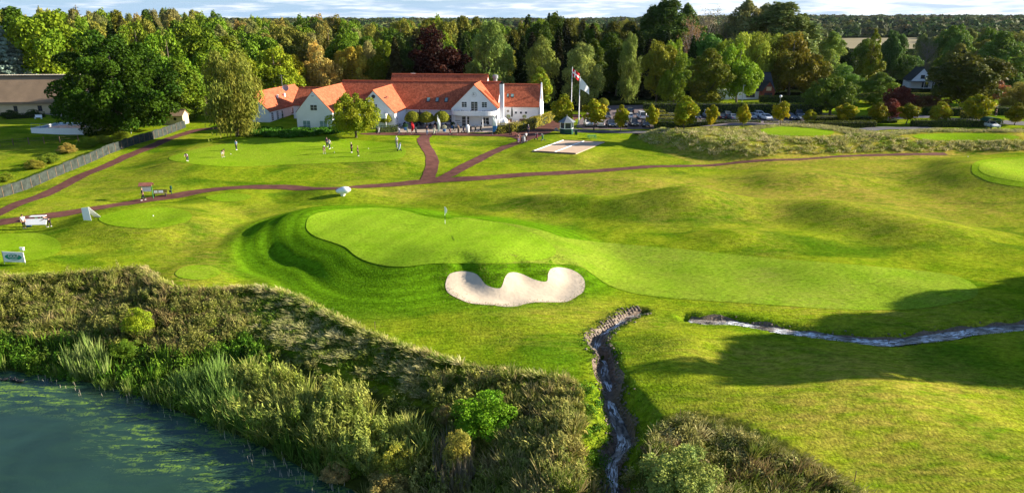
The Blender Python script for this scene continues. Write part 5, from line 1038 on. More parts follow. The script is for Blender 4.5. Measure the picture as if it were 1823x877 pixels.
# white cottage
hx, hy = 75.5, 222; hz_ = float(H(hx, hy)); CO = thing('white_cottage', 'white cottage with dark roof and red timber porch behind the car park', 'house', (hx, hy, hz_), R(4))
block(CO, -7.5, 8.2, 0, 9, 2.9, 7.9, 'u', roof='slate'); block(CO, 3.3, 7.2, -2.6, 3, 3.0, 5.6, 'v', m='redwood', roof='slate', over=.25)
MB().b0(-2.8, -1.4, 3.9, 5.2, 7.6, 10.4).build('chimney', 'white', CO); window(CO, 5.2, -2.6, .3, 2.6, 2.0, 5, 1, name='porch_window', frame='redwood', glass='glass'); window(CO, 5.2, -2.6, 2.9, 1.6, 1.2, 4, 1, name='porch_window', frame='redwood', glass='cream')
MB().box(1.3, .9, 4.1, .9, 1.1, .1, 0, math.atan(5.7 / 4.5)).build('skylight', 'lamp', CO); window(CO, -5, 0, .9, 1.0, 1.2, 2, 2); window(CO, .6, 0, .7, 2.6, 1.6, 4, 1, frame='redwood')
MB().b0(-11.5, -7.6, -3, 3.5, -.3, 3.4).build('side_wall', 'white', CO)
hx, hy = 151, 258; hz_ = float(H(hx, hy)); FH = thing('far_white_house', 'small white gabled house among the far trees on the right', 'house', (hx, hy, hz_), R(-12))
block(FH, -3.6, 3.6, 0, 9, 2.9, 7.1, 'v', roof='slate'); window(FH, 0, 0, 3.5, 1.2, 1.2, 1, 1, frame='dark'); MB().b0(-5.6, 3.4, -3, -.02, 2.5, 2.7).build('porch_roof', 'slatelt', FH); window(FH, 1.2, 0, .3, 2.2, 1.9, 3, 1)
for x_ in (-5.4, 0, 3.2): MB().b0(x_ - .06, x_ + .06, -2.9, -2.78, -.2, 2.5).build('post', 'whitep', FH)
MB().b0(2.0, 2.9, 3, 4, 5.0, 5.15).build('skylight', 'lamp', FH)
# outbuilding glimpsed at the foot of the huge oak
x, y, z = at(296, 226); OB = thing('garden_shed', 'small cream shed glimpsed right of the huge oak', 'shed', (x, y + 3, z), 0); block(OB, -2, 2.6, 0, 3, 2.2, 3.2, 'u', m='cream', roof='thatch'); MB().tube([(0.8, -.05, 1.4), (.8, .02, 1.4)], .35, 12).build('round_window', 'dark', OB)
# pool
px4 = [at(*p) for p in ((56, 237), (158, 237.5))]; pz = max(p[2] for p in px4); PL = thing('swimming_pool', 'raised white edged swimming pool with pale blue water beside the huge oak', 'pool', (px4[0][0], px4[0][1], pz), 0)
pw = px4[1][0] - px4[0][0]; MB().b0(0, pw, 0, .3, -.4, 1.05).b0(0, .3, .3, 9, -.4, 1.05).b0(pw - .3, pw, .3, 9, -.4, 1.05).b0(.3, pw - .3, 8.7, 9, -.4, 1.05).build('pool_wall', 'whitep', PL); MB().b0(.32, pw - .32, .32, 8.68, .1, .8).build('pool_water', 'poolw', PL)
for x_ in np.arange(.2, pw, 1.9): MB().tube([(x_, .15, 1.05), (x_, .15, 2.0)], .035, 6).build('post', 'grey', PL)
MB().tube([(.2, .15, 2.0), (pw - .2, .15, 2.0)], .03, 6).tube([(.2, .15, 1.5), (pw - .2, .15, 1.5)], .02, 6).build('rail', 'grey', PL)
# fence of dark weathered boards
FN = dens(GG([(-60, 383),(-20,362),(0,352.5),(58,333.5),(126,304.5),(192,275.5),(252,254.5),(303,237.5),(331,227)]), .25); s_ = np.concatenate([[0], np.cumsum(np.linalg.norm(np.diff(FN, axis=0), axis=1))]); tot = s_[-1]
M['fence'] = mat('weathered fence boards', (.05, .06, .052), .95, .35, 1.5, spec=.05); M['_f'] = mat('unused', (.05, .06, .052), .9, .35, 1.5)
c0 = FN[len(FN) // 2]; FE = thing('board_fence', 'long grey green board fence climbing from the left edge to the huge oak', 'fence', (c0[0], c0[1], float(H(*c0)))); zb = float(H(*c0)); rf = random.Random(8); npan = int(tot / 1.85)
for i in range(npan):
    b = MB(); a0 = i * tot / npan; a1 = (i + 1) * tot / npan - .03; k = 11; lift = rf.uniform(-.08, .08)
    for j in range(k):
        t = a0 + (a1 - a0) * (j + .5) / k; x = np.interp(t, s_, FN[:, 0]); y = np.interp(t, s_, FN[:, 1]); x2 = np.interp(t + .1, s_, FN[:, 0]); y2 = np.interp(t + .1, s_, FN[:, 1]); z = float(H(x, y)); b.box(x - c0[0], y - c0[1], z - zb + .85 + lift + rf.uniform(-.05, .05), .15, .03, 1.75, math.atan2(y2 - y, x2 - x))
    b.build('panel', 'fence', FE)
    x = np.interp(a0, s_, FN[:, 0]); y = np.interp(a0, s_, FN[:, 1]); z = float(H(x, y)); MB().b0(x - c0[0] - .05, x - c0[0] + .05, y - c0[1] - .12, y - c0[1] - .03, z - zb - .3, z - zb + 1.55).build('post', 'wood', FE)
# post and rail fence in the paddock
PR = GG([(-40,262),(0,260),(24,258.5),(52,257),(79,255.5),(107,254),(140,252)]); c0 = PR[2]; zb = float(H(*c0)); RF = thing('rail_fence', 'thin post and rail fence across the paddock on the left', 'fence', (c0[0], c0[1], zb))
for p in PR: z = float(H(*p)) - zb; MB().b0(p[0] - c0[0] - .07, p[0] - c0[0] + .07, p[1] - c0[1] - .07, p[1] - c0[1] + .07, z - .2, z + 1.35).build('post', 'wood', RF)
for hgt in (.7, 1.15): MB().tube([(p[0] - c0[0], p[1] - c0[1] + .1, float(H(*p)) - zb + hgt) for p in PR], .03, 5).build('rail', 'wood', RF)
# kiosk
x, y, z = at(1009.5, 239.5); K = thing('starter_kiosk', 'small hexagonal kiosk with green base, white windows and grey roof', 'kiosk', (x, y + 1.3, z), R(8))
def hexr(r, n=6, a0=0): return [(r * math.cos(a0 + 2 * math.pi * k / n), r * math.sin(a0 + 2 * math.pi * k / n)) for k in range(n)]
MB().prism(hexr(1.45), 'z', -.3, 1.1).build('base_wall', 'greenp', K); fr = MB()
for k in range(6):
    (x0, y0), (x1, y1) = hexr(1.42)[k], hexr(1.42)[(k + 1) % 6]; fr.box(x0, y0, 1.8, .16, .16, 1.4); cx, cy = (x0 + x1) / 2, (y0 + y1) / 2; a = math.atan2(y1 - y0, x1 - x0)
    for zz in (1.16, 2.42): fr.box(cx, cy, zz, 1.3, .1, .12, a)
fr.build('window_frame', 'whitep', K); MB().prism(hexr(1.3), 'z', 1.11, 2.4).build('window_glass', 'glass', K)
ro = MB(); h6 = hexr(1.95); ro.add([(*p, 2.48) for p in h6] + [(0, 0, 3.75)], [(k, (k + 1) % 6, 6) for k in range(6)] + [(5, 4, 3, 2, 1, 0)]); ro.build('roof', 'slatelt', K); MB().tube([(0, 0, 3.7), (0, 0, 4.0)], .06, 6).build('finial', 'grey', K)
MB().b0(1.5, 2.0, -1.5, -1.0, -.2, .95).build('bin', 'greenp', thing('litter_bin', 'green box bin standing against the kiosk', 'bin', (x, y + 1.3, z), R(8)))
# flagpoles
def pole(px, top, basepy, r, name, label, y=None):
    if y is None: x, y, z = at(px, basepy)
    else: x = xat(px, basepy, y); z = float(H(x, y))
    h = hz(top, y) - z; o = thing(name, label, 'flagpole', (x, y, z)); MB().lathe(0, 0, [(r * 1.3, -.3), (r * 1.3, .0), (r, .3), (r * .55, h - .1), (r * .2, h)], 10).build('pole', 'whitep', o, True); MB().lathe(0, 0, [(.01, h), (.1, h + .05), (.12, h + .12), (.01, h + .2)], 10).build('finial', 'whitep', o, True); return o, x, y, z, h
fp, fx, fy_, fz, fh = pole(1016.5, 121, 210, .10, 'flagpole', 'white flagpole flying the red and white cross flag', y=172)
def flag(name, label, x, y, z, pts, m, thick=.03):
    """hanging cloth from a grid of points (rows down, columns out)"""
    g = np.array(pts, float); r_, c_ = g.shape[:2]; V = np.concatenate([g.reshape(-1, 3), g.reshape(-1, 3) + [0, thick, 0]]); I = np.arange(r_ * c_).reshape(r_, c_); F = np.stack([I[:-1, :-1], I[:-1, 1:], I[1:, 1:], I[1:, :-1]], -1).reshape(-1, 4)
    o = npmesh(name, V, np.concatenate([F, F[:, ::-1] + r_ * c_]), m[0] if isinstance(m, list) else m, smooth=True); o.location = (x, y, z)
    if isinstance(m, list):
        for q in m[1:]: o.data.materials.append(M[q])
    return tag(o, label, 'flag')
r_, c_ = 19, 15; g = np.zeros((r_, c_, 3))
for i in range(r_):
    for j in range(c_):
        u = j / (c_ - 1); v = i / (r_ - 1); g[i, j] = (.1 + 1.75 * u * (1 - .12 * v), .35 * math.sin(u * 7 + v) * u, -v * 1.75 - 1.25 * u ** 1.1)
fl = flag('flag', 'red flag with a white cross drooping from the left flagpole', fx, fy_, fz + fh - .15, g, ['redcloth', 'whitep'])
mi = []
for rep in range(2):
    for i in range(r_ - 1):
        for j in range(c_ - 1): mi.append(1 if (7 <= i <= 10 or 4 <= j <= 5) else 0)
fl.data.polygons.foreach_set('material_index', mi)
fp2, fx, fy_, fz, fh = pole(1030, 138, 223, .13, 'flagpole', 'taller white flagpole with a plain white flag, nearest the kiosk')
for i in range(r_):
    for j in range(c_): u = j / (c_ - 1); v = i / (r_ - 1); g[i, j] = (.12 + 2.1 * u, .3 * math.sin(u * 8 + v * 2) * u, -v * (2.6 - 1.2 * u) - 2.4 * u ** 1.2)
flag('flag', 'white flag hanging limp from the taller flagpole', fx, fy_, fz + fh - .1, g, 'whitep')
# pin flag on the green
x, y, z = at(792.5, 399); PF = thing('golf_pin', 'striped flagstick in the hole of the main green', 'flagstick', (x, y, z)); MB().tube([(0, 0, -.1), (0, 0, .55)], .022, 8).tube([(0, 0, 1.1), (0, 0, 2.2)], .02, 8).build('stick', 'whitep', PF); MB().tube([(0, 0, .55), (0, 0, 1.1)], .021, 8).build('stick_band', 'dark', PF)
c5 = np.zeros((7, 6, 3))
for i in range(7):
    for j in range(6): u = j / 5; v = i / 6; c5[i, j] = (.02 + .26 * u * math.sin(math.pi * (.18 + v * .75)) ** .8, .03 * math.sin(u * 6), -v * .78 - .12 * u)
f_ = flag('flag', 'x', 0, 0, 2.2, c5, 'whitep', .01); f_.parent = PF; del f_['label']; del f_['category']
MB().lathe(0, 0, [(.054, .065), (.054, .07)], 16).build('hole', 'dark', PF)
# ------------------------------------------------------------------ cars
def make_car(kind='hatch'):
    Lh, Wd, Ht = {'hatch': (2.15, .90, 1.47), 'suv': (2.25, .94, 1.68), 'sedan': (2.35, .90, 1.42), 'van': (2.3, .93, 1.85)}[kind]
    root = thing('parked_car', 'x', 'car'); b = MB()
    # shell as rings of cross-sections from nose (-y) to tail
    st = [(-Lh, .42, .62, .80), (-Lh + .12, .36, .70, .93), (-Lh + .55, .33, .80, .98), (-Lh + 1.15, .33, .92, 1.0), (-.2, .33, .97, 1.0), (Lh - 1.2, .33, .98, 1.0), (Lh - .35, .34, 1.0 if kind != 'sedan' else .98, .98), (Lh - .08, .38, .92, .93), (Lh, .45, .78, .82)]
    vs = []; fs = []
    for y, zb, zt, wf in st:
        w_ = Wd * wf
        for x, z in ((-w_ * .86, zb - .08), (-w_, zb + .1), (-w_ * 1.0, (zb + zt) / 2 + .05), (-w_ * .93, zt), (w_ * .93, zt), (w_ * 1.0, (zb + zt) / 2 + .05), (w_, zb + .1), (w_ * .86, zb - .08)): vs.append((x, y, z))
    for i in range(len(st) - 1):
        for k in range(8): fs.append((i * 8 + k, i * 8 + (k + 1) % 8, (i + 1) * 8 + (k + 1) % 8, (i + 1) * 8 + k))
    fs += [tuple(range(8)), tuple((len(st) - 1) * 8 + k for k in range(8))[::-1]]; b.add(vs, fs)
    yf, yr, ya, yb = {'hatch': (-1.05, 1.95, -.35, 1.35), 'suv': (-1.05, 2.1, -.35, 1.6), 'sedan': (-1.0, 1.55, -.3, .85), 'van': (-1.45, 2.2, -.95, 2.05)}[kind]; zs = .93
    roof = [(-Wd * .70, ya, Ht - .03), (Wd * .70, ya, Ht - .03), (Wd * .70, yb, Ht - .02), (-Wd * .70, yb, Ht - .02), (-Wd * .66, ya + .1, Ht), (Wd * .66, ya + .1, Ht), (Wd * .66, yb - .1, Ht), (-Wd * .66, yb - .1, Ht)]
    b.add(roof, [(4, 5, 6, 7), (0, 1, 5, 4), (1, 2, 6, 5), (2, 3, 7, 6), (3, 0, 4, 7), (3, 2, 1, 0)])
    for s in (-1, 1):   # pillars
        for (p, q) in (((s * Wd * .88, yf, zs), (s * Wd * .69, ya, Ht - .05)), ((s * Wd * .90, .25, zs), (s * Wd * .70, .3, Ht - .05)), ((s * Wd * .88, yr, zs + .02), (s * Wd * .69, yb, Ht - .05))): b.tube([p, q], .05 if kind != 'van' else .08, 4)
        b.box(s * (Wd + .10), yf + .25, zs + .02, .18, .12, .12)
    b.build('body', 'paint', root, smooth=False)
    g = MB(); g.add([(-Wd * .87, yf, zs - .03), (Wd * .87, yf, zs - .03), (Wd * .87, yr, zs - .01), (-Wd * .87, yr, zs - .01), (-Wd * .685, ya, Ht - .04), (Wd * .685, ya, Ht - .04), (Wd * .685, yb, Ht - .04), (-Wd * .685, yb, Ht - .04)], [(0, 1, 5, 4), (1, 2, 6, 5), (2, 3, 7, 6), (3, 0, 4, 7), (4, 5, 6, 7), (3, 2, 1, 0)]); g.build('windows', 'glass', root)
    for s in (-1, 1):
        for y in (-Lh + .85, Lh - .85):
            t = MB().tube([(s * (Wd - .2), y, .33), (s * (Wd + .01), y, .33)], .33, 14).build('wheel', 'tyre', root); MB().tube([(s * (Wd + .005), y, .33), (s * (Wd + .025), y, .33)], .2, 10).build('rim', 'grey', t)
        MB().box(s * Wd * .68, -Lh + .03, .66, .36, .12, .15, s * -.25).build('headlight', 'lamp', root); MB().box(s * Wd * .74, Lh - .03, .80, .24, .12, .16, s * .2).build('tail_light', 'red', root)
    MB().box(0, -Lh - .0, .48, .5, .03, .11).box(0, Lh + .0, .62, .5, .03, .11).build('number_plate', 'plate', root); MB().box(0, -Lh + .02, .56, 1.0, .06, .14).build('grille', 'dark', root)
    return root
CARS = {k: make_car(k) for k in ('hatch', 'suv', 'sedan', 'van')}; cu = set()
WH, BK_, NV, GR, SV, LB = (.72,.72,.72), (.012,.013,.016), (.018,.028,.055), (.06,.065,.07), (.38,.40,.42), (.12,.17,.22)
def car(kind, px, py, col, label, rz=0.0, y=None):
    if y is None: x, y, z = at(px, py)
    else: x = xat(px, py, y); z = float(H(x, y))
    z += .07
    if kind in cu: o = copy_tree(CARS[kind], label, (x, y + 2.1, z), R(rz), None, col, ('body',), 'cars in the car park')
    else:
        o = CARS[kind]; cu.add(kind); o.location = (x, y + 2.1, z); o.rotation_euler.z = R(rz); o['label'] = label; o['group'] = 'cars in the car park'
        for c in o.children:
            if c.name.startswith('body'): c.color = (*col, 1)
    return o
for a in [('suv', 1049, 226.5, WH, 'white car facing out, leftmost of the front row', 3), ('hatch', 1070, 227.5, WH, 'white car parked nose in, second in the front row', 178), ('sedan', 1089.5, 228, NV, 'dark blue car facing out, third in the front row', 2), ('sedan', 1111, 228, BK_, 'black car facing out beside a maple, fourth in the front row', -4), ('suv', 1130.5, 226.5, (.02,.024,.03), 'black tall car, fifth in the front row', 0), ('hatch', 1152, 228, (.014,.012,.012), 'black car at the right end of the front row beside the hedge', -3),
          ('suv', 1081, 213, GR, 'dark grey tall car in the second row behind a maple', 2), ('hatch', 1122, 214, WH, 'white car with red tail lights in the second row', 180), ('van', 1144.5, 213.5, WH, 'white van seen from behind in the second row', 180), ('sedan', 1123, 203, GR, 'dark grey car behind the white car with red tail lights', 180), ('suv', 1081, 199, BK_, 'black car deep in the car park behind the dark grey one', 0), ('suv', 1161, 222, WH, 'white car half hidden behind the last black car', 0),
          ('hatch', 1190, 199, WH, 'white car beside the smallest hedge block', 90), ('sedan', 1198, 213.5, (.05,.06,.075), 'grey car behind the tallest maple', 0), ('suv', 1242, 213.5, NV, 'navy car facing out right of the tallest maple', 0), ('van', 1263, 211, (.42,.45,.44), 'pale car hidden by the slender maple', 0), ('hatch', 1283, 202, SV, 'silver car in the back row right of the slender maple', 0), ('hatch', 1277, 211.5, LB, 'light blue grey car before the silver one', 0), ('hatch', 1287, 214.5, BK_, 'black car with red tail lights behind the low hedge', 180), ('sedan', 1298, 210, (.10,.13,.14), 'grey green car right of the one with red lights', 180), ('suv', 1305, 203, BK_, 'black tall car in the back row before the dark hedge', 0), ('sedan', 1308, 215, (.14,.18,.22), 'blue grey car seen from behind at the low hedge', 180),
          ('hatch', 1342, 203, BK_, 'black car in the back row right of the narrow maple at the hedge gap', 0), ('sedan', 1341, 213.5, (.16,.20,.22), 'pale grey car with a dark bonnet left of the white ones', 0), ('hatch', 1356, 210, WH, 'white car angled in the right half of the car park', 8), ('sedan', 1369, 215.5, WH, 'low white car just left of a maple', 5), ('suv', 1364, 203, NV, 'dark blue car in the back row before the tall hedge', 0), ('hatch', 1405, 205, LB, 'blue grey car right of the wide maple in the back row', 0), ('sedan', 1412, 214.5, NV, 'navy car with bright headlight right of the wide maple', 4), ('suv', 1426, 208, GR, 'grey tall car left of the smallest maple', 0), ('sedan', 1429, 215.5, (.09,.11,.12), 'dark car partly hidden by the smallest maple', 0)]:
    car(a[0], a[1], a[2], a[3], a[4], a[5])
cc_ = car('sedan', 1773, 230, WH, 'white car standing under the dark green canopy', 0, y=156)
cl = cc_.location; CN = thing('canopy', 'dark green curved fabric canopy over the white car', 'canopy', (cl.x, cl.y, cl.z))
b = MB(); n = 12
arc = [(1.65 * math.cos(math.pi * k / n), 1.55 + .75 * math.sin(math.pi * k / n)) for k in range(n + 1)]
b.prism(arc + [(x * .95, z - .06) for x, z in arc[::-1]], 'y', -1.2, 1.6).build('canopy_cloth', 'greenp', CN)
for s in (-1, 1):
    for y in (-1.1, 1.5): MB().tube([(s * 1.6, y, -.1), (s * 1.6, y, 1.55)], .04, 6).build('post', 'grey', CN)

# ------------------------------------------------------------------ people
def skin_mesh(name, V, E, Rd, m, parent, sub=1):
    me = bpy.data.meshes.new(name); me.from_pydata([tuple(v) for v in V], E, []); o = bpy.data.objects.new(name, me); C.objects.link(o)
    md = o.modifiers.new('s', 'SKIN'); md.use_smooth_shade = True; md2 = o.modifiers.new('u', 'SUBSURF'); md2.levels = sub
    sk = me.skin_vertices[0].data if me.skin_vertices else None
    for i, r in enumerate(Rd): sk[i].radius = (r, r); sk[i].use_root = (i == 0)
    dg = bpy.context.evaluated_depsgraph_get(); dg.update(); nm = bpy.data.meshes.new_from_object(o.evaluated_get(dg)); nm.name = name; nm.materials.clear(); nm.materials.append(M[m]); bpy.data.objects.remove(o); bpy.data.meshes.remove(me)
    q = bpy.data.objects.new(name, nm); C.objects.link(q); q.parent = parent; nm.polygons.foreach_set('use_smooth', [True] * len(nm.polygons)); return q
POSE = {}
def pose_mesh(pose, short):
    root = thing('person', 'x', 'person'); v = Vector
    lean = {'stand': 0, 'putt': 52, 'walk': 4, 'bend': 60}[pose]; sp = {'stand': .09, 'putt': .16, 'walk': .10, 'bend': .12}[pose]; st = {'stand': .02, 'putt': .0, 'walk': .24, 'bend': .14}[pose]
    hip = v((0, .12 if lean > 20 else 0, .90)); a = R(lean); up = v((0, -math.sin(a), math.cos(a)))
    wst = hip + up * .14; ch = hip + up * .38; nk = hip + up * .58; hd = nk + (up * .8 + v((0, -.15, .25 if lean < 20 else 0))).normalized() * .17; ct = hd + (up + v((0, 0, .1))).normalized() * .05
    J = [hip, wst, ch, nk, hd, ct]; Rr = [.145, .125, .15, .055, .098, .075]; E_ = [(0, 1), (1, 2), (2, 3), (3, 4), (4, 5)]
    tops = ([hip + up * .05, wst, ch, nk - up * .05], [.16, .145, .17, .075], [(0, 1), (1, 2), (2, 3)]); trs = ([hip + up * .04], [.155], [])
    nose = hd + (v((0, -1, 0)) if lean < 20 else v((0, -.6, -.8))).normalized() * .115; J.append(nose); Rr.append(.016); E_.append((4, 6)); shoes = []
    for s in (-1, 1):
        h = hip + v((s * .09, 0, -.06)); k = v((s * sp, hip.y - .06 - st * s * .5, .49)); an = v((s * sp, -st * s + .02 + hip.y * .3, .09)); toe = an + v((s * .02, -.16, -.045)); n = len(J)
        J += [h, k, an, toe]; Rr += [.095, .062, .042, .035]; E_ += [(0, n), (n, n + 1), (n + 1, n + 2), (n + 2, n + 3)]
        m_ = len(trs[0]); k2 = (k * .25 + h * .75) if False else k
        trs[0].extend([h, k] + ([] if short else [an + v((0, 0, .03))])); trs[1].extend([.112, .078] + ([] if short else [.062])); trs[2].extend([(0, m_), (m_, m_ + 1)] + ([] if short else [(m_ + 1, m_ + 2)])); shoes.append((an, toe))
        sh = ch + up * .13 + v((s * .185, 0, 0))
        if pose == 'stand': el = sh + v((s * .06, .03, -.29)); wr = el + v((s * -.02, -.10, -.24))
        elif pose == 'walk': el = sh + v((s * .05, s * .10, -.28)); wr = el + v((0, s * .06 - .12, -.22))
        elif pose == 'putt': el = sh + v((s * -.02, .02, -.27)); wr = v((s * .035, sh.y - .10, sh.z - .50))
        else: el = sh + v((s * .03, -.18, -.20)); wr = el + v((-s * .02, -.24, -.08))
        n = len(J); J += [sh, el, wr]; Rr += [.062, .042, .028]; E_ += [(2, n), (n, n + 1), (n + 1, n + 2)]
        m_ = len(tops[0]); tops[0].extend([sh, el * .75 + sh * .25]); tops[1].extend([.08, .058]); tops[2].extend([(2, m_), (m_, m_ + 1)])
        d = (wr - el).normalized(); pal = wr + d * .07; n2 = len(J); J.append(pal); Rr.append(.030); E_.append((n + 2, n2))
        sidev = v((1, 0, 0)) if abs(d.x) < .8 else v((0, 1, 0))
        for q, (off, ln) in enumerate(((-.028, .065), (-.010, .078), (.010, .074), (.028, .058))): J.append(pal + sidev * 0 + v((0, off, 0)) + d * ln + v((-s * .012, 0, 0))); Rr.append(.0085); E_.append((n2, len(J) - 1))
        J.append(wr + d * .03 + v((-s * .01, -.05, 0)) + d * .02); Rr.append(.010); E_.append((n + 2, len(J) - 1))
    skin_mesh('body', J, E_, Rr, 'skin', root); t = skin_mesh('top', *[tops[0], tops[2], tops[1]], 'cloth', root); tr = skin_mesh('shorts' if short else 'trousers', trs[0], trs[2], trs[1], 'cloth', root)
    sm = MB()
    for an, toe in shoes: sm.tube([an + v((0, .05, -.05)), an + v((0, 0, -.045)), toe + v((0, 0, .0)), toe + v((0, -.05, -.012))], [.04, .05, .045, .025], 8)
    sm.build('shoes', 'whitep', root, True); hr = MB(); c_ = hd + up * .045; 
    pts = [(c_ + up * .085, .03), (c_ + up * .065, .085), (c_ + up * .02, .112), (c_ - up * .035, .108)]; hr.tube([p for p, r in pts], [r for p, r in pts], 10); hr.build('hair', 'cloth', root, True); return root
pu = {}
def person(px, py, rz, pose, top, legs, hair, label, short=False, cap=False, y=None):
    key = (pose, short)
    if y is None: x, y, z = at(px, py)
    else: x = xat(px, py, y); z = float(H(x, y))
    z += .06
    if key not in pu: pu[key] = pose_mesh(pose, short); o = pu[key]; o.location = (x, y, z); o.rotation_euler.z = R(rz); o['label'] = label; ks = o.children
    else: o = copy_tree(pu[key], label, (x, y, z), R(rz)); ks = o.children
    o.scale = (1.06, 1.06, 1.06)
    for c in ks:
        n = c.name.split('.')[0]
        if n == 'top': c.color = (*top, 1)
        elif n in ('trousers', 'shorts'): c.color = (*legs, 1)
        elif n == 'hair': c.color = (*hair, 1)
    if pose == 'putt':
        a = R(rz); hx_, hy_ = x - math.sin(-a) * -.40, y; d = Vector((math.sin(a), -math.cos(a), 0)); h0 = Vector((x, y, z)) + d * .38 + Vector((0, 0, .80)); h1 = Vector((x, y, z)) + d * .62 + Vector((.0, 0, .03))
        g = thing('golf_putter', 'putter held by the ' + label, 'golf club', tuple(h1)); MB().tube([(0, 0, 0), tuple(h0 - h1)], .012, 6).build('shaft', 'grey', g); MB().box(0, 0, -.01, .12, .04, .03, a).build('club_head', 'dark', g)
    return o
BKc, WHc, NVc, DGc = (.012,.012,.015), (.72,.72,.74), (.02,.03,.07), (.04,.04,.045); BH, BL, GH = (.03,.02,.012), (.45,.32,.14), (.5,.5,.5)
person(334, 287.5, 10, 'bend', (.45,.42,.62), (.03,.04,.08), BH, 'person in a lilac shirt bending at the left end of the practice green')
person(397, 280.5, 60, 'putt', BKc, (.62,.60,.58), BH, 'person in black top and white shorts putting on the practice green', True)
person(421.5, 267.5, -30, 'stand', (.35,.52,.78), NVc, BH, 'person in a light blue shirt on the lawn near the weeping tree')
person(577.5, 274, 20, 'putt', (.10,.10,.11), (.10,.10,.11), WHc, 'person in a white cap and dark shorts putting', True)
person(582.5, 262, 180, 'stand', (.09,.04,.12), NVc, BH, 'person in a dark purple top behind the white shirted player')
person(587, 265.5, 150, 'walk', WHc, (.02,.03,.05), BH, 'person in a white shirt and dark trousers walking on the practice green')
person(626.5, 272, -40, 'stand', BKc, BKc, (.5,.42,.3), 'slim person all in black with pale cap')
person(637.5, 278.5, 100, 'stand', (.03,.022,.02), BKc, BL, 'blonde person in a dark jacket on the practice green, nearest of the pair')
person(706.5, 260.5, 0, 'stand', (.60,.60,.64), GR, WHc, 'person in pale grey with white cap behind a golf trolley')
person(256, 357, -60, 'walk', (.012,.016,.03), BKc, (.35,.16,.10), 'person in dark navy walking past the roofed notice board')
person(44, 407, 50, 'stand', WHc, BKc, BH, 'person in a white shirt at the left end of the long white board')
person(88, 404.5, -80, 'bend', (.03,.045,.06), (.03,.02,.025), BH, 'person in dark clothes bending over the right end of the white board')
person(760.5, 240, 0, 'stand', NVc, (.35,.45,.65), BH, 'person in a navy top and pale blue trousers on the red path')
person(774, 237.5, 30, 'walk', DGc, DGc, BH, 'person in grey beside the bags on the terrace edge')
person(940.5, 238, 10, 'stand', (.02,.03,.08), (.02,.03,.06), (.65,.6,.5), 'person in a navy jacket standing on the wide red path')
person(923, 254, 30, 'stand', (.03,.02,.05), (.30,.22,.38), BH, 'person in dark top and lilac trousers beside the trolleys')
person(936.5, 251.5, -160, 'walk', (.75,.75,.76), DGc, BH, 'person in a white shirt pulling a trolley on the red path')
person(1775, 193, 20, 'stand', BKc, BKc, BH, 'person in black beside the far road on the right', y=176)
person(700, 236.5, 0, 'stand', DGc, WHc, BH, 'person in dark top by the left ball tree') if False else None

# ------------------------------------------------------------------ golf bags and trolleys
def make_bag():
    r = thing('golf_trolley', 'x', 'golf trolley', group='golf bags and trolleys'); MB().tube([(0, .05, .30), (0, -.18, 1.05)], [.14, .17], 10).build('bag', 'cloth', r)
    w_ = MB()
    for i in range(7): a = i * .9; w_.tube([(.09 * math.cos(a), -.18 + .07 * math.sin(a), .95), (.13 * math.cos(a), -.26 + .07 * math.sin(a), 1.24 + .05 * (i % 3))], [.012, .035], 5)
    w_.build('clubs', 'grey', r)
    for s in (-1, 1): t = MB().tube([(s * .30, .12, .16), (s * .34, .12, .16)], .16, 12).build('wheel', 'tyre', r)
    MB().tube([(-.30, .12, .16), (.30, .12, .16)], .02, 6).tube([(0, .1, .18), (0, -.4, .12)], .02, 6).tube([(0, .1, .2), (0, .35, 1.05)], .018, 6).tube([(-.12, .35, 1.05), (.12, .35, 1.05)], .02, 6).build('frame', 'grey', r); MB().tube([(-.02, -.4, .10), (.02, -.4, .10)], .1, 10).build('front_wheel', 'tyre', r); return r
BG0 = make_bag()
for i, (px, py, col, rz, lb) in enumerate([(674, 238.5, (.5,.5,.52), 40, 'leaning grey golf bag by the low dark hedge'), (711, 239, (.45,.5,.6), -30, 'pale golf trolley left of the red banner'), (725.5, 239, (.25,.28,.2), 10, 'green tinged golf trolley just left of the red banner'), (741, 240, (.03,.025,.05), 0, 'small dark golf bag right of the red banner'), (773, 240, (.62,.66,.5), 40, 'white and black golf trolley beside the white banner'), (802, 240, (.16,.05,.05), -60, 'dark red golf trolley on the terrace edge'), (808, 234, (.02,.03,.03), 20, 'black golf trolley behind the dark red one'),
        (825, 236.5, (.06,.05,.14), 30, 'dark violet golf trolley before the balcony posts'), (838.5, 236, (.03,.03,.04), 0, 'dark golf bag beside the white hooded shape'), (847, 236, BKc, -20, 'black golf trolley, middle of the clock gable terrace'), (855.5, 235, BKc, 50, 'leaning black golf trolley right of the white hooded shape'), (929, 256, (.05,.05,.08), 20, 'dark golf trolley between the two people on the red path'), (933.5, 254.5, (.60,.60,.66), -20, 'pale golf trolley nearest the camera on the red path'),
        (955, 249.5, (.20,.03,.08), 30, 'crimson golf trolley on the grass by the wide path'), (966, 251, (.04,.12,.06), -30, 'green and black golf trolley on the grass by the wide path'), (707, 266.5, (.25,.26,.28), 10, 'grey golf trolley before the person in pale grey'), (711, 269, (.35,.42,.55), 60, 'blue grey golf trolley, nearest on the practice lawn'), (634.5, 238, (.5,.5,.5), 0, 'grey golf trolley under the lone lawn tree')]):
    x, y, z = at(px, py); z += .06; o = BG0 if i == 0 else copy_tree(BG0, lb, (x, y, z), R(rz)); o.location = (x, y, z); o.rotation_euler.z = R(rz); o['label'] = lb; o.scale = (1.15,) * 3
    for c in o.children:
        if c.name.split('.')[0] == 'bag': c.color = (*col, 1)

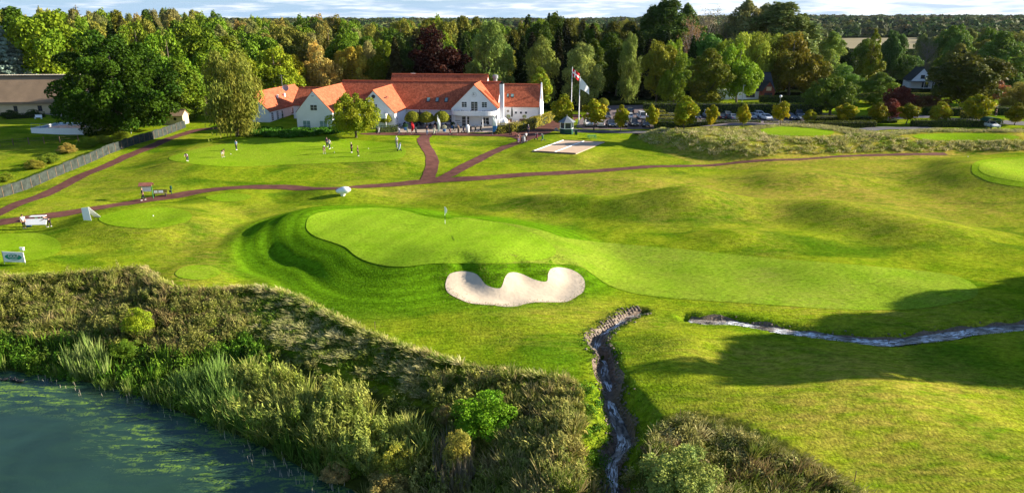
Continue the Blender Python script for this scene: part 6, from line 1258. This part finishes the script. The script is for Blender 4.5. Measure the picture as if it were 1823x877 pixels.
# ------------------------------------------------------------------ banners, signs, furniture
def banner(px, basepy, top, wid, m, label, shape='feather', y=None):
    x, y, z = at(px, basepy); h = hz(top, y) - z; r = thing('banner', label, 'banner', (x, y, z)); MB().tube([(0, 0, -.1), (0, 0, h * .55), (.02, 0, h)], [.03, .025, .012], 6).build('pole', 'grey', r)
    n = 14; out_ = []
    for k in range(n + 1): t = k / n; out_.append((.03 + wid * (math.sin(math.pi * min(1, t * 1.05 + .06)) ** .5 if shape == 'feather' else math.sin(math.pi * t) ** .7), h * .16 + h * .84 * t))
    V = []; 
    for k, (w_, zz) in enumerate(out_):
        for j in range(6): u = j / 5; V.append((.03 + (w_ - .03) * u, .09 * math.sin(u * 3 + k * .5), zz))
    I = np.arange((n + 1) * 6).reshape(n + 1, 6); F = np.stack([I[:-1, :-1], I[:-1, 1:], I[1:, 1:], I[1:, :-1]], -1).reshape(-1, 4); o = npmesh('cloth', np.array(V), F, m if isinstance(m, str) else m[0], smooth=True, parent=r); 
    if not isinstance(m, str):
        o.data.materials.append(M[m[1]]); mi = np.zeros(len(F), int); nn_ = len(F) // 5; mi[: 5 * int(nn_ * .42)] = 1; o.data.polygons.foreach_set('material_index', mi)
    md = o.modifiers.new('t', 'SOLIDIFY'); md.thickness = .02; return r
banner(732.5, 239, 216, .62, ['redcloth', 'redcloth'], 'red teardrop banner standing at the terrace edge', 'drop'); banner(779.5, 240.5, 205, .55, 'whitep', 'plain white feather banner before the right ball tree')
banner(877, 241.5, 203, .95, ['whitep', 'bluecloth'], 'white feather banner with blue print at its foot before the hedge'); banner(814.5, 240.5, 219, .45, ['wood', 'wood'], 'narrow brown banner on the terrace edge')
def closed_parasol(x, y, z, h, label):
    r = thing('parasol', label, 'parasol', (x, y, z)); MB().tube([(0, 0, 0), (0, 0, h)], .04, 6).build('pole', 'grey', r); MB().lathe(0, 0, [(.20, h * .42), (.26, h * .5), (.22, h * .75), (.1, h * .97), (.03, h)], 9).build('folded_cover', 'dark', r); MB().lathe(0, 0, [(.35, 0), (.35, .1), (.06, .14)], 12).build('base', 'stone', r)
for px, y_, tp, lb in ((748, 161.5, 194.5, 'folded black parasol between the left ball trees'), (784.5, 162, 195.5, 'folded black parasol behind the right ball tree')):
    x = xat(px, 215, y_); z = float(H(x, y_)); closed_parasol(x, y_, z, hz(tp, y_) - z, lb)
x = xat(911.5, 205, 164); closed_parasol(x, 164, float(H(x, 164)), hz(190, 164) - float(H(x, 164)), 'folded black parasol on the right terrace')
def chair_():
    r = thing('terrace_chair', 'x', 'chair', group='chairs on the terrace'); MB().box(0, 0, .45, .48, .46, .05).build('seat', 'cloth', r); MB().box(0, .23, .72, .48, .05, .5).build('backrest', 'cloth', r)
    for sx in (-1, 1):
        for sy in (-1, 1): MB().box(sx * .2, sy * .19, .21, .04, .04, .43).build('leg', 'grey', r)
    return r
def table_():
    r = thing('terrace_table', 'x', 'table', group='tables on the terrace'); MB().lathe(0, 0, [(.45, .71), (.45, .75)], 16).build('tabletop', 'cloth', r); MB().lathe(0, 0, [(.28, 0), (.05, .06), (.04, .71)], 10).build('pedestal', 'grey', r); return r
c0_, t0_ = chair_(), table_(); rt = random.Random(6); first = [True, True]
def put(o, which, lb, x, y, z, rz, col):
    if first[which]: first[which] = False; q = o; q['label'] = lb; q.location = (x, y, z); q.rotation_euler.z = rz
    else: q = copy_tree(o, lb, (x, y, z), rz)
    for c in q.children:
        if c.name.split('.')[0] in ('seat', 'backrest', 'tabletop'): c.color = (*col, 1)
zt_ = ZG + .08
for i, px in enumerate((712, 724, 746, 753, 770, 779, 797)):
    x = xat(px, 222, 158 + (i % 2) * 1.6); y = 158 + (i % 2) * 1.6; put(t0_, 1, 'small dark terrace table under the three ball trees', x, y, float(H(x, y)) + .07, 0, (.05,.05,.055))
    for a in (0, 2.2, 4.1): put(c0_, 0, 'dark terrace chair round a table under the ball trees', x + .75 * math.cos(a), y + .75 * math.sin(a), float(H(x, y)) + .07, a - math.pi / 2, (.03,.03,.035))
cA = club.matrix_basis if False else None
def cw(u, v): return OX + u * math.cos(TH) + v * math.sin(TH), OY - u * math.sin(TH) + v * math.cos(TH)
for i, (du, dv) in enumerate(((-3.6, -.9), (-1.4, -1.5), (1.4, -1.5), (3.4, -.9))):
    x, y = cw(uC + du, vC + dv); put(t0_, 1, 'small table on the curved balcony of the clock gable', x, y, ZG + 3.0, 0, (.16,.08,.08))
    for a in (.3, 3.3): put(c0_, 0, 'dark chair on the curved balcony of the clock gable', x + .62 * math.cos(a), y + .3 * math.sin(a), ZG + 3.0, a - math.pi / 2, (.04,.04,.045))
for i, (du, lb) in enumerate(((2.0, 'dark chair below the balcony near the window, left'), (3.4, 'dark chair below the balcony near the window, right'))): x, y = cw(uC + du, vC - 1.3); put(c0_, 0, lb, x, y, float(H(x, y)) + .07, .2, BKc)
for i, (px, py_) in enumerate(((903, 213), (908, 214), (915, 212), (919, 211), (925, 210))): x = xat(px, py_, 163 - i * .3); put(c0_, 0, 'pale wicker chair on the right terrace behind the golden hedge', x, 163.0 - i * .3, float(H(x, 163)) + .07, i * 1.3, (.42,.34,.26))
x = xat(897, 212, 160.5); r = thing('covered_barbecue', 'white domed cover on the right terrace by the clock gable', 'cover', (x, 160.5, float(H(x, 160)) + .06)); MB().lathe(0, 0, [(.95, 0), (1.0, .8), (.85, 1.3), (.45, 1.65), (.05, 1.75)], 14).build('cover', 'whitep', r, True)
x, y, z = at(832.5, 236.5); r = thing('hooded_stand', 'white hooded shape standing among the golf bags', 'cover', (x, y, z + .06)); MB().lathe(0, 0, [(.42, 0), (.42, 1.2), (.36, 1.5), (.2, 1.7), (.02, 1.75)], 12).build('cover', 'whitep', r, True)
for px, y_, lb, w_ in ((925.5, 166, 'low brown planter box with small tree on the right terrace', 2.4), (905, 167, 'brown planter with a grey shrub against the clock gable side', 1.8)):
    x = xat(px + 8 if px > 910 else px, 205, y_); z = float(H(x, y_)); r = thing('planter', lb, 'planter', (x, y_, z + .05)); MB().b0(-w_ / 2, w_ / 2, -.4, .4, 0, .85).build('box', 'wood', r); rg_ = np.random.RandomState(3); V, F, c = leafy([(0, 0, 1.35, .5, .5)], 500, .12, rg_, 0, .2, .1); npmesh('plant', V, F, 'blade', c * np.array((.2, .22, .1)), parent=r)
for px, py_, lb, cl_ in ((722, 232.5, 'blue green pot with a round plant left of the red banner', (.06,.13,.06)), (791, 235, 'blue pot of pale flowers at the terrace edge', (.55,.55,.40)), (806, 229, 'dark leafy plant before the wall by the balcony', (.03,.06,.02))):
    x, y, z = at(px, py_); r = thing('plant_pot', lb, 'plant pot', (x, y, z + .05)); MB().lathe(0, 0, [(.28, 0), (.42, .6), (.45, .62), (.40, .58), (.1, .55)], 12).build('pot', M['potblue'] if 'potblue' in M else 'bluecloth', r, True); V, F, c = leafy([(0, 0, 1.0, .55, .45)], 500, .13, np.random.RandomState(4), 0, .2, .1); npmesh('plant', V, F, 'blade', c * np.array(cl_), parent=r)
# signpost and stones by the wide path
x, y, z = at(907.5, 240.5); r = thing('signpost', 'dark wooden signpost with a cross board before the golden hedge', 'signpost', (x, y, z)); MB().b0(-.07, .07, -.07, .07, -.2, 2.5).build('post', 'wood', r); MB().b0(-.65, .65, -.12, -.07, 2.25, 2.45).build('board', 'wood', r)
def rock(px, py, sx, sy, sz, label, seed, m='stone'):
    x, y, z = at(px, py); bm = bmesh.new(); bmesh.ops.create_icosphere(bm, subdivisions=3, radius=1); rr_ = random.Random(seed); ph = [rr_.uniform(0, 6) for _ in range(6)]
    for v in bm.verts:
        c = v.co; f = 1 + .13 * math.sin(3 * c.x + ph[0]) * math.cos(2.5 * c.y + ph[1]) + .10 * math.sin(5 * c.z + ph[2] + 3 * c.x); v.co = Vector((c.x * sx * f, c.y * sy * f, max(c.z, -.35) * sz * f))
    me = bpy.data.meshes.new('boulder'); bm.to_mesh(me); bm.free(); me.materials.append(M[m]); me.polygons.foreach_set('use_smooth', [True] * len(me.polygons)); o = bpy.data.objects.new('boulder', me); C.objects.link(o); o.location = (x, y, z + sz * .3); tag(o, label, 'boulder'); return o
rock(990, 233.5, .5, .4, .55, 'grey boulder on the grass left of the kiosk', 1); M['redstone'] = mat('reddish stone', (.27, .10, .07), .85, .25, 2, .03, 5)
for px, py_, w_, lb in ((914.5, 240.5, 1.0, 'low red brick block beside the signpost'), (922, 243.0, .9, 'low red brick block right of the first one'), (927, 247, 1.0, 'low red brick block nearest the two people')):
    x, y, z = at(px, py_); o = MB().box(0, 0, .25, w_, .6, .7, .3).build('brick_block', 'redstone', None, bevel=.03); o.location = (x, y, z); tag(o, lb, 'brick block')
# picnic table
x, y, z = at(1053.5, 247.5); r = thing('picnic_table', 'green picnic table on the lawn above the sand court', 'picnic table', (x, y, z), R(10)); MB().box(0, 0, .76, 1.9, .75, .06).build('tabletop', 'ltgreen', r)
for s in (-1, 1):
    MB().box(0, s * .72, .45, 1.9, .28, .05).build('bench_seat', 'ltgreen', r)
    MB().tube([(s * .7, -.75, 0), (s * .7, -.25, .74)], .04, 5).tube([(s * .7, .75, 0), (s * .7, .25, .74)], .04, 5).tube([(s * .7, -.8, .43), (s * .7, .8, .43)], .035, 5).build('leg_frame', 'ltgreen', r)
# roofed notice board, bench, ball washer
x, y, z = at(264, 353.8); r = thing('notice_board', 'roofed notice board with green posts and white panel beside the path', 'notice board', (x, y, z), R(8))
for s in (-1, 1): MB().b0(s * .72 - .05, s * .72 + .05, -.05, .05, -.2, 2.05).build('post', 'ltgreen', r)
MB().b0(-.60, .60, -.06, -.02, 1.15, 1.95).build('panel', 'whitep', r); MB().b0(-.5, .5, -.075, -.06, 1.84, 1.88).build('panel_heading', 'dark', r)
MB().prism([(-.55, 2.0), (0, 2.42), (.55, 2.0), (.55, 2.07), (0, 2.5), (-.55, 2.07)], 'x', -.95, .95).build('roof', M['roof2'] if 'roof2' in M else 'redstone', r)
x, y, z = at(285, 349.5); r = thing('park_bench', 'dark brown bench with two white plaques beside the path', 'bench', (x, y, z), R(8)); MB().box(0, 0, .46, 2.0, .45, .05).build('seat', 'wood', r); b = MB()
for k in range(4): b.box(0, .26 + k * .03, .58 + k * .12, 2.0, .04, .09)
b.build('backrest', 'wood', r)
for s in (-1, 1): MB().b0(s * .85 - .04, s * .85 + .04, -.2, .3, -.1, .44).build('leg', 'dark', r)
for a, b2 in ((-.85, -.35), (-.2, .45)): MB().box((a + b2) / 2, .22, .70, b2 - a, .02, .36, 0, -.22).build('plaque', 'whitep', r)
x, y, z = at(306, 346.5); r = thing('ball_washer', 'dark green ball washer post by the path', 'ball washer', (x, y, z)); MB().tube([(0, 0, -.1), (0, 0, .95)], .05, 8).build('post', 'greenp', r); MB().lathe(0, 0, [(.13, .85), (.16, 1.0), (.16, 1.3), (.08, 1.4)], 10).build('head', 'greenp', r); MB().b0(-.28, -.1, -.1, .1, .35, .7).build('tray', 'dark', r)
# big white shoe-like form on the lawn above the main green
x, y, z = at(612, 348); o = thing('white_driver_head', 'oversized white golf club head shape lying on its side by the path', 'display object', (x, y, z))
bm = bmesh.new(); bmesh.ops.create_icosphere(bm, subdivisions=4, radius=1)
for v in bm.verts:
    c = v.co; f = 1.0 - .18 * max(0, -c.z) + .08 * math.sin(3 * c.x); v.co = Vector((c.x * 1.12, c.y * .55, (c.z * .60 if c.z > 0 else c.z * .62 * (1 - .45 * max(0, c.x)))) ) * f
me = bpy.data.meshes.new('head'); bm.to_mesh(me); bm.free(); me.materials.append(M['whitep']); me.polygons.foreach_set('use_smooth', [True] * len(me.polygons)); q = bpy.data.objects.new('head', me); C.objects.link(q); q.parent = o; q.location = (0, 0, .72); q.rotation_euler = (0, R(-6), 0)
MB().tube([(-.15, 0, -.05), (-.1, 0, .3)], [.28, .4], 12).build('stand', 'whitep', o); rr_ = MB(); rr_.tube([(-1.12 * math.cos(t), -.0, .74 + .58 * math.sin(t)) for t in np.linspace(-.9, .9, 12)], .05, 6); rr_.build('rim', 'grey', o)
# golf board with oval emblem
x, y, z = at(27, 469.5); r = thing('advert_board', 'white board with green oval and the word GOLF on two short legs', 'sign', (x, y, z), R(-7)); bw, bh = 2.55, 1.15
MB().b0(-bw / 2, bw / 2, -.03, .03, .22, .22 + bh).build('panel', 'whitep', r)
for s in (-1, 1): MB().b0(s * (bw / 2 - .03) - .03, s * (bw / 2 - .03) + .03, -.045, -.031, -.15, .3 + bh).build('leg', 'grey', r)
n = 32; M['emerald'] = mat('emerald print', (.01, .30, .17), .5); MB().prism([(1.0 * math.cos(t), .80 + .34 * math.sin(t)) for t in np.linspace(0, 2 * math.pi, n, False)], 'y', -.045, -.031).build('oval_emblem', 'emerald', r)
def text(s, size, x, z, y, m, parent, name='lettering', shear=.25, ext=.006, spacing=1.0):
    cu_ = bpy.data.curves.new(name, 'FONT'); cu_.body = s; cu_.size = size; cu_.align_x = 'CENTER'; cu_.extrude = ext; cu_.shear = shear; cu_.offset = .012 * size; cu_.space_character = spacing
    o = bpy.data.objects.new(name, cu_); C.objects.link(o); dg = bpy.context.evaluated_depsgraph_get(); dg.update(); me = bpy.data.meshes.new_from_object(o.evaluated_get(dg)); bpy.data.objects.remove(o); me.materials.clear(); me.materials.append(M[m]); q = bpy.data.objects.new(name, me); C.objects.link(q); q.parent = parent; q.location = (x, y, z); q.rotation_euler = (R(90), 0, 0); return q
text('GOLF', .50, 0, .74, -.062, 'whitep', r); text('GOLF', .50, .03, .72, -.054, 'dark', r); text('SHOP', .2, 0, .54, -.06, 'whitep', r) if False else MB().b0(-.45, .45, -.055, -.046, .55, .60).build('underline', 'whitep', r)
# small white tee box on the near tee
x, y, z = at(40, 446); r = thing('tee_marker', 'small white tee marker box standing on the left tee', 'tee marker', (x, y, z)); MB().b0(-.18, .18, -.12, .12, 0, .32).build('box', 'whitep', r); MB().b0(-.26, .26, -.1, .1, .33, .4).build('lid', 'whitep', r)
# white A-board
x, y, z = at(163, 390.5); r = thing('white_sandwich_board', 'large white sandwich board standing open beside the path', 'sign', (x, y, z), R(18)); MB().add([(-.9, -.05, 0), (.1, -.55, 0), (-.05, -.3, 1.7), (-.95, .15, 1.55), (-.9, 0, 0), (.1, -.5, 0), (-.05, -.25, 1.7), (-.95, .2, 1.55)], [(0, 1, 2, 3), (5, 4, 7, 6), (0, 4, 5, 1), (1, 5, 6, 2), (2, 6, 7, 3), (3, 7, 4, 0)]).build('panel', 'whitep', r)
MB().add([(.25, .9, 0), (1.15, .35, 0), (-.0, -.2, 1.68), (-.9, .25, 1.54), (.25, .95, 0), (1.15, .4, 0), (-.0, -.15, 1.68), (-.9, .3, 1.54)], [(0, 1, 2, 3), (5, 4, 7, 6), (0, 4, 5, 1), (1, 5, 6, 2), (2, 6, 7, 3), (3, 7, 4, 0)]).build('panel', 'whitep', r)
# long board carried by the two people, and a second lying on the path
x, y, z = at(65, 403); r = thing('long_white_board', 'long white board held between two people beside the path', 'board', (x, y, z), R(4)); MB().box(0, 0, .62, 2.7, .08, .85, .05, R(-35)).build('panel', 'whitep', r, bevel=.02); MB().box(-.9, -.05, .16, .5, .3, .2).build('foot', 'bluecloth', r); MB().tube([(1.2, 0, .0), (1.25, 0, .6)], .03, 6).tube([(-1.2, 0, .0), (-1.2, 0, .5)], .03, 6).build('leg', 'grey', r)
x, y, z = at(69, 392.5); r = thing('white_table', 'low white folding table standing on the red path', 'table', (x, y, z), R(6)); MB().box(0, 0, .62, 1.9, .7, .06).build('tabletop', 'whitep', r)
for s in (-.25, .45): MB().box(s, 0, .3, .35, .05, .6).build('leg', 'whitep', r)
# white garden seat, lamp posts, globe lamp
x, y, z = at(68.5, 212); r = thing('slatted_bench', 'white slatted garden seat on the lawn before the thatched house', 'bench', (x, y, z)); MB().box(0, 0, .45, 1.7, .5, .08).build('seat', 'whitep', r); MB().box(0, .25, .75, 1.7, .06, .55).build('backrest', 'whitep', r)
for s in (-1, 1): MB().box(s * .78, 0, .22, .08, .5, .44).build('leg', 'whitep', r)
x, y, z = at(230, 238.5); r = thing('garden_table', 'small white garden table at the foot of the huge oak', 'table', (x, y + .8, z)); MB().box(0, 0, .75, 1.6, .8, .06).build('tabletop', 'whitep', r); MB().b0(-.06, .06, -.06, .06, 0, .73).build('leg', 'whitep', r)
def lampp(px, y_, top, label, globe=False):
    x = xat(px, 180, y_); z = float(H(x, y_)); h = hz(top, y_) - z; r = thing('street_lamp', label, 'lamp', (x, y_, z)); MB().tube([(0, 0, -.1), (0, 0, h)], .06, 8).build('post', 'grey', r)
    if globe: MB().lathe(0, 0, [(.05, h - .05), (.3, h + .1), (.38, h + .35), (.3, h + .6), (.05, h + .72)], 12).build('globe', 'whitep', r, True)
    else: MB().box(.2, 0, h, .6, .18, .1).build('lamp_head', 'grey', r)
lampp(1321, 186, 152, 'slim grey lamp post behind the tall dark hedge'); lampp(1389, 190, 174, 'globe lamp post before the white cottage', True)
# lattice pylons on the skyline
def pylon(px, top, y_, label):
    x = xat(px, 45, y_); z = float(H(x, y_)); h = hz(top, y_) - z; w_ = h * .14; b = MB(); r = thing('pylon', label, 'pylon', (x, y_, z)); t_ = h * .011
    for sx in (-1, 1):
        for sy in (-1, 1): b.tube([(sx * w_ / 2, sy * w_ / 2, 0), (sx * w_ * .18, sy * w_ * .18, h * .6), (sx * .3, sy * .3, h)], t_, 4)
    for k in range(8):
        z0, z1 = h * k / 8, h * (k + 1) / 8; f = lambda zz: w_ / 2 * (1 - .64 * min(zz / (h * .6), 1))
        b.tube([(-f(z0), -f(z0), z0), (f(z1), -f(z1), z1)], t_ * .6, 4); b.tube([(f(z0), -f(z0), z0), (-f(z1), -f(z1), z1)], t_ * .6, 4)
    b.build('lattice_mast', 'grey', r); MB().tube([(-h * .2, 0, h * .62), (h * .2, 0, h * .62)], t_, 4).tube([(-h * .16, 0, h * .76), (h * .16, 0, h * .76)], t_, 4).tube([(-h * .11, 0, h * .9), (h * .11, 0, h * .9)], t_, 4).build('cross_arm', 'grey', r)
pylon(141, 9, 1500, 'lattice pylon on the skyline, left of the pair'); pylon(262, 18, 1700, 'lattice pylon on the skyline, right of the pair'); pylon(3, 7, 1400, 'lattice pylon at the extreme left of the skyline')
x = xat(294.5, 45, 1500); z = float(H(x, 1500)); o = MB().tube([(0, 0, 0), (0, 0, hz(17, 1500) - z)], [.8, .3], 6).build('radio_mast', 'grey'); o.location = (x, 1500, z); tag(o, 'thin radio mast right of the pylons', 'mast')
# stakes, white markers, balls, debris
for i, (px, py, lb) in enumerate([(668, 586, 'thin stake at the edge of the straw grass left'), (1521, 857, 'thin stake at the edge of the corner growth'), (1210, 745, 'thin stake above the right bank growth'), (1581, 616, 'thin stake beside the upper stream')]):
    x, y, z = at(px, py); o = MB().tube([(0, 0, -.1), (0, 0, .75)], .025, 6).build('marker_stake', 'wood'); o.location = (x, y, z); tag(o, lb, 'stake', 'marker stakes')
for px, py, lb in [(592, 264, 'white ball by the white shirted player'), (595.5, 272.5, 'white ball before the putting player'), (656, 265.5, 'white ball alone right of the dark clothed pair'), (411, 275, 'white ball left on the practice green'), (273, 385.5, 'white marker ball on the middle tee'), (1723, 280, 'white marker ball near the right green')]:
    x, y, z = at(px, py); o = MB().lathe(0, 0, [(.01, 0), (.05, .02), (.075, .075), (.05, .13), (.01, .15)], 10).build('white_ball', 'whitep', None, True); o.location = (x, y, z + .04); tag(o, lb, 'ball', 'balls on the turf')
rng = random.Random(2)
for i, (px, py) in enumerate([(22, 676), (30, 677), (36, 679), (9, 676)]):
    x, y = gp(px, py, -4.0); r = MB(); r.tube([(-.3, 0, 0), (-.1, 0, .08), (.15, 0, .08), (.32, 0, .16)], [.03, .13, .12, .03], 8).tube([(-.22, 0, .1), (-.3, 0, .26), (-.38, 0, .27)], [.05, .045, .02], 6); o = r.build('duck', 'dark', None, True); o.location = (float(x), float(y), -4.0); o.rotation_euler.z = rng.uniform(0, 6); tag(o, 'dark duck floating in the pond by the left shore', 'duck', 'ducks on the pond')
M['haze'] = bpy.data.materials.new('haze'); M['haze'].use_nodes = True; nt = M['haze'].node_tree; nt.nodes.remove(nt.nodes['Principled BSDF']); pv = nt.nodes.new('ShaderNodeVolumePrincipled')
pv.inputs['Color'].default_value = (.62, .74, .92, 1); pv.inputs['Density'].default_value = .000014; pv.inputs['Anisotropy'].default_value = .2; nt.links.new(pv.outputs[0], nt.nodes['Material Output'].inputs['Volume'])
zl = float(min(Z.min(), -6)) - 1; hb = MB().b0(-5400, 5400, -400, 5800, zl, 110).build('haze', 'haze'); hb['kind'] = 'stuff'
rs = np.random.RandomState(55); P_ = []
for k in range(120):
    px, py = (rs.uniform(430, 640), 0) if k < 70 else (rs.uniform(60, 420), 0); py = np.interp(px, [60, 210, 300, 400, 470, 570, 640], [668, 695, 726, 768, 798, 850, 872]) + rs.uniform(0, 38) * (1 if k < 70 else .6); x, y = gp(px, py, -4.0); P_.append((float(x), float(y)))
b = MB()
for x, y in P_: a, c = rs.normal(0, .06, 2); b.tube([(x, y, -4.3), (x + a, y + c, -4.0 + rs.uniform(.15, .6))], [.018, .010], 4)
M['deadstem'] = mat('dead stem', (.50, .43, .32), .8); b.build('dead_reed_stems', 'deadstem')['kind'] = 'stuff'
# drop templates that were never set down
for d in (T, CARS):
    for k, o in list(d.items()):
        if o.get('label') == 'x':
            for c in list(o.children): bpy.data.objects.remove(c)
            bpy.data.objects.remove(o)
for o in bpy.data.objects:
    if 'dims' in o: del o['dims']
